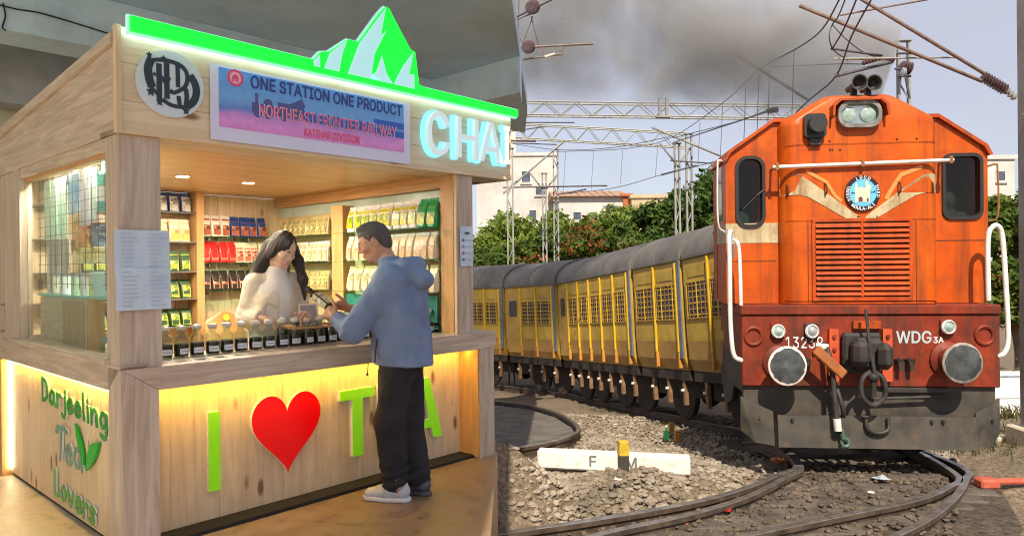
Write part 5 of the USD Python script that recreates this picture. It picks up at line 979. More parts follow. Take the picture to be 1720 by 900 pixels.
for k in range(9):
    t = k / 8; a = rl2[int(t * (len(rl2) - 22)) + 8]; b = rr1[min(len(rr1) - 1, int(t * (len(rr1) - 32)) + 10)]
    v = (b - a)[:2]; L = np.linalg.norm(v); c_ = (a + b) / 2
    solo('sleeper', bx(-L / 2 - .35, L / 2 + .35, -.12, .12, -.12, 0, .02), SLP, 'half buried brown sleeper between the rails, %s from the bottom edge' % ORD[k], 'sleeper', (c_[0], c_[1], -0.893), math.degrees(math.atan2(v[1], v[0])), 'sleepers between the rails')
    if k % 2 == 0: solo('rail_chair', cat([bx(-.10, .10, -.07, .07, 0, .03, .01), cyl((-.06, 0, .03), (-.06, 0, .06), .018, n=6)]), mat('rusty_red', (0.30, 0.09, 0.03), (0.4, 0.14, 0.05), 9, rough=0.8), 'rusty rail fastening on the %s sleeper from the bottom edge' % ORD[k], 'fastening', (a[0] - .13, a[1] + .02, -0.892), math.degrees(math.atan2(v[1], v[0])), 'rusty rail fastenings')
# curved siding rail beside the platform end, following the ground
def gpx(px, py, dz): p = onground(px, py); return (p[0], p[1], p[2] + dz)
cr = [gpx(x, y, 0.19) for x, y in ((790, 684), (838, 686), (890, 693), (935, 707), (962, 724), (972, 740), (960, 752), (925, 764), (880, 773), (835, 781), (780, 790))]
rail(cr, 'rusty curved siding rail bending round beside the platform end')
# the line under the coaches: near rail, ballast shoulder and sleeper ends
off = []
for i in range(0, len(path), 6):
    p = path[i]; off.append((p[0] + 0.55, p[1] + 0.2, path_z(p[1]) + 0.02))
rail(off, 'near rail of the line under the yellow coaches', 3)
ci = 0
for i in range(10, len(path) - 60, 9):
    p = path[i]; t = path[i + 3] - path[i - 3]; solo('sleeper', bx(-.13, .13, -.30, 1.9, -.16, 0, .02), SLP, 'sleeper end beside the coaches, %s along the bend' % (ORD[ci] if ci < 20 else 'far'), 'sleeper', (p[0] + .1, p[1] + .02, path_z(p[1]) - .155), math.degrees(math.atan2(t[1], t[0])) + 180, 'sleepers under the coaches'); ci += 1
    if ci >= 20: break
# ash-covered ground inside the siding curve
ap = Polygon([(c[0], c[1]) for c in cr]).buffer(-0.03)
ash = prism(ap.segmentize(0.15), 0, 0.01, 'xy'); ash = trimesh.Trimesh(*trimesh.remesh.subdivide_to_size(ash.vertices, ash.faces, 0.25)); v = ash.vertices.copy(); v[:, 2] += ground_z(v[:, 0], v[:, 1]) + 0.075; ash.vertices = v
setting('ash_ground', ash, mat('ash_ground', (0.085, 0.075, 0.062), (0.17, 0.15, 0.125), 3.0, rough=0.9, bump=0.5, bscale=30, coord='position', detail=8))

# ================================================================ ballast stones, grass, litter
STONE = mat('ballast_stone', (0.165, 0.13, 0.095), (0.39, 0.325, 0.245), 2.0, rough=0.9, rand=0.0, coord='position', bump=0.3, bscale=30)
rs = np.random.RandomState(3)
base = [trimesh.Trimesh(*(lambda m: (m.vertices * rs.uniform(.7, 1.3, (len(m.vertices), 1)) * [1, .8, .6], m.faces))(trimesh.creation.icosphere(0, 1.0)), process=False) for _ in range(8)]
def stones(n, area, smin, smax, skip=None):
    V, Fc, o = [], [], 0
    for _ in range(n):
        x, y = area(); 
        z = float(ground_z(x, y)) + rs.uniform(-.01, .03)
        if skip and skip(x, y): continue
        b = base[rs.randint(8)]; s_ = rs.uniform(smin, smax); a = rs.uniform(0, 6.28); R_ = np.array([[math.cos(a), -math.sin(a), 0], [math.sin(a), math.cos(a), 0], [0, 0, 1]])
        V.append(b.vertices * s_ @ R_.T + [x, y, z]); Fc.append(b.faces + o); o += 12
    return trimesh.Trimesh(np.vstack(V), np.vstack(Fc), process=False)
def area_a():
    y = 3.9 + (16 - 3.9) * rs.rand() ** 1.6; return rs.uniform(-0.05 + 0.0 * y, min(6.8, 0.62 * y)), y
def r1_y(x): return float(np.interp(x, [-1.5, -0.05, 0.75, 1.75, 2.2, 3.0, 3.3], [5.2, 6.05, 6.35, 6.85, 7.15, 7.9, 8.6]))
st_ = stones(22000, area_a, 0.011, 0.05, lambda x, y: y < r1_y(x) - .05)
zup = 0.055
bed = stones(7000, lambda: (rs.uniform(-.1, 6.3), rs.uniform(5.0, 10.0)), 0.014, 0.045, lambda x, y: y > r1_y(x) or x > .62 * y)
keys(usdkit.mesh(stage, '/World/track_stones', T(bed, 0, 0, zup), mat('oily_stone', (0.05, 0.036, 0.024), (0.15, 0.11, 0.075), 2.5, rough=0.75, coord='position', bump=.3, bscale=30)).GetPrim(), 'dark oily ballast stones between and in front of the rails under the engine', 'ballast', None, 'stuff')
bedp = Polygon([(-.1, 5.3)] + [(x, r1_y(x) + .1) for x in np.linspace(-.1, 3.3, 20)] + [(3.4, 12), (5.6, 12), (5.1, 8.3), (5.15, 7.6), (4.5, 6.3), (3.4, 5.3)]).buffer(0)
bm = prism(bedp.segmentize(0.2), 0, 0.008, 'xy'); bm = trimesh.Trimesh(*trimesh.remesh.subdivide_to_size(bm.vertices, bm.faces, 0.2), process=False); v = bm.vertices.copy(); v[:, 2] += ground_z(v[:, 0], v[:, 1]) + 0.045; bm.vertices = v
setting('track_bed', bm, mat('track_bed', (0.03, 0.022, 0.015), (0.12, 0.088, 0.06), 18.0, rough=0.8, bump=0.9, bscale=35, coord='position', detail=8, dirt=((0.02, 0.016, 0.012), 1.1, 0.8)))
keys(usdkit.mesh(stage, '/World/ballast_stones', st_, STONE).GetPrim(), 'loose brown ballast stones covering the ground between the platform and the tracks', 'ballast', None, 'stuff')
GRASS = leaf_mat('grass_blade', (0.10, 0.12, 0.025), (0.26, 0.22, 0.06), 1.5)
def tuft(name, label, cx, cy, n, spread, h, m=GRASS, group=None, zoff=0.0):
    V, Fc, o = [], [], 0
    for _ in range(n):
        x, y = cx + rs.normal(0, spread), cy + rs.normal(0, spread); z = float(ground_z(x, y)) + zoff; a = rs.uniform(0, 6.28); hh = h * rs.uniform(.5, 1.2); w_ = hh * 0.05; lean = rs.normal(0, .35, 2) * hh
        dx, dy = math.cos(a) * w_, math.sin(a) * w_
        V.append([[x - dx, y - dy, z], [x + dx, y + dy, z], [x + dx * .6 + lean[0] * .5, y + dy * .6 + lean[1] * .5, z + hh * .6], [x + lean[0], y + lean[1], z + hh]]); Fc.append(np.array([[0, 1, 2], [0, 2, 3]]) + o); o += 4
    m_ = usdkit.mesh(stage, numbered('/World/' + name), trimesh.Trimesh(np.vstack(V), np.vstack(Fc), process=False), m).GetPrim(); return keys(m_, label, 'grass', group, 'stuff')
for nm, (px, py), n, sp_, h in (('thin dry grass on the ballast by the first coach', (1010, 690), 260, .28, .07), ('grass tuft beside the engine plough', (1240, 775), 160, .16, .10), ('dry grass at the far right behind the kerb', (1690, 742), 500, .45, .14), ('patch of low grass near the small orange peg', (1120, 715), 120, .14, .09), ('low grass by the wall behind the mast', (1668, 700), 320, .3, .2)):
    p = onground(px, py); tuft('grass', nm, p[0], p[1], n, sp_, h)
def litter(label, px, py, s_, col, nm):
    p = onground(px, py); r = np.random.RandomState(int(px)); q = np.array([[x, y, r.uniform(0, .4)] for x in (-1, 0, 1) for y in (-1, 0, 1)]) * s_; idx = np.arange(9).reshape(3, 3); fq = np.stack([idx[:-1, :-1], idx[1:, :-1], idx[1:, 1:], idx[:-1, 1:]], -1).reshape(-1, 4)
    solo('litter', trimesh.Trimesh(*meshkit.arrays((q, fq))[:2], process=False), mat('litter_' + nm, col, rough=0.6), label, 'litter', (p[0], p[1], p[2] + .10), px * 7 % 90)
litter('crumpled red wrapper lying between the rails', 1218, 875, .055, (0.65, 0.01, 0.02), 'red'); litter('pale blue plastic scrap below the plough', 1480, 819, .07, (0.45, 0.5, 0.55), 'blue'); litter('white paper scrap between the rails near the wrapper', 1250, 857, .05, (0.7, 0.66, 0.6), 'white')
litter('small white paper scrap on the ballast heap', 1038, 823, .04, (0.75, 0.75, 0.75), 'white'); litter('grey plastic bag scrap on the ballast beyond the board', 1033, 722, .05, (0.5, 0.52, 0.55), 'grey'); litter('tiny white scrap at the foot of the plough', 1463, 843, .03, (0.8, 0.75, 0.75), 'white')
rp = onground(1690, 826)
solo('point_rod', cat([cyl((-.25, 0, .08), (.6, .1, .06), .035, n=8), bx(-.3, -.1, -.08, .08, .02, .12, .02)]), mat('rod_red', (0.42, 0.07, 0.04), (0.5, 0.12, 0.06), 8, rough=0.7), 'red-brown point rod lying on the ballast by the outermost rail', 'rod', (rp[0], rp[1], rp[2] + .03), 0)

# fouling mark board and post
pa, pb = at_rail(902, 797, -0.86), at_rail(1160, 811, -0.86)
v = pb - pa; L = float(np.linalg.norm(v[:2])); brd = thing('marker_board', 'long whitewashed concrete marker board lettered F M lying across the ballast', 'sign', (pa[0], pa[1], float(ground_z((pa[0] + pb[0]) / 2, pa[1])) - 0.02), math.degrees(math.atan2(v[1], v[0])))
part('board', bx(0, L, 0, 0.14, 0, 0.205, .02), mat('whitewash', (0.68, 0.63, 0.56), (0.80, 0.77, 0.72), 5, rough=0.8, bump=.3, bscale=20, dirt=((0.4, 0.33, 0.26), 7, .6)), brd)
for c, f in (('F', 0.375), ('M', 0.625)): part('letter', T(text_on(c, 0.115, 0.002, True), L * f, -0.002, 0.055), mat('faded_black', (0.10, 0.095, 0.09), (0.25, 0.23, 0.22), 20, rough=0.8), brd)
pp = at_rail(1047, 806, -0.86); pst = thing('marker_post', 'short square post, black with a yellow top, in front of the white board', 'post', (pp[0], pp[1] - 0.02, -0.93), 3)
part('shaft', bx(-.052, .052, -.052, .052, 0, 0.345, .006), mat('post_black', (0.03, 0.025, 0.02), (0.07, 0.055, 0.045), 9, rough=0.7), pst); part('painted_top', bx(-.053, .053, -.053, .053, 0.3455, 0.50, .006), mat('post_yellow', (0.55, 0.33, 0.02), (0.66, 0.45, 0.03), 9, rough=0.6, dirt=((0.25, .15, .03), 12, .7)), pst)
for (px, py), lab in (((1128, 727), 'small orange peg with a green bottle beside it on the ballast'), ((1138, 743), 'second small orange peg on the ballast, lower one')):
    p = onground(px, py); g_ = thing('marker_peg', lab, 'peg', (p[0], p[1], p[2] + .02)); part('peg', bx(-.05, .05, -.05, .05, 0, .16, .012), mat('peg_orange', (0.50, 0.24, 0.03), (0.60, 0.32, 0.05), 9, rough=0.7), g_); part('cap', bx(-.042, .042, -.042, .042, .1605, .18, .006), mat('peg_orange', (0.5, .24, .03)), g_)
p = onground(1127, 740); bt = thing('bottle', 'green glass bottle lying upright between the orange pegs', 'bottle', (p[0] - .08, p[1], p[2] + .02)); part('bottle_body', lathe([(0, 0), (.05, 0), (.05, .12), (.018, .18), (.018, .22), (0, .22)], 14), mat('bottle_green', (0.02, 0.16, 0.05), rough=0.2), bt, 40); part('cap', lathe([(0, .2205), (.02, .2205), (.02, .24), (0, .242)], 10), WPAINT, bt)
# ================================================================ buildings and trees beyond the line
def atY(px, py, Y):
    d = _F + _R * (px - 860) / FPX - _U * (py - 450) / FPX; return np.array([0, 0, EYE]) + d * (Y / d[1])
BWHITE = mat('whitewashed_wall', (0.50, 0.475, 0.44), (0.62, 0.595, 0.56), 0.6, rough=0.9, coord='position', dirt=((0.40, 0.36, 0.30), 0.5, 0.6), detail=8)
BTAN = mat('tan_wall', (0.52, 0.38, 0.24), (0.60, 0.46, 0.30), 0.6, rough=0.9, coord='position')
BRICK = mat('brick_red', (0.40, 0.11, 0.04), (0.50, 0.17, 0.07), 3, rough=0.9, coord='position')
TILE = mat('roof_tile', (0.30, 0.17, 0.11), (0.42, 0.27, 0.18), 2.0, rough=0.85, coord='position')
WINB = mat('far_window', (0.05, 0.07, 0.10), (0.12, 0.15, 0.19), 2, rough=0.2)
def building(label, px0, px1, py_top, Y, depth, wallm, wins, roof=None, extra=None):
    a, b = atY(px0, py_top, Y), atY(px1, py_top, Y); zb = float(ground_z(a[0], Y)) - .3; W, H = b[0] - a[0], a[2] - zb
    t = thing('building', label, 'building', (a[0], Y, zb)); part('wall', bx(0, W, 0, depth, 0, H), wallm, t)
    if roof == 'flat': part('parapet', bx(-.12, W + .12, -.12, depth + .12, H + .002, H + .25), wallm, t)
    else:
        r = part('roof', prism(Polygon([(-.4, H + .003), (depth + .4, H + .003), (depth / 2, H + roof)]), -.4, W + .4, 'yz'), TILE, t)
        for k in range(int(W / 0.5)): part('tile_rib', trimesh.convex.convex_hull(np.array([[k * .5 + e, y - .02, z + .015] for e in (0, .09) for y, z in ((-.4, H + .0), (depth / 2, H + roof), (-.4, H + .03), (depth / 2, H + roof + .03))])), TILE, r)
    for (fx, fz, w_, h_) in wins:
        f = part('window', bx(fx * W - w_ / 2, fx * W + w_ / 2, -.03, .02, fz * H - h_ / 2, fz * H + h_ / 2), WINB, t); part('sill', bx(fx * W - w_ / 2 - .1, fx * W + w_ / 2 + .1, -.12, -.031, fz * H - h_ / 2 - .12, fz * H - h_ / 2 - .02), wallm, f)
        part('frame', prism(sbox(fx * W - w_ / 2 - .06, fz * H - h_ / 2, fx * W + w_ / 2 + .06, fz * H + h_ / 2 + .06).difference(sbox(fx * W - w_ / 2 + .04, fz * H - h_ / 2 + .04, fx * W + w_ / 2 - .04, fz * H + h_ / 2 - .04)), -.06, -.0305), wallm, f)
    if extra: extra(t, W, H)
    return t
building('tall white building beyond the trees, nearest the tea stall', 800, 934, 263, 55, 8, BWHITE, [(.62, .88, .7, .9), (.8, .80, .8, .7), (.9, .66, .6, .8), (.7, .66, .6, .8)], 'flat', lambda t, W, H: part('stair_room', bx(W * .1, W * .5, 1, 5, H + .26, H + 2.6, .05), BWHITE, t))
building('long low white building with brown tiled roof beyond the trees', 936, 1046, 331, 50, 7, BWHITE, [(.82, .90, .9, .7), (.3, .86, .6, .6), (.55, .86, .6, .6)], 0.75)
building('narrow brick red block at the end of the long white building', 1046.5, 1060, 331, 49.8, 6, BRICK, [(.5, .85, .3, .4)], 'flat')
building('small tan house behind the dark trees', 1061, 1118, 333, 49, 6, BTAN, [(.4, .85, .6, .6), (.75, .85, .6, .6)], 'flat')
building('small white house far behind the engine cab', 1658, 1704, 268, 42, 5, BWHITE, [(.5, .9, .5, .6)], 'flat')

BARK = mat('bark', (0.10, 0.07, 0.045), (0.20, 0.15, 0.10), 6, (3, 3, .6), 0.9, 0.5, 12, coord='position')
LG = leaf_mat('leaf_light', (0.20, 0.31, 0.03), (0.34, 0.45, 0.06), 1.0, 0.3)
DG = leaf_mat('leaf_dark', (0.06, 0.13, 0.018), (0.15, 0.25, 0.036), 0.9, 0.25)
MG = leaf_mat('leaf_mid', (0.10, 0.18, 0.022), (0.22, 0.31, 0.045), 0.9, 0.3)
FLW = leaf_mat('blossom', (0.55, 0.055, 0.012), (0.62, 0.14, 0.025), 1.2, 0.25)
def crown_mesh(r, n, leaf, cl, rs_, squash=0.8, size=(.4, 1.7)):
    """leaves scattered over clumps that fill an uneven crown"""
    cen = []
    while len(cen) < cl:
        p = rs_.uniform(-1, 1, 3)
        if np.linalg.norm(p) < 1 and p[2] > -.75: cen.append(p * [r, r, r * squash])
    cen = np.array(cen); rad = r * rs_.uniform(.16, .42, cl)
    k = rs_.randint(cl, size=n); d = rs_.normal(size=(n, 3)); d /= np.linalg.norm(d, axis=1, keepdims=True)
    c = cen[k] + d * (rad[k] * rs_.uniform(.55, 1.05, n) )[:, None] * [1, 1, .8]
    nrm = d + rs_.normal(0, .9, (n, 3)) + [0, 0, .4]; nrm /= np.linalg.norm(nrm, axis=1, keepdims=True)
    e1 = np.cross(nrm, rs_.normal(size=(n, 3))); e1 /= np.linalg.norm(e1, axis=1, keepdims=True); e2 = np.cross(nrm, e1)
    s_ = (leaf * rs_.uniform(*size, n))[:, None]
    q = np.stack([c - e1 * s_, c - e2 * s_ * .45, c + e1 * s_, c + e2 * s_ * .45], 1).reshape(-1, 3); i = np.arange(n)[:, None] * 4
    f = np.vstack([i + [0, 1, 2], i + [0, 2, 3]]); return trimesh.Trimesh(q, f, process=False), cen
def tree(name, label, px, py_top, Y, r, mat_, seed, n=7000, leaf=.13, squash=.85, flowers=0, group=None, cl=34):
    rs_ = np.random.RandomState(seed); top = atY(px, py_top, Y); zb = float(ground_z(top[0], Y)); cz = top[2] - r * squash * 1.12 - zb
    t = thing(name, label, 'tree', (top[0], Y, zb), 0, group)
    m_, cen = crown_mesh(r, n, leaf, cl, rs_, squash); part('crown', T(m_, 0, 0, cz), mat_, t)
    part('trunk', tube(spl3([(0, 0, -.3), (.06 * r, .03, cz * .35), (-.03 * r, .05, cz * .7), (0, 0, cz)], 4), np.linspace(.085, .05, 13) * r, 8), BARK, t, 40)
    for c in cen[:7]: part('limb', tube(spl3([(0, 0, cz * .55), tuple(c * .45 + [0, 0, cz * .9]), tuple(c * .9 + [0, 0, cz])], 4), np.linspace(.04, .012, 9) * r, 6), BARK, t, 40)
    if flowers:
        k = rs_.choice(len(cen), 12, replace=False); V, Fc, o = [], [], 0
        for c in cen[k]:
            for _ in range(flowers):
                d = rs_.normal(size=3); d[1] -= 1.0; d /= np.linalg.norm(d); p = c + d * r * .42 * rs_.uniform(.75, 1.05) + [0, 0, cz]; e1 = rs_.normal(size=3); e1 /= np.linalg.norm(e1); e2 = np.cross(d, e1); s_ = leaf * rs_.uniform(.4, .9)
                V.append([p - e1 * s_, p - e2 * s_ * .6, p + e1 * s_, p + e2 * s_ * .6]); Fc.append(np.array([[0, 1, 2], [0, 2, 3]]) + o); o += 4
        part('blossom', trimesh.Trimesh(np.vstack(V), np.vstack(Fc), process=False), FLW, t)
    return t
for a in (('bush_tree', 'light green bushy tree next to the tea stall, beyond the coaches', 820, 352, 35, 2.6, LG, 1), ('bush_tree', 'light green bushy tree in front of the tall white building', 893, 350, 34, 2.2, LG, 2),
          ('bush_tree', 'feathery light green tree below the long white building', 960, 346, 36, 2.3, LG, 3), ('bush_tree', 'light green tree in front of the brick red block', 1028, 343, 37, 2.2, LG, 4),
          ('bush_tree', 'lower mid green bush beside the catenary masts', 905, 388, 31, 1.9, MG, 5), ('bush_tree', 'low mid green bush over the coach roofs', 1068, 392, 30, 1.8, MG, 6), ('bush_tree', 'dim green bush behind the stall corner', 842, 395, 31, 1.9, MG, 16)):
    tree(*a)
for a in (('dark_tree', 'dark green tree left of the pair of tall masts', 1100, 332, 33, 1.75, DG, 7), ('dark_tree', 'dark green tree between the tall masts', 1148, 330, 34, 2.0, DG, 8), ('dark_tree', 'tallest dark green tree, close to the engine cab', 1196, 277, 33, 2.2, DG, 9), ('dark_tree', 'dark green tree hidden partly by the engine', 1245, 300, 35, 2.6, DG, 10)):
    tree(*a)
for a in (('flowering_tree', 'small tree with orange red blossom above the coach roofs', 985, 378, 29.5, 1.75, MG, 11), ('flowering_tree', 'low tree with orange red blossom beside the mast pair', 905, 425, 28.5, 1.2, MG, 12), ('flowering_tree', 'faint tree with orange blossom near the stall', 845, 418, 29, 1.1, MG, 13)):
    tree(*a, flowers=30)
for a in (('bush_tree', 'green tree behind the mast at the far right edge', 1712, 322, 17, 1.15, MG, 14, 6000, .09), ('bush_tree', 'lower leafy shrub with red blossom behind the right hand mast', 1706, 420, 15.5, 1.0, MG, 15, 5000, .08)):
    tree(*a, flowers=14 if a[7] == 15 else 0)
a_, b_ = onground(1640, 706), onground(1770, 704)
wl = thing('boundary_wall', 'low white painted boundary wall behind the engine at the right edge', 'wall', (8.2, 12.2, -1.25)); part('wall', bx(0, 6, 0, .2, 0, .74, .01), mat('white_wall', (0.68, 0.70, 0.74), (0.80, 0.81, 0.84), 2, rough=.8, bump=.3, bscale=8, dirt=((.3, .28, .25), 3, .7)), wl)
for k in range(12): part('coping_stone', bx(k * .5 + .01, k * .5 + .49, -.03, .23, .7405, .80, .015), mat('white_wall', (0.7,) * 3), wl)
part('wall_joint', cat([bx(0, 6, -.004, -.0005, .36, .372)]), mat('joint_grey', (.2, .2, .2)), wl)

# ================================================================ overhead line: masts, gantries, arms, wires
GALV = mat('galvanised', (0.23, 0.225, 0.20), (0.33, 0.325, 0.295), 2.5, rough=0.6, coord='position', dirt=((.28, .24, .18), 3, .6))
GALVB = mat('galvanised_pale', (0.36, 0.34, 0.26), (0.48, 0.45, 0.36), 2.5, rough=0.6, coord='position', dirt=((.3, .26, .2), 3, .6))
TUBE = mat('arm_tube', (0.13, 0.085, 0.065), (0.22, 0.15, 0.115), 8, rough=0.5, coord='position')
WIRE = mat('copper_wire', (0.05, 0.045, 0.055), (0.09, 0.08, 0.09), 8, rough=0.5, coord='position')
INS = mat('insulator_brown', (0.07, 0.035, 0.035), (0.11, 0.06, 0.055), 8, rough=0.25)
INSG = mat('insulator_glaze', (0.35, 0.40, 0.42), rough=0.2)
def mast(label, px, py_top, Y, w=.16, lattice=True, vee=False):
    p = atY(px, py_top, Y); zb = float(ground_z(p[0], Y)); H = p[2] - zb; t = thing('catenary_mast', label, 'mast', (p[0], Y, zb), 0, 'overhead line masts')
    for s in (-1, 1): part('leg', bx(s * w - .028, s * w + .028, -.05, .05, -.1, H), GALV, t)
    n = int(H / .55)
    for k in range(n):
        z = .3 + k * .55
        if z + .5 > H: break
        part('lacing', cyl((-w, -.03 * (-1) ** k, z + (0 if k % 2 else .45)), (w, -.03 * (-1) ** k, z + (.45 if k % 2 else 0)), .022, n=5), GALV, t)
    part('cap_plate', bx(-w - .06, w + .06, -.09, .09, H, H + .03), GALV, t)
    if vee:
        for s in (-1, 1): part('arm', cyl((0, -.03, H - .7), (s * .55, -.03, H + .02), .035, n=6), GALV, t)
    return t, p, H
mast('thin lattice mast with a forked top, left one of the pair before the trees', 1137, 242, 23, .07, vee=True); mast('lattice mast, right one of the pair before the dark trees', 1157, 226, 23.4, .085)
mast('forked lattice mast above the flowering tree', 914, 292, 28, .07, vee=True); mast('lattice mast beside the forked one above the flowering tree', 933, 252, 28.5, .085)
mast('pale mast between the stall and the white building', 856, 250, 24, .09)
mast('pale square mast rising behind the engine roof', 1517, 70, 18, .13)
mast('far gantry leg behind the smoke', 1330, 196, 24.3, .09)
def gantry(label, px0, px1, py0, py1, Y, h_px, step_px, m=GALVB):
    A, B = atY(px0, py0, Y), atY(px1, py1, Y); A2, B2_ = atY(px0, py0 + h_px, Y), atY(px1, py1 + h_px, Y); t = thing('gantry_beam', label, 'gantry', A)
    for P_, Q_ in ((A, B), (A2, B2_)):
        for dy in (0, .35): part('chord', cyl(P_ - A + [0, dy, 0], Q_ - A + [0, dy, 0], .026, n=4), m, t)
    n = int((px1 - px0) / step_px)
    for k in range(n):
        f0, f1, f2 = k / n, (k + .5) / n, (k + 1) / n
        for dy in (0, .35):
            part('lacing', cyl((A * (1 - f0) + B * f0) - A + [0, dy, 0], (A2 * (1 - f1) + B2_ * f1) - A + [0, dy, 0], .016, n=4), GALV, t); part('lacing', cyl((A2 * (1 - f1) + B2_ * f1) - A + [0, dy, 0], (A * (1 - f2) + B * f2) - A + [0, dy, 0], .016, n=4), GALV, t)
    return t
gantry('nearer lattice gantry beam crossing the sky under the smoke', 862, 1500, 170, 178, 24, 22, 53)
gantry('farther lattice gantry beam below the nearer one', 866, 1152, 207, 223, 30, 24, 40)
for k, px in enumerate((1108, 1120)):
    p = atY(px, 168, 23.9); t = thing('gantry_bracket', 'short upright bracket on the nearer gantry, %s of two' % ORD[k], 'bracket', p, 0, 'gantry brackets'); part('plate', bx(-.05, .05, -.05, .05, -.55, .08), GALV, t); part('foot', bx(-.12, .12, -.1, .1, -.60, -.551), GALV, t)
def wire(name, label, pts, r, m=WIRE, cat_='wire', k=6, group=None):
    P3 = [atY(*p) for p in pts]; o = P3[0]; q = np.array([p - o for p in P3]); q = spl3(q, k) if len(q) > 2 else q
    return solo(name, tube(q, r, 6), m, label, cat_, o, 0, group, smooth=True)
def insul(label, a, b, Y, r, n=7, m=INS, Y2=None):
    A, B = atY(a[0], a[1], Y), atY(b[0], b[1], Y2 or Y); d = B - A; L = np.linalg.norm(d); t = thing('insulator', label, 'insulator', A); part('core', cyl((0, 0, 0), d, r * .4, n=8), m, t)
    dn = d / L
    for k in range(n):
        c = dn * L * (k + .5) / n; part('shed', cyl(c - dn * L / n * .28, c + dn * L / n * .2, r * .75, r, n=14), m, t)
    return t
# the mast and arm at the right edge
p = atY(1736, 718, 9.7); bz = p[2]
rm = thing('catenary_mast', 'grey lattice mast with an orange number plate at the right edge', 'mast', (p[0], 9.7, bz))
for s in (-1, 1): part('leg', bx(s * .085 - .03, s * .085 + .03, -.09, .09, 0, 6.2), GALV, rm)
for k in range(13): part('batten', bx(-.056, .056, -.092, -.07, .25 + .47 * k, .37 + .47 * k), GALV, rm)
plate_ = part('number_plate', bx(-.03, .115, -.115, -.098, 2.04, 2.58, .004), mat('plate_orange', (0.72, 0.42, 0.05), (0.78, 0.50, 0.09), 6, rough=.5), rm)
for c, z in (('6', 2.475), ('1', 2.38), ('7', 2.26), ('2', 2.17), ('5', 2.075)): part('digit', T(text_on(c, .085, .002, True), .04, -.1155, z), mat('plate_ink', (0.12, 0.04, 0.03), rough=.6), plate_)
part('plate_bar', bx(-.02, .10, -.1175, -.1155, 2.353, 2.362), mat('plate_ink', (.12, .04, .03)), plate_)
part('foot_block', bx(-.22, .5, -.25, .25, -.32, -.0005, .02), mat('kerb_pale', (0.48, 0.42, 0.32), (0.60, 0.53, 0.42), 4, rough=.9, bump=.3, bscale=15, coord='position'), rm)
part('clamp', cat([bx(-.16, .02, -.2, -.1, 3.93, 4.22, .02), bx(-.20, -.06, -.16, -.1, 4.16, 4.24, .01)]), GALV, rm)
kb = onground(1655, 745)
for k in range(3): solo('kerb_block', bx(0, .44, -.1, .1, 0, .17, .02), mat('kerb_pale', (.5, .45, .35)), 'pale concrete kerb block by the mast foot, %s from the engine' % ORD[k], 'kerb', (kb[0] + .05 + .46 * k, kb[1] + .05 * k, kb[2] - .06), 3, 'kerb blocks by the mast')
insul('ribbed brown insulator at the end of the long bracket arm', (1690, 152), (1650, 128), 9.5, .075, 9)
insul('pale clamp joining the insulator to the mast', (1706, 166), (1690, 152), 9.5, .05, 3, GALV)
arm = lambda l, a, b, Y, r, Y2=None, m=TUBE: wire('bracket_arm', l, [(a[0], a[1], Y), (b[0], b[1], Y2 or Y)], r, m, 'bracket arm')
arm('long brown tube arm falling from the smoke to the insulator', (1343, 10), (1650, 137), 9.6, .026, 9.5); arm('upper brown tube arm running down to the same insulator', (1445, -2), (1657, 126), 9.6, .026, 9.5)
arm('thin cream steady rod above the horns', (1400, 99), (1606, 97), 9.6, .012, None, GALV); arm('brown registration rod crossing to the top edge', (1412, 26), (1562, -1), 9.7, .013)
arm('lower steady rod sloping down beside the horns', (1404, 128), (1500, 104), 9.7, .022, None, WIRE); arm('second steady rod just above the horns', (1396, 82), (1482, 94), 9.7, .016, None, WIRE); arm('third steady rod curving past the brown insulator', (1420, 99), (1503, 101), 9.7, .014, None, TUBE)
insul('dark insulator over the horns', (1448, 107), (1478, 98), 9.7, .035, 6); insul('small insulator hung on the pale mast behind the engine', (1512, 112), (1530, 116), 17.7, .16, 4, INS); insul('white insulator face on the pale mast', (1514, 122), (1520, 122), 17.6, .12, 2, INSG)
for k, (x0, y0, x1, y1) in enumerate(((1513, 125, 1510, 158), (1520, 125, 1528, 166), (1505, 90, 1532, 90), (1503, 116, 1533, 116), (1508, 128, 1530, 128))): arm('fitting rod on the pale mast behind the engine, %s from the top' % ORD[k], (x0, y0), (x1, y1), 17.7, .03, None, WIRE)
# contact and catenary wires over the train
W2 = lambda l, pts, r=.011: wire('overhead_wire', l, pts, r)
W2('catenary wire running from the top edge through the smoke to the far masts', [(1412, -4, 9.0), (1382, 48, 10), (1345, 78, 11.2), (1275, 118, 13.5), (1215, 172, 16.5), (1126, 232, 22.8), (1050, 250, 24.5), (935, 255, 28)])
W2('contact wire from the top edge past the horns', [(1466, -5, 8.6), (1430, 62, 9.2), (1404, 128, 9.8), (1355, 172, 11.0), (1285, 235, 14.5), (1205, 270, 18.5), (1110, 294, 22.8), (1030, 316, 25), (935, 327, 28)])
W2('wire dropping from the top edge to the bracket over the horns', [(1440, -4, 9.0), (1418, 48, 9.4), (1397, 84, 9.7)]); W2('twisted jumper wire near the top of the smoke', [(1421, -4, 9.2), (1408, 28, 9.4), (1398, 42, 9.6), (1393, 62, 9.6), (1400, 84, 9.7), (1425, 102, 9.7)], .009)
W2('loose jumper wire under the long arm', [(1398, 42, 9.6), (1420, 65, 9.6), (1450, 88, 9.7), (1478, 98, 9.7)], .008); W2('second catenary wire sagging to the masts on the left', [(1290, 185, 15), (1235, 205, 18), (1130, 232, 22.8)]); W2('level feeder wire through the smoke', [(1295, 113, 13.4), (1400, 108, 12), (1450, 108, 11)], .009)
W2('high wire over the gantry towards the left mast', [(1125, 230, 22.9), (1030, 248, 25), (940, 252, 28.2), (862, 242, 30)], .012)
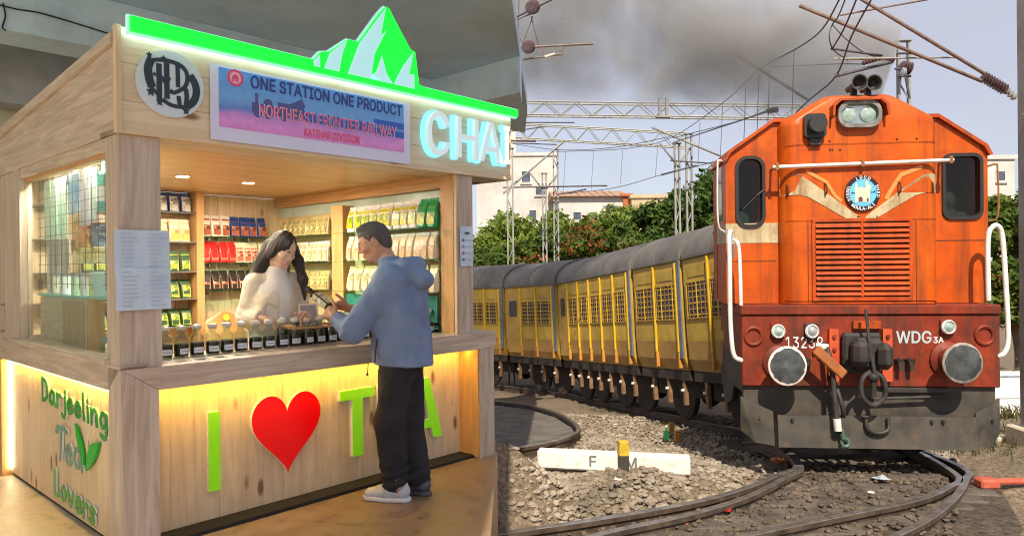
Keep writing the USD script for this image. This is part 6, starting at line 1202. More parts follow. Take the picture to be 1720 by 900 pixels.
for k, (x, y0, y1, Y) in enumerate(((1334, 84, 200, 11.6), (1253, 140, 250, 14.8), (1275, 118, 240, 14), (1214, 174, 262, 17), (1176, 205, 282, 19.5), (1105, 240, 296, 23), (1046, 252, 310, 25), (997, 254, 318, 26.5), (950, 254, 324, 27.7), (1293, 114, 232, 13.6))):
    W2('thin dropper wire between catenary and contact wire, %s in the row' % ORD[k], [(x, y0, Y), (x - 4, y1, Y)], .007)
arm('crossed tube arm in the middle of the smoke', (1241, 95), (1357, 168), 13.5, .030); insul('brown insulator at the left of the engine roof', (1288, 187), (1307, 184), 13.5, .06, 5); arm('rod carrying the insulator left of the engine roof', (1130, 240), (1288, 188), 22.8, .016, 13.5, WIRE)
arm('slanting tube arm on the pair of masts', (1095, 214), (1225, 268), 22.8, .038, 22.8, GALV); arm('level rod on the pair of masts', (1126, 270), (1222, 276), 22.8, .022, None, WIRE); arm('slanting tube arm on the forked mast near the stall', (948, 237), (845, 325), 27.9, .040, None, GALV)
arm('level rod on the forked mast near the stall', (845, 315), (1020, 312), 27.9, .03, None, WIRE); arm('short contact arm on the far left mast', (935, 327), (985, 318), 27.9, .03, None, WIRE); arm('upper level rod left of the gantry', (790, 206), (965, 206), 26, .022, None, WIRE); arm('dark insulator rod left of the gantry', (845, 236), (900, 237), 24, .040, None, INS); arm('thin level rod behind the CHAI letters', (845, 240), (935, 243), 25, .02, None, WIRE); arm('curved rod above the white building', (850, 222), (915, 213), 24, .02, None, WIRE)
arm('short contact arm on the nearer mast pair', (1110, 294), (1170, 278), 22.7, .03, None, WIRE)
# arms with round insulators at the top, beside the roof edge
insul('round insulator seen end on at the top edge, upper of two', (893, 13), (896, 12), 12.6, .125, 3, INS, 12.9); insul('round insulator seen end on under the upper one', (886, 80), (889, 79), 12.6, .115, 3, INS, 12.9)
arm('reddish tube arm through the lower round insulator', (800, 84), (997, 74), 12.8, .020); arm('lower reddish tube with a pale sleeve', (850, 105), (944, 91), 12.8, .018); arm('tube arm rising through the upper round insulator', (800, 61), (930, -2), 12.8, .022, None, WIRE); arm('thin stay under the upper round insulator', (855, 38), (897, 22), 12.8, .012, None, WIRE)
arm('pale sleeve at the end of the lower reddish tube', (915, 96), (932, 91), 12.75, .026, None, mat('sleeve_peach', (.6, .42, .32), (.7, .5, .4), 8)); arm('small upright link at the end of the reddish tubes', (945, 79), (943, 95), 12.8, .014)
for k, (x0, y0, x1, y1) in enumerate(((820, -5, 878, 72), (895, 28, 878, 75), (892, 28, 905, 78), (841, -5, 846, 78), (872, -2, 870, 62))): W2('thin hanger wire near the round insulators, %s of five' % ORD[k], [(x0, y0, 12.8), (x1, y1, 12.8)], .008)
arm('stub bracket carrying a clamp under the reddish tube', (912, 78), (913, 96), 12.8, .012)

# cables on the station roof beam
def on_beam(px, py, v=4.33):
    d = _F + _R * (px - 860) / FPX - _U * (py - 450) / FPX; return np.array([0, 0, EYE]) + d * (((K0 - np.array([0, 0, EYE])) @ KV + v) / (d @ KV))
for lab, pts in (('thin dark cable clipped along the pale roof beam above the stall', [(-20, 4), (29, 16), (66, 22), (122, 38), (183, 57)]), ('second loose cable hanging at the end of the roof beam', [(5, 6), (9, 28), (4, 46), (10, 52)])):
    q = [on_beam(*p) for p in pts]; o = q[0]; solo('cable', tube(spl3([p - o for p in q], 5), .008, 6), BLACK, lab, 'cable', o, 0, 'cables on the roof beam')
# ================================================================ exhaust smoke
A_, B_ = np.array([6.5, 12.2, 4.75]), np.array([-4.0, 17.2, 8.3]); D_ = (B_ - A_) / np.linalg.norm(B_ - A_)
sv = tube([A_ + (B_ - A_) * t for t in np.linspace(0, 1, 9)], np.linspace(1.15, 3.4, 9), 20)
usdkit.material(stage, '/World/Looks/smoke', {'ge': ('geometry', {}), 'n': ('noise_texture', {'scale': 0.75, 'detail': 7.0, 'roughness': 0.6, 'distortion': 0.8}), 'mr': ('map_range', {'from_min': 0.36, 'from_max': 0.64, 'to_min': 0.0, 'to_max': 1.0, 'clamp': True}),
    'sub': ('vector_math', {'math_type': 'subtract', 'vector2': tuple(A_)}), 'dot': ('vector_math', {'math_type': 'dot_product', 'vector2': tuple(D_)}), 'cr': ('vector_math', {'math_type': 'cross_product', 'vector2': tuple(D_)}), 'le': ('vector_math', {'math_type': 'length'}),
    'rad': ('map_range', {'from_min': 0.0, 'from_max': float(np.linalg.norm(B_ - A_)), 'to_min': 1.12, 'to_max': 3.35, 'clamp': True}), 'q': ('math', {'math_type': 'divide'}), 'fall': ('map_range', {'range_type': 'smoothstep', 'from_min': 1.0, 'from_max': 0.25, 'to_min': 0.0, 'to_max': 1.0, 'clamp': True}),
    'dn': ('map_range', {'from_min': 0.0, 'from_max': 9.0, 'to_min': 2.9, 'to_max': 0.8, 'clamp': True}), 'm1': ('math', {'math_type': 'multiply'}), 'm2': ('math', {'math_type': 'multiply'}), 'v': ('principled_volume', {'color': (0.90, 0.86, 0.80), 'anisotropy': 0.1})},
    [('ge.position', 'n.vector'), ('ge.position', 'sub.vector1'), ('sub.vector', 'dot.vector1'), ('sub.vector', 'cr.vector1'), ('cr.vector', 'le.vector1'), ('dot.value', 'rad.value'), ('le.value', 'q.value1'), ('rad.result', 'q.value2'), ('q.value', 'fall.value'),
     ('dot.value', 'dn.value'), ('n.fac', 'mr.value'), ('mr.result', 'm1.value1'), ('fall.result', 'm1.value2'), ('m1.value', 'm2.value1'), ('dn.result', 'm2.value2'), ('m2.value', 'v.density')], volume='v.volume')
smk = usdkit.mesh(stage, '/World/smoke', sv, '/World/Looks/smoke').GetPrim(); keys(smk, 'grey brown exhaust smoke drifting from the engine across the sky', 'smoke', None, 'stuff')
# ================================================================ people
def smin(a, b, k):
    h = np.clip(0.5 + 0.5 * (b - a) / k, 0, 1); return b * (1 - h) + a * h - k * h * (1 - h)
def rcone(p, a, b, r1, r2):
    a, b = np.asarray(a, float), np.asarray(b, float); d = b - a; t = np.clip((p - a) @ d / max(d @ d, 1e-9), 0, 1)
    return np.linalg.norm(p - a - t[..., None] * d, axis=-1) - (r1 + (r2 - r1) * t)
def ellip(p, c, r, rot=None):
    q = p - np.asarray(c, float)
    if rot is not None: q = q @ rot
    r = np.asarray(r, float); k0 = np.linalg.norm(q / r, axis=-1); k1 = np.linalg.norm(q / r ** 2, axis=-1); return k0 * (k0 - 1) / np.maximum(k1, 1e-9)
def level(f, lo, hi, e, keep=False):
    """mesh of f < 0 between lo and hi, edge length e"""
    lo, hi = np.asarray(lo, float), np.asarray(hi, float); n = np.ceil((hi - lo) / e).astype(int) + 1
    ax = [lo[i] + np.arange(n[i]) * e for i in range(3)]; g = np.stack(np.meshgrid(*ax, indexing='ij'), -1); V = f(g.reshape(-1, 3)).reshape(n)
    V[0], V[-1], V[:, 0], V[:, -1], V[:, :, 0], V[:, :, -1] = [np.maximum(x, e) for x in (V[0], V[-1], V[:, 0], V[:, -1], V[:, :, 0], V[:, :, -1])]
    # marching tetrahedra, all cells at once
    idx = np.arange(V.size).reshape(n); c = [idx[i:n[0] - 1 + i, j:n[1] - 1 + j, k:n[2] - 1 + k].ravel() for i, j, k in ((0, 0, 0), (1, 0, 0), (1, 1, 0), (0, 1, 0), (0, 0, 1), (1, 0, 1), (1, 1, 1), (0, 1, 1))]
    vf = V.ravel(); C8 = np.stack(c, 1); ins = vf[C8] < 0; C8 = C8[ins.any(1) & ~ins.all(1)]
    T6 = np.array([[0, 5, 1, 6], [0, 1, 2, 6], [0, 2, 3, 6], [0, 3, 7, 6], [0, 7, 4, 6], [0, 4, 5, 6]]); tets = C8[:, T6].reshape(-1, 4); s = vf[tets] < 0; cnt = s.sum(1)
    G = g.reshape(-1, 3); tris, dirs = [], []
    def edge(a, b): return np.stack([np.minimum(a, b), np.maximum(a, b)], -1)
    for m_ in (1, 3):
        t = tets[cnt == m_]; ss = s[cnt == m_] if m_ == 1 else ~s[cnt == m_]
        if len(t): o = np.argsort(~ss, axis=1, kind='stable'); t = np.take_along_axis(t, o, 1); tris.append(np.stack([edge(t[:, 0], t[:, i]) for i in (1, 2, 3)], 1)); dirs.append((G[t[:, 1:]].mean(1) - G[t[:, 0]]) * (1 if m_ == 1 else -1))
    t = tets[cnt == 2]; ss = s[cnt == 2]
    if len(t):
        o = np.argsort(~ss, axis=1, kind='stable'); t = np.take_along_axis(t, o, 1); a, b, c_, d = t.T
        e1, e2, e3, e4 = edge(a, c_), edge(a, d), edge(b, d), edge(b, c_); tris += [np.stack([e1, e2, e3], 1), np.stack([e1, e3, e4], 1)]; dd = G[t[:, 2:]].mean(1) - G[t[:, :2]].mean(1); dirs += [dd, dd]
    E_ = np.concatenate(tris).reshape(-1, 2); u_, inv = np.unique(E_, axis=0, return_inverse=True); va, vb = vf[u_[:, 0]], vf[u_[:, 1]]; w = np.clip(va / (va - vb), .06, .94)[:, None]
    P_ = G[u_[:, 0]] * (1 - w) + G[u_[:, 1]] * w; F_ = inv.reshape(-1, 3)
    nrm = np.cross(P_[F_[:, 1]] - P_[F_[:, 0]], P_[F_[:, 2]] - P_[F_[:, 0]]); bad = (nrm * np.concatenate(dirs)).sum(1) < 0; F_[bad] = F_[bad][:, ::-1]
    m = trimesh.Trimesh(P_, F_, process=False)
    if not keep:                                                     # only the largest piece
        lab = trimesh.graph.connected_component_labels(m.edges, node_count=len(P_)); big = np.bincount(lab).argmax(); m.update_faces(lab[F_[:, 0]] == big); m.remove_unreferenced_vertices()
    trimesh.smoothing.filter_taubin(m, lamb=.5, nu=-.53, iterations=6); return m
def rotm(yaw=0, pitch=0, roll=0):
    y, p_, r = map(math.radians, (yaw, pitch, roll)); Rz = np.array([[math.cos(y), -math.sin(y), 0], [math.sin(y), math.cos(y), 0], [0, 0, 1]]); Ry = np.array([[math.cos(p_), 0, math.sin(p_)], [0, 1, 0], [-math.sin(p_), 0, math.cos(p_)]]); Rx = np.array([[1, 0, 0], [0, math.cos(r), -math.sin(r)], [0, math.sin(r), math.cos(r)]]); return Rz @ Ry @ Rx
def head_sdf(p, fem):
    """head frame: x forward, y left, z up, origin between the ears; about 0.22 m tall"""
    w = .93 if fem else 1.0
    d = ellip(p, (-.008, 0, .030), (.096, .076 * w, .092))
    d = smin(d, ellip(p, (.022, 0, -.030), (.066, .060 * w, .085)), .03)                 # face
    d = smin(d, ellip(p, (.050, 0, -.092), (.028, .030 * w, .024)), .028)                # chin
    d = smin(d, rcone(p, (-.01, .048 * w, -.055), (.045, .022, -.090), .018, .014), .03); d = smin(d, rcone(p, (-.01, -.048 * w, -.055), (.045, -.022, -.090), .018, .014), .03)
    d = smin(d, rcone(p, (.082, .028, .018), (.086, -.028, .018), .008 if fem else .011, .008 if fem else .011), .016)   # brow
    for s in (-1, 1):
        d = smin(d, ellip(p, (.058, s * .038, -.026), (.026, .024, .022)), .02)              # cheek
        d = -smin(-d, ellip(p, (.098, s * .030, .001), (.018, .018, .011)), .010)            # eye socket
        d = smin(d, ellip(p, (.0755, s * .030, .0030), (.0130, .0160, .0090)), .004); d = smin(d, ellip(p, (.073, s * .030, -.0135), (.0125, .0145, .0050)), .004)           # lid
        e = ellip(p, (-.012, s * .078 * w, -.006), (.020, .009, .032), rotm(s * 18, 12, 0)); e = -smin(-e, ellip(p, (-.006, s * .088 * w, -.004), (.011, .006, .019), rotm(s * 18, 12, 0)), .004); d = smin(d, e, .008)
        d = smin(d, ellip(p, (.092, s * .012, -.038), (.011, .008, .008)), .008)             # nostril
    nz = .098 if fem else .106
    d = smin(d, rcone(p, (.084, 0, .012), (nz, 0, -.030), .007, .0115), .012)
    d = smin(d, ellip(p, (.084, 0, -.060), (.012, .022, .0062)), .006); d = smin(d, ellip(p, (.082, 0, -.071), (.012, .018, .0065)), .006); d = -smin(-d, rcone(p, (.096, .02, -.0655), (.096, -.02, -.0655), .0015, .0015), .003)
    d = smin(d, rcone(p, (-.025, 0, -.06), (-.045, 0, -.17), .054 if fem else .062, .050 if fem else .064), .03)  # neck
    return d
def hand_parts(side, curls, spread=1.0, length=.185, thumb=(.05, .035, -.02)):
    """hand frame: x towards the fingertips, y towards the thumb side, z back of the hand; returns rcones"""
    k = length / .185; L = [(.046, .026, .020), (.052, .030, .022), (.048, .028, .021), (.036, .021, .018)]; out = []
    pal = [((.0, 0, 0), (.085, .028, 0), .021, .016), ((.0, 0, 0), (.088, .008, .002), .021, .016), ((.0, 0, 0), (.085, -.012, .001), .021, .016), ((.0, -.004, 0), (.078, -.030, -.002), .020, .015)]
    for k_, (a, b, r1, r2) in enumerate(pal): out.append((np.array(a) * k, np.array(b) * k, r1 * k, r2 * k, .012))
    for f in range(4):
        p = np.array(pal[f][1]) * k; ang = 0.0; yaw = (.10, .03, -.04, -.12)[f] * spread
        for s in range(3):
            ang += curls[f][s]; d = np.array([math.cos(ang) * math.cos(yaw), math.sin(yaw), -math.sin(ang)]); q = p + d * L[f][s] * k; out.append((p, q, (.0098, .0088, .0080)[s] * k, (.0090, .0081, .0068)[s] * k, .003)); p = q
    p = np.array([.022, .022, -.006]) * k; t = np.array(thumb); t = t / np.linalg.norm(t)
    for s, l in enumerate((.045, .034, .028)):
        q = p + (t * (1 - .0 * s) + np.array([.22, -.10, -.05]) * s) * l * k; out.append((p, q, (.015, .0115, .0100)[s] * k, (.0118, .0102, .0078)[s] * k, .006 if s == 0 else .003)); p = q
    return [(np.array([a[0], a[1] * side, a[2]]), np.array([b[0], b[1] * side, b[2]]), r1, r2, kk) for a, b, r1, r2, kk in out]
def frame(xdir, zhint):
    x = np.asarray(xdir, float); x /= np.linalg.norm(x); z = np.asarray(zhint, float); z -= x * (z @ x); z /= np.linalg.norm(z); return np.stack([x, np.cross(z, x), z], 1)
def hand_sdf(p, wrist, R_, side, curls, **kw):
    q = (p - np.asarray(wrist)) @ R_; d = None
    for a, b, r1, r2, k in hand_parts(side, curls, **kw): e = rcone(q, a, b, r1, r2); d = e if d is None else smin(d, e, k)
    return d
def chain(p, segs, k):
    d = None
    for a, b, r1, r2 in segs: e = rcone(p, a, b, r1, r2); d = e if d is None else smin(d, e, k)
    return d
def wrinkle(p, s, a, seed, st=(1, 1, 1)): return (meshkit.fbm(p * np.array(st) * s + 50, 3, seed) - .5) * a
SKIN_M = mat('skin_warm', (0.47, 0.235, 0.140), (0.57, 0.305, 0.190), 14, rough=0.5, bump=.08, bscale=120, subsurface_weight=0.15, subsurface_radius=(.8, .3, .15), subsurface_scale=.008)
SKIN_F = mat('skin_light', (0.66, 0.40, 0.285), (0.74, 0.475, 0.35), 14, rough=0.5, subsurface_weight=0.15, subsurface_radius=(.8, .3, .15), subsurface_scale=.008)
HAIR = mat('black_hair', (0.012, 0.008, 0.007), (0.035, 0.022, 0.018), 60, (14, 14, 1), .38, .5, 70)
HAIRM = mat('greying_hair', (0.03, 0.025, 0.022), (0.13, 0.115, 0.105), 40, (5, 5, 5), .5, .6, 90)
EYEW = mat('eye_white', (.7, .68, .65), rough=.2); IRIS = mat('iris', (.02, .012, .008), rough=.1); LIP = mat('lips', (.45, .13, .11), (.5, .16, .13), 20, rough=.4)
def union3(*ms):
    out = None
    for m in ms:
        q = man3(m)
        if q.is_empty(): print('UNION FAILED', q.status(), m.is_watertight, m.is_winding_consistent); return cat(list(ms))
        out = q if out is None else out + q
    return tri3(out)
def face_details(root, H, R_, fem):
    def tf(m): v = np.asarray(m.vertices) @ R_.T + H; return trimesh.Trimesh(v, m.faces, process=False)
    for s in (-1, 1):
        part('eye', tf(T(trimesh.creation.icosphere(2, .0105), .0730, s * .030, -.0060)), EYEW, root, True); part('iris', tf(T(trimesh.creation.icosphere(1, .006), .0785, s * .0292, -.0100)), IRIS, root, True)
        part('eyebrow', tf(tube(spl3([(.0905, s * .014, .0165), (.0915, s * .030, .0215), (.080, s * .047, .0165)], 4), [.0018, .003, .003, .0034, .0034, .003, .0026, .002, .001], 6)), HAIR, root, True)
    part('lips', tf(cat([T(trimesh.Trimesh(trimesh.creation.icosphere(2, 1).vertices * [.0050, .016, .0034], trimesh.creation.icosphere(2, 1).faces, process=False), .0868, 0, z) for z in (-.0605, -.0695)])), LIP if fem else mat('lips_dull', (.33, .12, .09), rough=.5), root, True)

# ---------------------------------------------------------------- the customer
MX, MY, MTH = -0.705, 4.515, 167.0
man = thing('person', 'person in a blue hooded jacket and black trousers at the counter, holding a bottle', 'person', (MX, MY, 0), MTH)
Hm, Rm = np.array([.180, 0.0, 1.615]), rotm(20, 18, 0)
wl_, wr_ = np.array([.395, .115, 1.145]), np.array([.385, -.085, 1.185])
Rl, Rr = frame((.80, -.38, .36), (.25, .78, .52)), frame((.80, .30, .30), (.1, -.55, .8))
curlA = [[.75, .95, .6], [.80, .95, .6], [.85, 1.0, .6], [.9, 1.0, .6]]
def man_body(p):
    d = chain(p, [((0, 0, .95), (0, 0, 1.15), .11, .10), ((0, 0, 1.15), (.0, 0, 1.34), .10, .095), ((.005, .14, 1.365), (.005, -.14, 1.365), .05, .05), ((.03, 0, 1.42), (.09, 0, 1.50), .065, .058)], .05)
    for s, el, wr in ((1, (.21, .245, 1.07), wl_), (-1, (.17, -.24, 1.10), wr_)):
        d = smin(d, chain(p, [((.01, s * .17, 1.385), el, .052, .042), (el, wr, .041, .028)], .02), .03)
        d = smin(d, chain(p, [((.0, s * .09, .92), (.02, s * .105, .50), .085, .055), ((.02, s * .105, .50), (-.01, s * .11, .10), .052, .036)], .02), .05)
    return d
mb = level(man_body, (-.25, -.36, .05), (.50, .36, 1.55), .022)
mh = level(lambda p: head_sdf((p - Hm) @ Rm, False), Hm - [.17, .13, .20], Hm + [.15, .13, .15], .0048)
ml_ = level(lambda p: smin(hand_sdf(p, wl_, Rl, -1, curlA, thumb=(.6, .55, .25)), rcone(p, wl_ - .05 * Rl[:, 0], wl_, .028, .025), .012), wl_ - .12, wl_ + [.22, .14, .16], .0042)
mr_ = level(lambda p: smin(hand_sdf(p, wr_, Rr, 1, curlA, thumb=(.6, .55, .25)), rcone(p, wr_ - .05 * Rr[:, 0], wr_, .028, .025), .012), wr_ - .12, wr_ + [.22, .14, .16], .0042)
part('body', union3(mb, mh, ml_, mr_), SKIN_M, man, True)
face_details(man, Hm, Rm, False)
def hairm(p):
    q = (p - Hm) @ Rm; d = ellip(q, (-.012, 0, .033), (.103, .083, .099)) + (meshkit.fbm(q * 70 + 9, 2, 4) - .5) * .010
    d = smin(d, ellip(q, (-.07, 0, -.025), (.04, .068, .05)), .03); d = smin(d, ellip(q, (.035, 0, .108), (.05, .055, .018)), .03)
    d = np.maximum(d, -(q[:, 2] - (.050 + .0 * q[:, 0]) + np.clip((-.005 - q[:, 0]) * 2.4, 0, .13) + np.clip(.036 - np.abs(q[:, 0] - .02), 0, .036) * (np.abs(q[:, 1]) > .058) * 1.2)); return d
part('hair', level(hairm, Hm - [.16, .12, .12], Hm + [.14, .12, .17], .0055), HAIRM, man, True)
def tfm(pts): return np.array(pts) @ Rm.T + Hm
for s in (-1, 1):
    t = np.linspace(0, 2 * PI, 15)[:-1]; part('spectacle_rim', tube(tfm(np.c_[.098 - .10 * (np.abs(.031 + .021 * np.cos(t)) - .02) * .3, s * (.031 + .021 * np.cos(t)), -.004 + .015 * np.sin(t)]), .0014, 5, True), CHROME, man, True)
    part('spectacle_arm', tube(tfm([(.092, s * .052, .0), (.04, s * .077, .002), (-.012, s * .086, .004)]), .0014, 5), CHROME, man, True)
part('spectacle_bridge', tube(tfm([(.098, .010, -.001), (.102, 0, .003), (.098, -.010, -.001)]), .0014, 5), CHROME, man, True)
JACK = mat('jacket_blue', (0.135, 0.195, 0.325), (0.190, 0.255, 0.395), 5, rough=.75, bump=.25, bscale=60)
def jacket(p):
    d = ellip(p, (.0, 0, 1.00), (.170, .215, .30)); d = smin(d, ellip(p, (-.005, 0, 1.25), (.155, .215, .22)), .10)
    d = smin(d, rcone(p, (.015, .15, 1.385), (.015, -.15, 1.385), .085, .085), .06); d = smin(d, rcone(p, (-.01, 0, .98), (-.01, 0, .84), .180, .195), .05)
    d = smin(d, rcone(p, (.03, 0, 1.42), (.075, 0, 1.475), .085, .075), .04)
    for s, el, wr in ((1, (.215, .255, 1.065), wl_ - .02 * Rl[:, 0]), (-1, (.175, -.25, 1.095), wr_ - .02 * Rr[:, 0])):
        d = smin(d, chain(p, [((.005, s * .18, 1.375), el, .088, .074), (el, wr, .073, .050)], .02), .045)
    hd = smin(rcone(p, (-.075, .10, 1.462), (-.075, -.10, 1.462), .058, .058), rcone(p, (-.150, .075, 1.375), (-.150, -.075, 1.375), .056, .056), .05); hd = smin(hd, chain(p, [((-.08, .10, 1.46), (.07, .095, 1.475), .036, .024), ((-.08, -.10, 1.46), (.07, -.095, 1.475), .036, .024)], .02), .03)
    d = smin(d, hd, .022)
    d = d + wrinkle(p, 9, .034, 3, (1, 1, .7)) + wrinkle(p, 20, .011, 6)
    for s, el in ((1, (.215, .255, 1.065)), (-1, (.175, -.25, 1.095))):
        r = np.linalg.norm(p - np.array(el), axis=-1); d = d + np.where(r < .16, .006 * np.sin((p @ np.array([.6, .2, .75])) * 130) * np.clip(1 - r / .16, 0, 1), 0)
    d = np.maximum(d, .835 + .02 * p[:, 1] - .05 * (p[:, 0] + .2) * -0.8 - p[:, 2])
    cut = ellip((p - np.array([.105, 0, 1.575])) @ rotm(0, 30), (0, 0, 0), (.062, .062, .095)); d = np.maximum(d, -cut)
    for w_, R_ in ((wl_, Rl), (wr_, Rr)): d = np.maximum(d, ((p - (w_ - .012 * R_[:, 0])) @ R_[:, 0]) * 1.0 - 1e9 * (np.linalg.norm(p - w_, axis=-1) > .13)) if False else np.where(np.linalg.norm(p - w_, axis=-1) < .12, np.maximum(d, (p - (w_ - .010 * R_[:, 0])) @ R_[:, 0]), d)
    return d
jk = part('jacket', level(jacket, (-.30, -.40, .78), (.46, .40, 1.60), .0125), JACK, man, True)
part('hood_lining', tube(spl3([(.075, .082, 1.468), (.0, .108, 1.475), (-.07, .09, 1.485), (-.115, 0, 1.49), (-.07, -.09, 1.485), (.0, -.108, 1.475), (.075, -.082, 1.468)], 5), .014, 8), mat('jacket_dark', (.035, .06, .13), rough=.8), jk, True)
part('zip', tube(spl3([(.075, .212, 1.02), (.08, .216, .95), (.085, .22, .88)], 4), .005, 6), BLACK, jk, True); part('toggle', cat([cyl((.19, .08, .86), (.195, .085, .79), .003, n=6), T(trimesh.creation.icosphere(1, .009), .195, .085, .785)]), BLACK, jk)
TROU = mat('trousers_black', (0.010, 0.009, 0.012), (0.022, 0.019, 0.024), 6, rough=.85, bump=.25, bscale=50)
fl_, fr2 = np.array([.02, .075, 0]), np.array([-.065, -.085, 0])
def trousers(p):
    d = ellip(p, (-.01, 0, .88), (.130, .160, .14))
    for s, ft in ((1, fl_), (-1, fr2)):
        kn = np.array([.03 + .6 * ft[0], s * .10, .50]); an = ft + [.0, 0, .115]
        d = smin(d, chain(p, [((-.01, s * .088, .86), kn, .104, .092), (kn, an, .096, .082)], .03), .05)
    d = d + wrinkle(p, 8, .028, 11, (1.3, 1.3, .6)) + wrinkle(p, 18, .008, 12) + np.where(p[:, 2] < .34, .007 * np.sin(p[:, 2] * 95 + p[:, 0] * 22) * np.clip((.34 - p[:, 2]) / .2, 0, 1), 0)
    return np.maximum(d, .062 + .03 * (p[:, 0] > 9) - p[:, 2])
tr_ = part('trousers', level(trousers, (-.24, -.26, .04), (.26, .26, 1.0), .0135), TROU, man, True)
part('side_pocket', tube(spl3([(.085, .165, .83), (.075, .19, .72), (.07, .195, .60)], 4), .004, 6), mat('pocket_grey', (.05, .05, .065), rough=.8), tr_, True)
for nm, ft, yw, m1 in (('shoe', fl_, 4, mat('shoe_grey', (.42, .43, .46), (.58, .58, .60), 18, rough=.7, bump=.2, bscale=60)), ('shoe', fr2, -12, mat('shoe_dark', (.05, .05, .055), (.12, .12, .13), 18, rough=.7))):
    R_ = rotm(yw)
    def shoe(p):
        q = (p - ft) @ R_; d = rcone(q, (-.05, 0, .062), (.05, 0, .058), .042, .042); d = smin(d, rcone(q, (.05, 0, .052), (.165, -.004, .040), .042, .036), .03); d = smin(d, rcone(q, (-.045, 0, .06), (-.035, 0, .125), .042, .040), .02); d = smin(d, rcone(q, (.02, 0, .08), (.10, 0, .075), .030, .022), .02)
        return np.maximum(d, .026 - q[:, 2])
    sh = part(nm, level(shoe, ft + [-.14, -.13, 0], ft + [.26, .13, .19], .006), m1, man, True)
    def sole(p): q = (p - ft) @ R_; d = smin(rcone(q * [1, 1, .0], (-.055, 0, 0), (.05, 0, 0), .046, .044), rcone(q * [1, 1, .0], (.05, 0, 0), (.170, -.004, 0), .048, .040), .02); return np.maximum(d, np.abs(q[:, 2] - .0145 - .006 * np.clip(q[:, 0] - .1, 0, 1) * 4) - .0135)
    part('sole', level(sole, ft + [-.14, -.13, -.02], ft + [.26, .13, .06], .006), mat('sole_white', (.62, .62, .62), (.7, .7, .7), 8, rough=.6) if m1 == _mats['shoe_grey'] else mat('sole_dark', (.08, .08, .08)), sh, True)
    if m1 == _mats['shoe_grey']:
        for k in range(4): part('lace', tube([tuple(R_ @ np.array([.045 + .02 * k, -.022, .098 - .006 * k]) + ft), tuple(R_ @ np.array([.052 + .02 * k, 0, .107 - .007 * k]) + ft), tuple(R_ @ np.array([.045 + .02 * k, .022, .098 - .006 * k]) + ft)], .003, 5), WHITE, sh)

# the bottle he holds
def man_world(q): a = math.radians(MTH); return np.array([MX + q[0] * math.cos(a) - q[1] * math.sin(a), MY + q[0] * math.sin(a) + q[1] * math.cos(a), q[2]])
b0, b1 = man_world((.455, .045, 1.195)), man_world((.660, -.005, 1.325)); dv = b1 - b0; yaw_ = math.degrees(math.atan2(dv[1], dv[0])); pit = math.degrees(math.acos(dv[2] / np.linalg.norm(dv)))
bo = thing('held_bottle', 'dark square bottle with cream label held in both hands by the customer', 'bottle', b0, yaw_, None, ry=pit)
part('bottle_body', trimesh.creation.box([.05, .062, .19], trimesh.transformations.translation_matrix([0, 0, .095])) if 0 else bx(-.024, .024, -.032, .032, 0, .180, .009), mat('bottle_brown', (.035, .02, .012), rough=.15), bo); part('neck', lathe([(0, .1805), (.018, .1805), (.014, .20), (.014, .212), (0, .212)], 14), _mats['bottle_brown'], bo, 40); part('cap', lathe([(0, .2125), (.018, .2125), (.018, .240), (0, .242)], 14), BLACK, bo, 40)
for s in (-1, 1): part('label', bx(s * .0245 - .0006, s * .0245 + .0006, -.026, .026, .03, .155), print_mat('print_cream_label', (.78, .72, .52), (.3, .4, .36), (.85, .83, .72), 20), bo)
part('label', bx(-.018, .018, -.0332, -.0322, .03, .155), _mats['print_cream_label'], bo); part('label', bx(-.018, .018, .0322, .0332, .03, .155), _mats['print_cream_label'], bo)

# ---------------------------------------------------------------- the seller
WX, WY, WTH = -1.612, 4.84, -58.0
wom = thing('person', 'person with long black hair in a cream cardigan standing behind the jars', 'person', (WX, WY, 0.02), WTH)
Hw, Rw = np.array([.085, .035, 1.560]), rotm(26, 24, -3)
wR, wL = np.array([.175, -.130, 1.115]), np.array([.20, .150, 1.105])
RR, RL = frame((.66, .72, -.20), (.1, .2, 1)), frame((.86, -.2, .35), (-.3, .5, .8))
curlB = [[.35, .4, .3], [.40, .5, .35], [.5, .6, .4], [.55, .65, .4]]
def wom_body(p):
    d = chain(p, [((0, 0, .95), (0, 0, 1.12), .11, .095), ((0, 0, 1.12), (.0, 0, 1.29), .095, .085), ((-.005, .12, 1.325), (-.005, -.12, 1.325), .042, .042), ((.01, 0, 1.38), (.035, .01, 1.47), .052, .048)], .05)
    for s, el, wr in ((1, (-.01, .195, 1.10), wL), (-1, (-.01, -.195, 1.115), wR)):
        d = smin(d, chain(p, [((.0, s * .135, 1.335), el, .040, .034), (el, wr, .035, .023)], .02), .03); d = smin(d, chain(p, [((.0, s * .08, .92), (.0, s * .09, .48), .085, .052), ((.0, s * .09, .48), (-.01, s * .09, .07), .050, .036)], .02), .05); d = smin(d, rcone(p, (-.02, s * .09, .03), (.13, s * .10, .025), .034, .026), .03)
    return d
wb = level(wom_body, (-.22, -.32, .0), (.32, .32, 1.52), .020)
wh = level(lambda p: head_sdf((p - Hw) @ Rw * 1.03, True), Hw - [.17, .14, .19], Hw + [.15, .14, .15], .0045)
w1 = level(lambda p: smin(hand_sdf(p, wR, RR, 1, curlB, length=.165, thumb=(.75, .5, -.25)), rcone(p, wR - .05 * RR[:, 0], wR, .024, .021), .012), wR - .11, wR + [.19, .19, .10], .0042)
w2 = level(lambda p: smin(hand_sdf(p, wL, RL, -1, curlB, length=.165, thumb=(.75, .5, -.25)), rcone(p, wL - .05 * RL[:, 0], wL, .024, .021), .012), wL - .12, wL + [.20, .12, .16], .0042)
part('body', union3(wb, wh, w1, w2), SKIN_F, wom, True)
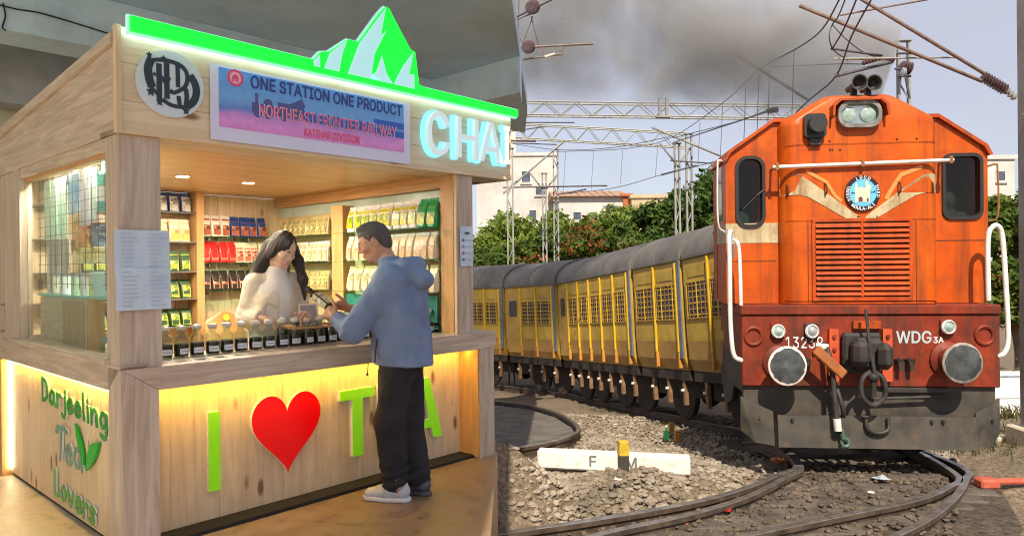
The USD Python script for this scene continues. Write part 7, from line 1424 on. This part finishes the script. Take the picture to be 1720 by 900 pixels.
face_details(wom, Hw, Rw / 1.03 if 0 else Rw, True)
def hairw(p):
    q = (p - Hw) @ Rw * 1.03; d = ellip(q, (-.014, 0, .034), (.102, .083, .099))
    for s in (-1, 1): d = smin(d, ellip(q, (-.018, s * .076, -.015), (.040, .022, .070)), .02)
    strand = (meshkit.fbm(np.stack([q[:, 0] * 90, q[:, 1] * 90, q[:, 2] * 8], -1) + 7, 2, 5) - .5) * .012
    part_ = np.where((q[:, 2] > .06), .006 * np.exp(-(q[:, 1] - .012) ** 2 / .00004), 0)
    face = np.maximum(.020 - q[:, 0] + np.clip(-q[:, 2], 0, .04) * .0, q[:, 2] - .078 + 5.5 * np.clip(np.abs(q[:, 1] - .008) - .012, 0, 1) ** 1.25)
    d = np.maximum(d, -face) + part_
    # falls: one behind the right shoulder and down the back, one down the front on the left
    f1 = chain(p, [(Hw + [-.06, -.075, .03], Hw + [-.085, -.115, -.09], .042, .050), (Hw + [-.085, -.115, -.09], Hw + [-.10, -.165, -.20], .050, .046), (Hw + [-.10, -.165, -.20], Hw + [-.13, -.16, -.36], .046, .03)], .03)
    f2 = chain(p, [(Hw + [-.05, .075, .04], Hw + [-.01, .105, -.08], .034, .034), (Hw + [-.01, .105, -.08], Hw + [.045, .120, -.20], .034, .030), (Hw + [.045, .120, -.20], Hw + [.062, .128, -.335], .030, .010)], .03)
    f3 = chain(p, [(Hw + [-.085, 0, .02], Hw + [-.11, -.02, -.12], .07, .085), (Hw + [-.11, -.02, -.12], Hw + [-.15, -.03, -.36], .085, .06)], .03)
    return smin(smin(smin(d, f3, .03), f1, .025), f2, .02) + strand
part('hair', level(hairw, Hw - [.27, .26, .43], Hw + [.15, .19, .16], .0062), HAIR, wom, True)
CARD = mat('cardigan_cream', (.66, .57, .43), (.74, .65, .51), 5, rough=.85, bump=.15, bscale=110, coord='object')
def cardigan(p):
    d = ellip(p, (.0, 0, 1.05), (.135, .172, .26)); d = smin(d, ellip(p, (.005, 0, 1.22), (.13, .170, .17)), .06); d = smin(d, rcone(p, (-.0, .120, 1.34), (-.0, -.120, 1.34), .068, .068), .05); d = smin(d, rcone(p, (0, 0, .95), (0, 0, .75), .165, .175), .05); d = smin(d, ellip(p, (.09, .0, 1.215), (.06, .12, .08)), .05)
    for s, el, wr in ((1, (-.01, .195, 1.095), wL - .02 * RL[:, 0]), (-1, (-.01, -.195, 1.110), wR - .02 * RR[:, 0])): d = smin(d, chain(p, [((.0, s * .138, 1.335), el, .064, .058), (el, wr, .056, .038)], .02), .04)
    d = d + wrinkle(p, 10, .014, 23) + wrinkle(p, 24, .005, 27); r = np.linalg.norm(p - np.array([-.01, -.195, 1.11]), axis=-1); d = d + np.where(r < .2, .0055 * np.sin(p[:, 2] * 150 + p[:, 0] * 40) * np.clip(1 - r / .2, 0, 1), 0)
    d = np.maximum(d, .72 - p[:, 2]); d = np.maximum(d, -np.maximum(np.abs(p[:, 1] - .03) - (.034 + .22 * np.clip(p[:, 2] - 1.29, 0, 1) + .10 * np.clip(1.10 - p[:, 2], 0, 1)), .04 - p[:, 0]))
    d = np.maximum(d, -ellip(p, (.02, 0, 1.45), (.072, .075, .10)))
    for w_, R_ in ((wL, RL), (wR, RR)): d = np.where(np.linalg.norm(p - w_, axis=-1) < .11, np.maximum(d, (p - (w_ - .012 * R_[:, 0])) @ R_[:, 0]), d)
    return d
cd_ = part('cardigan', level(cardigan, (-.24, -.36, .69), (.30, .36, 1.45), .012), CARD, wom, True)
def top(p):
    d = smin(ellip(p, (.0, 0, 1.08), (.138, .165, .30)), ellip(p, (.012, 0, 1.27), (.118, .15, .12)), .06); d = smin(d, ellip(p, (.085, .0, 1.215), (.055, .11, .075)), .05); d = smin(d, rcone(p, (0, .10, 1.335), (0, -.10, 1.335), .058, .058), .05); d = smin(d, rcone(p, (.012, .0, 1.36), (.032, .010, 1.435), .078, .066), .03); return np.maximum(d + wrinkle(p, 14, .006, 31), -ellip(p, (.045, .012, 1.49), (.058, .056, .062)))
part('white_top', level(top, (-.20, -.22, .80), (.22, .22, 1.46), .011), mat('white_knit', (.74, .70, .64), (.79, .76, .70), 8, rough=.8), wom, True)
def skirt(p): return np.maximum(np.maximum(rcone(p, (0, 0, .92), (0, 0, .3), .165, .22), p[:, 2] - .93), .25 - p[:, 2])
part('skirt', level(skirt, (-.27, -.27, .2), (.27, .27, .97), .022), mat('skirt_dark', (.03, .03, .04), rough=.9), wom, True)
# ---------------------------------------------------------------- the driver, seen through the cab window
a = math.radians(LYAW); dl = np.array([1.20 * .95, 0.50, 0]); dw = np.array([LX + dl[0] * math.cos(a) - dl[1] * math.sin(a), LY + dl[0] * math.sin(a) + dl[1] * math.cos(a), LRAIL + 1.77])
drv = thing('person', 'dark figure of a person sitting behind the far cab window of the engine', 'person', dw, -90 + LYAW)
def driver(p): return chain(p, [((0, 0, .45), (0, 0, .80), .14, .15), ((0, .15, .98), (0, -.15, .98), .07, .07), ((0, 0, .80), (0, 0, .98), .15, .11), ((0, 0, 1.02), (.01, 0, 1.10), .055, .05), ((-.01, 0, 1.19), (.02, 0, 1.15), .095, .08), ((0, .17, .96), (.12, .22, .72), .055, .045), ((0, -.17, .96), (.12, -.20, .72), .055, .045), ((.12, .22, .72), (.21, .10, .76), .043, .035), ((.12, -.20, .72), (.21, -.10, .76), .043, .035), ((0, .09, .45), (.20, .10, .42), .08, .06), ((0, -.09, .45), (.20, -.10, .42), .08, .06), ((.20, .10, .42), (.18, .10, .04), .055, .045), ((.20, -.10, .42), (.18, -.10, .04), .055, .045)], .035)
part('body', level(driver, (-.2, -.32, -.02), (.30, .32, 1.34), .022), mat('driver_dark', (.05, .035, .03), rough=.8), drv, True)
part('seat', bx(-.18, .15, -.2, .2, .28, .36, .03), BLACK, drv)
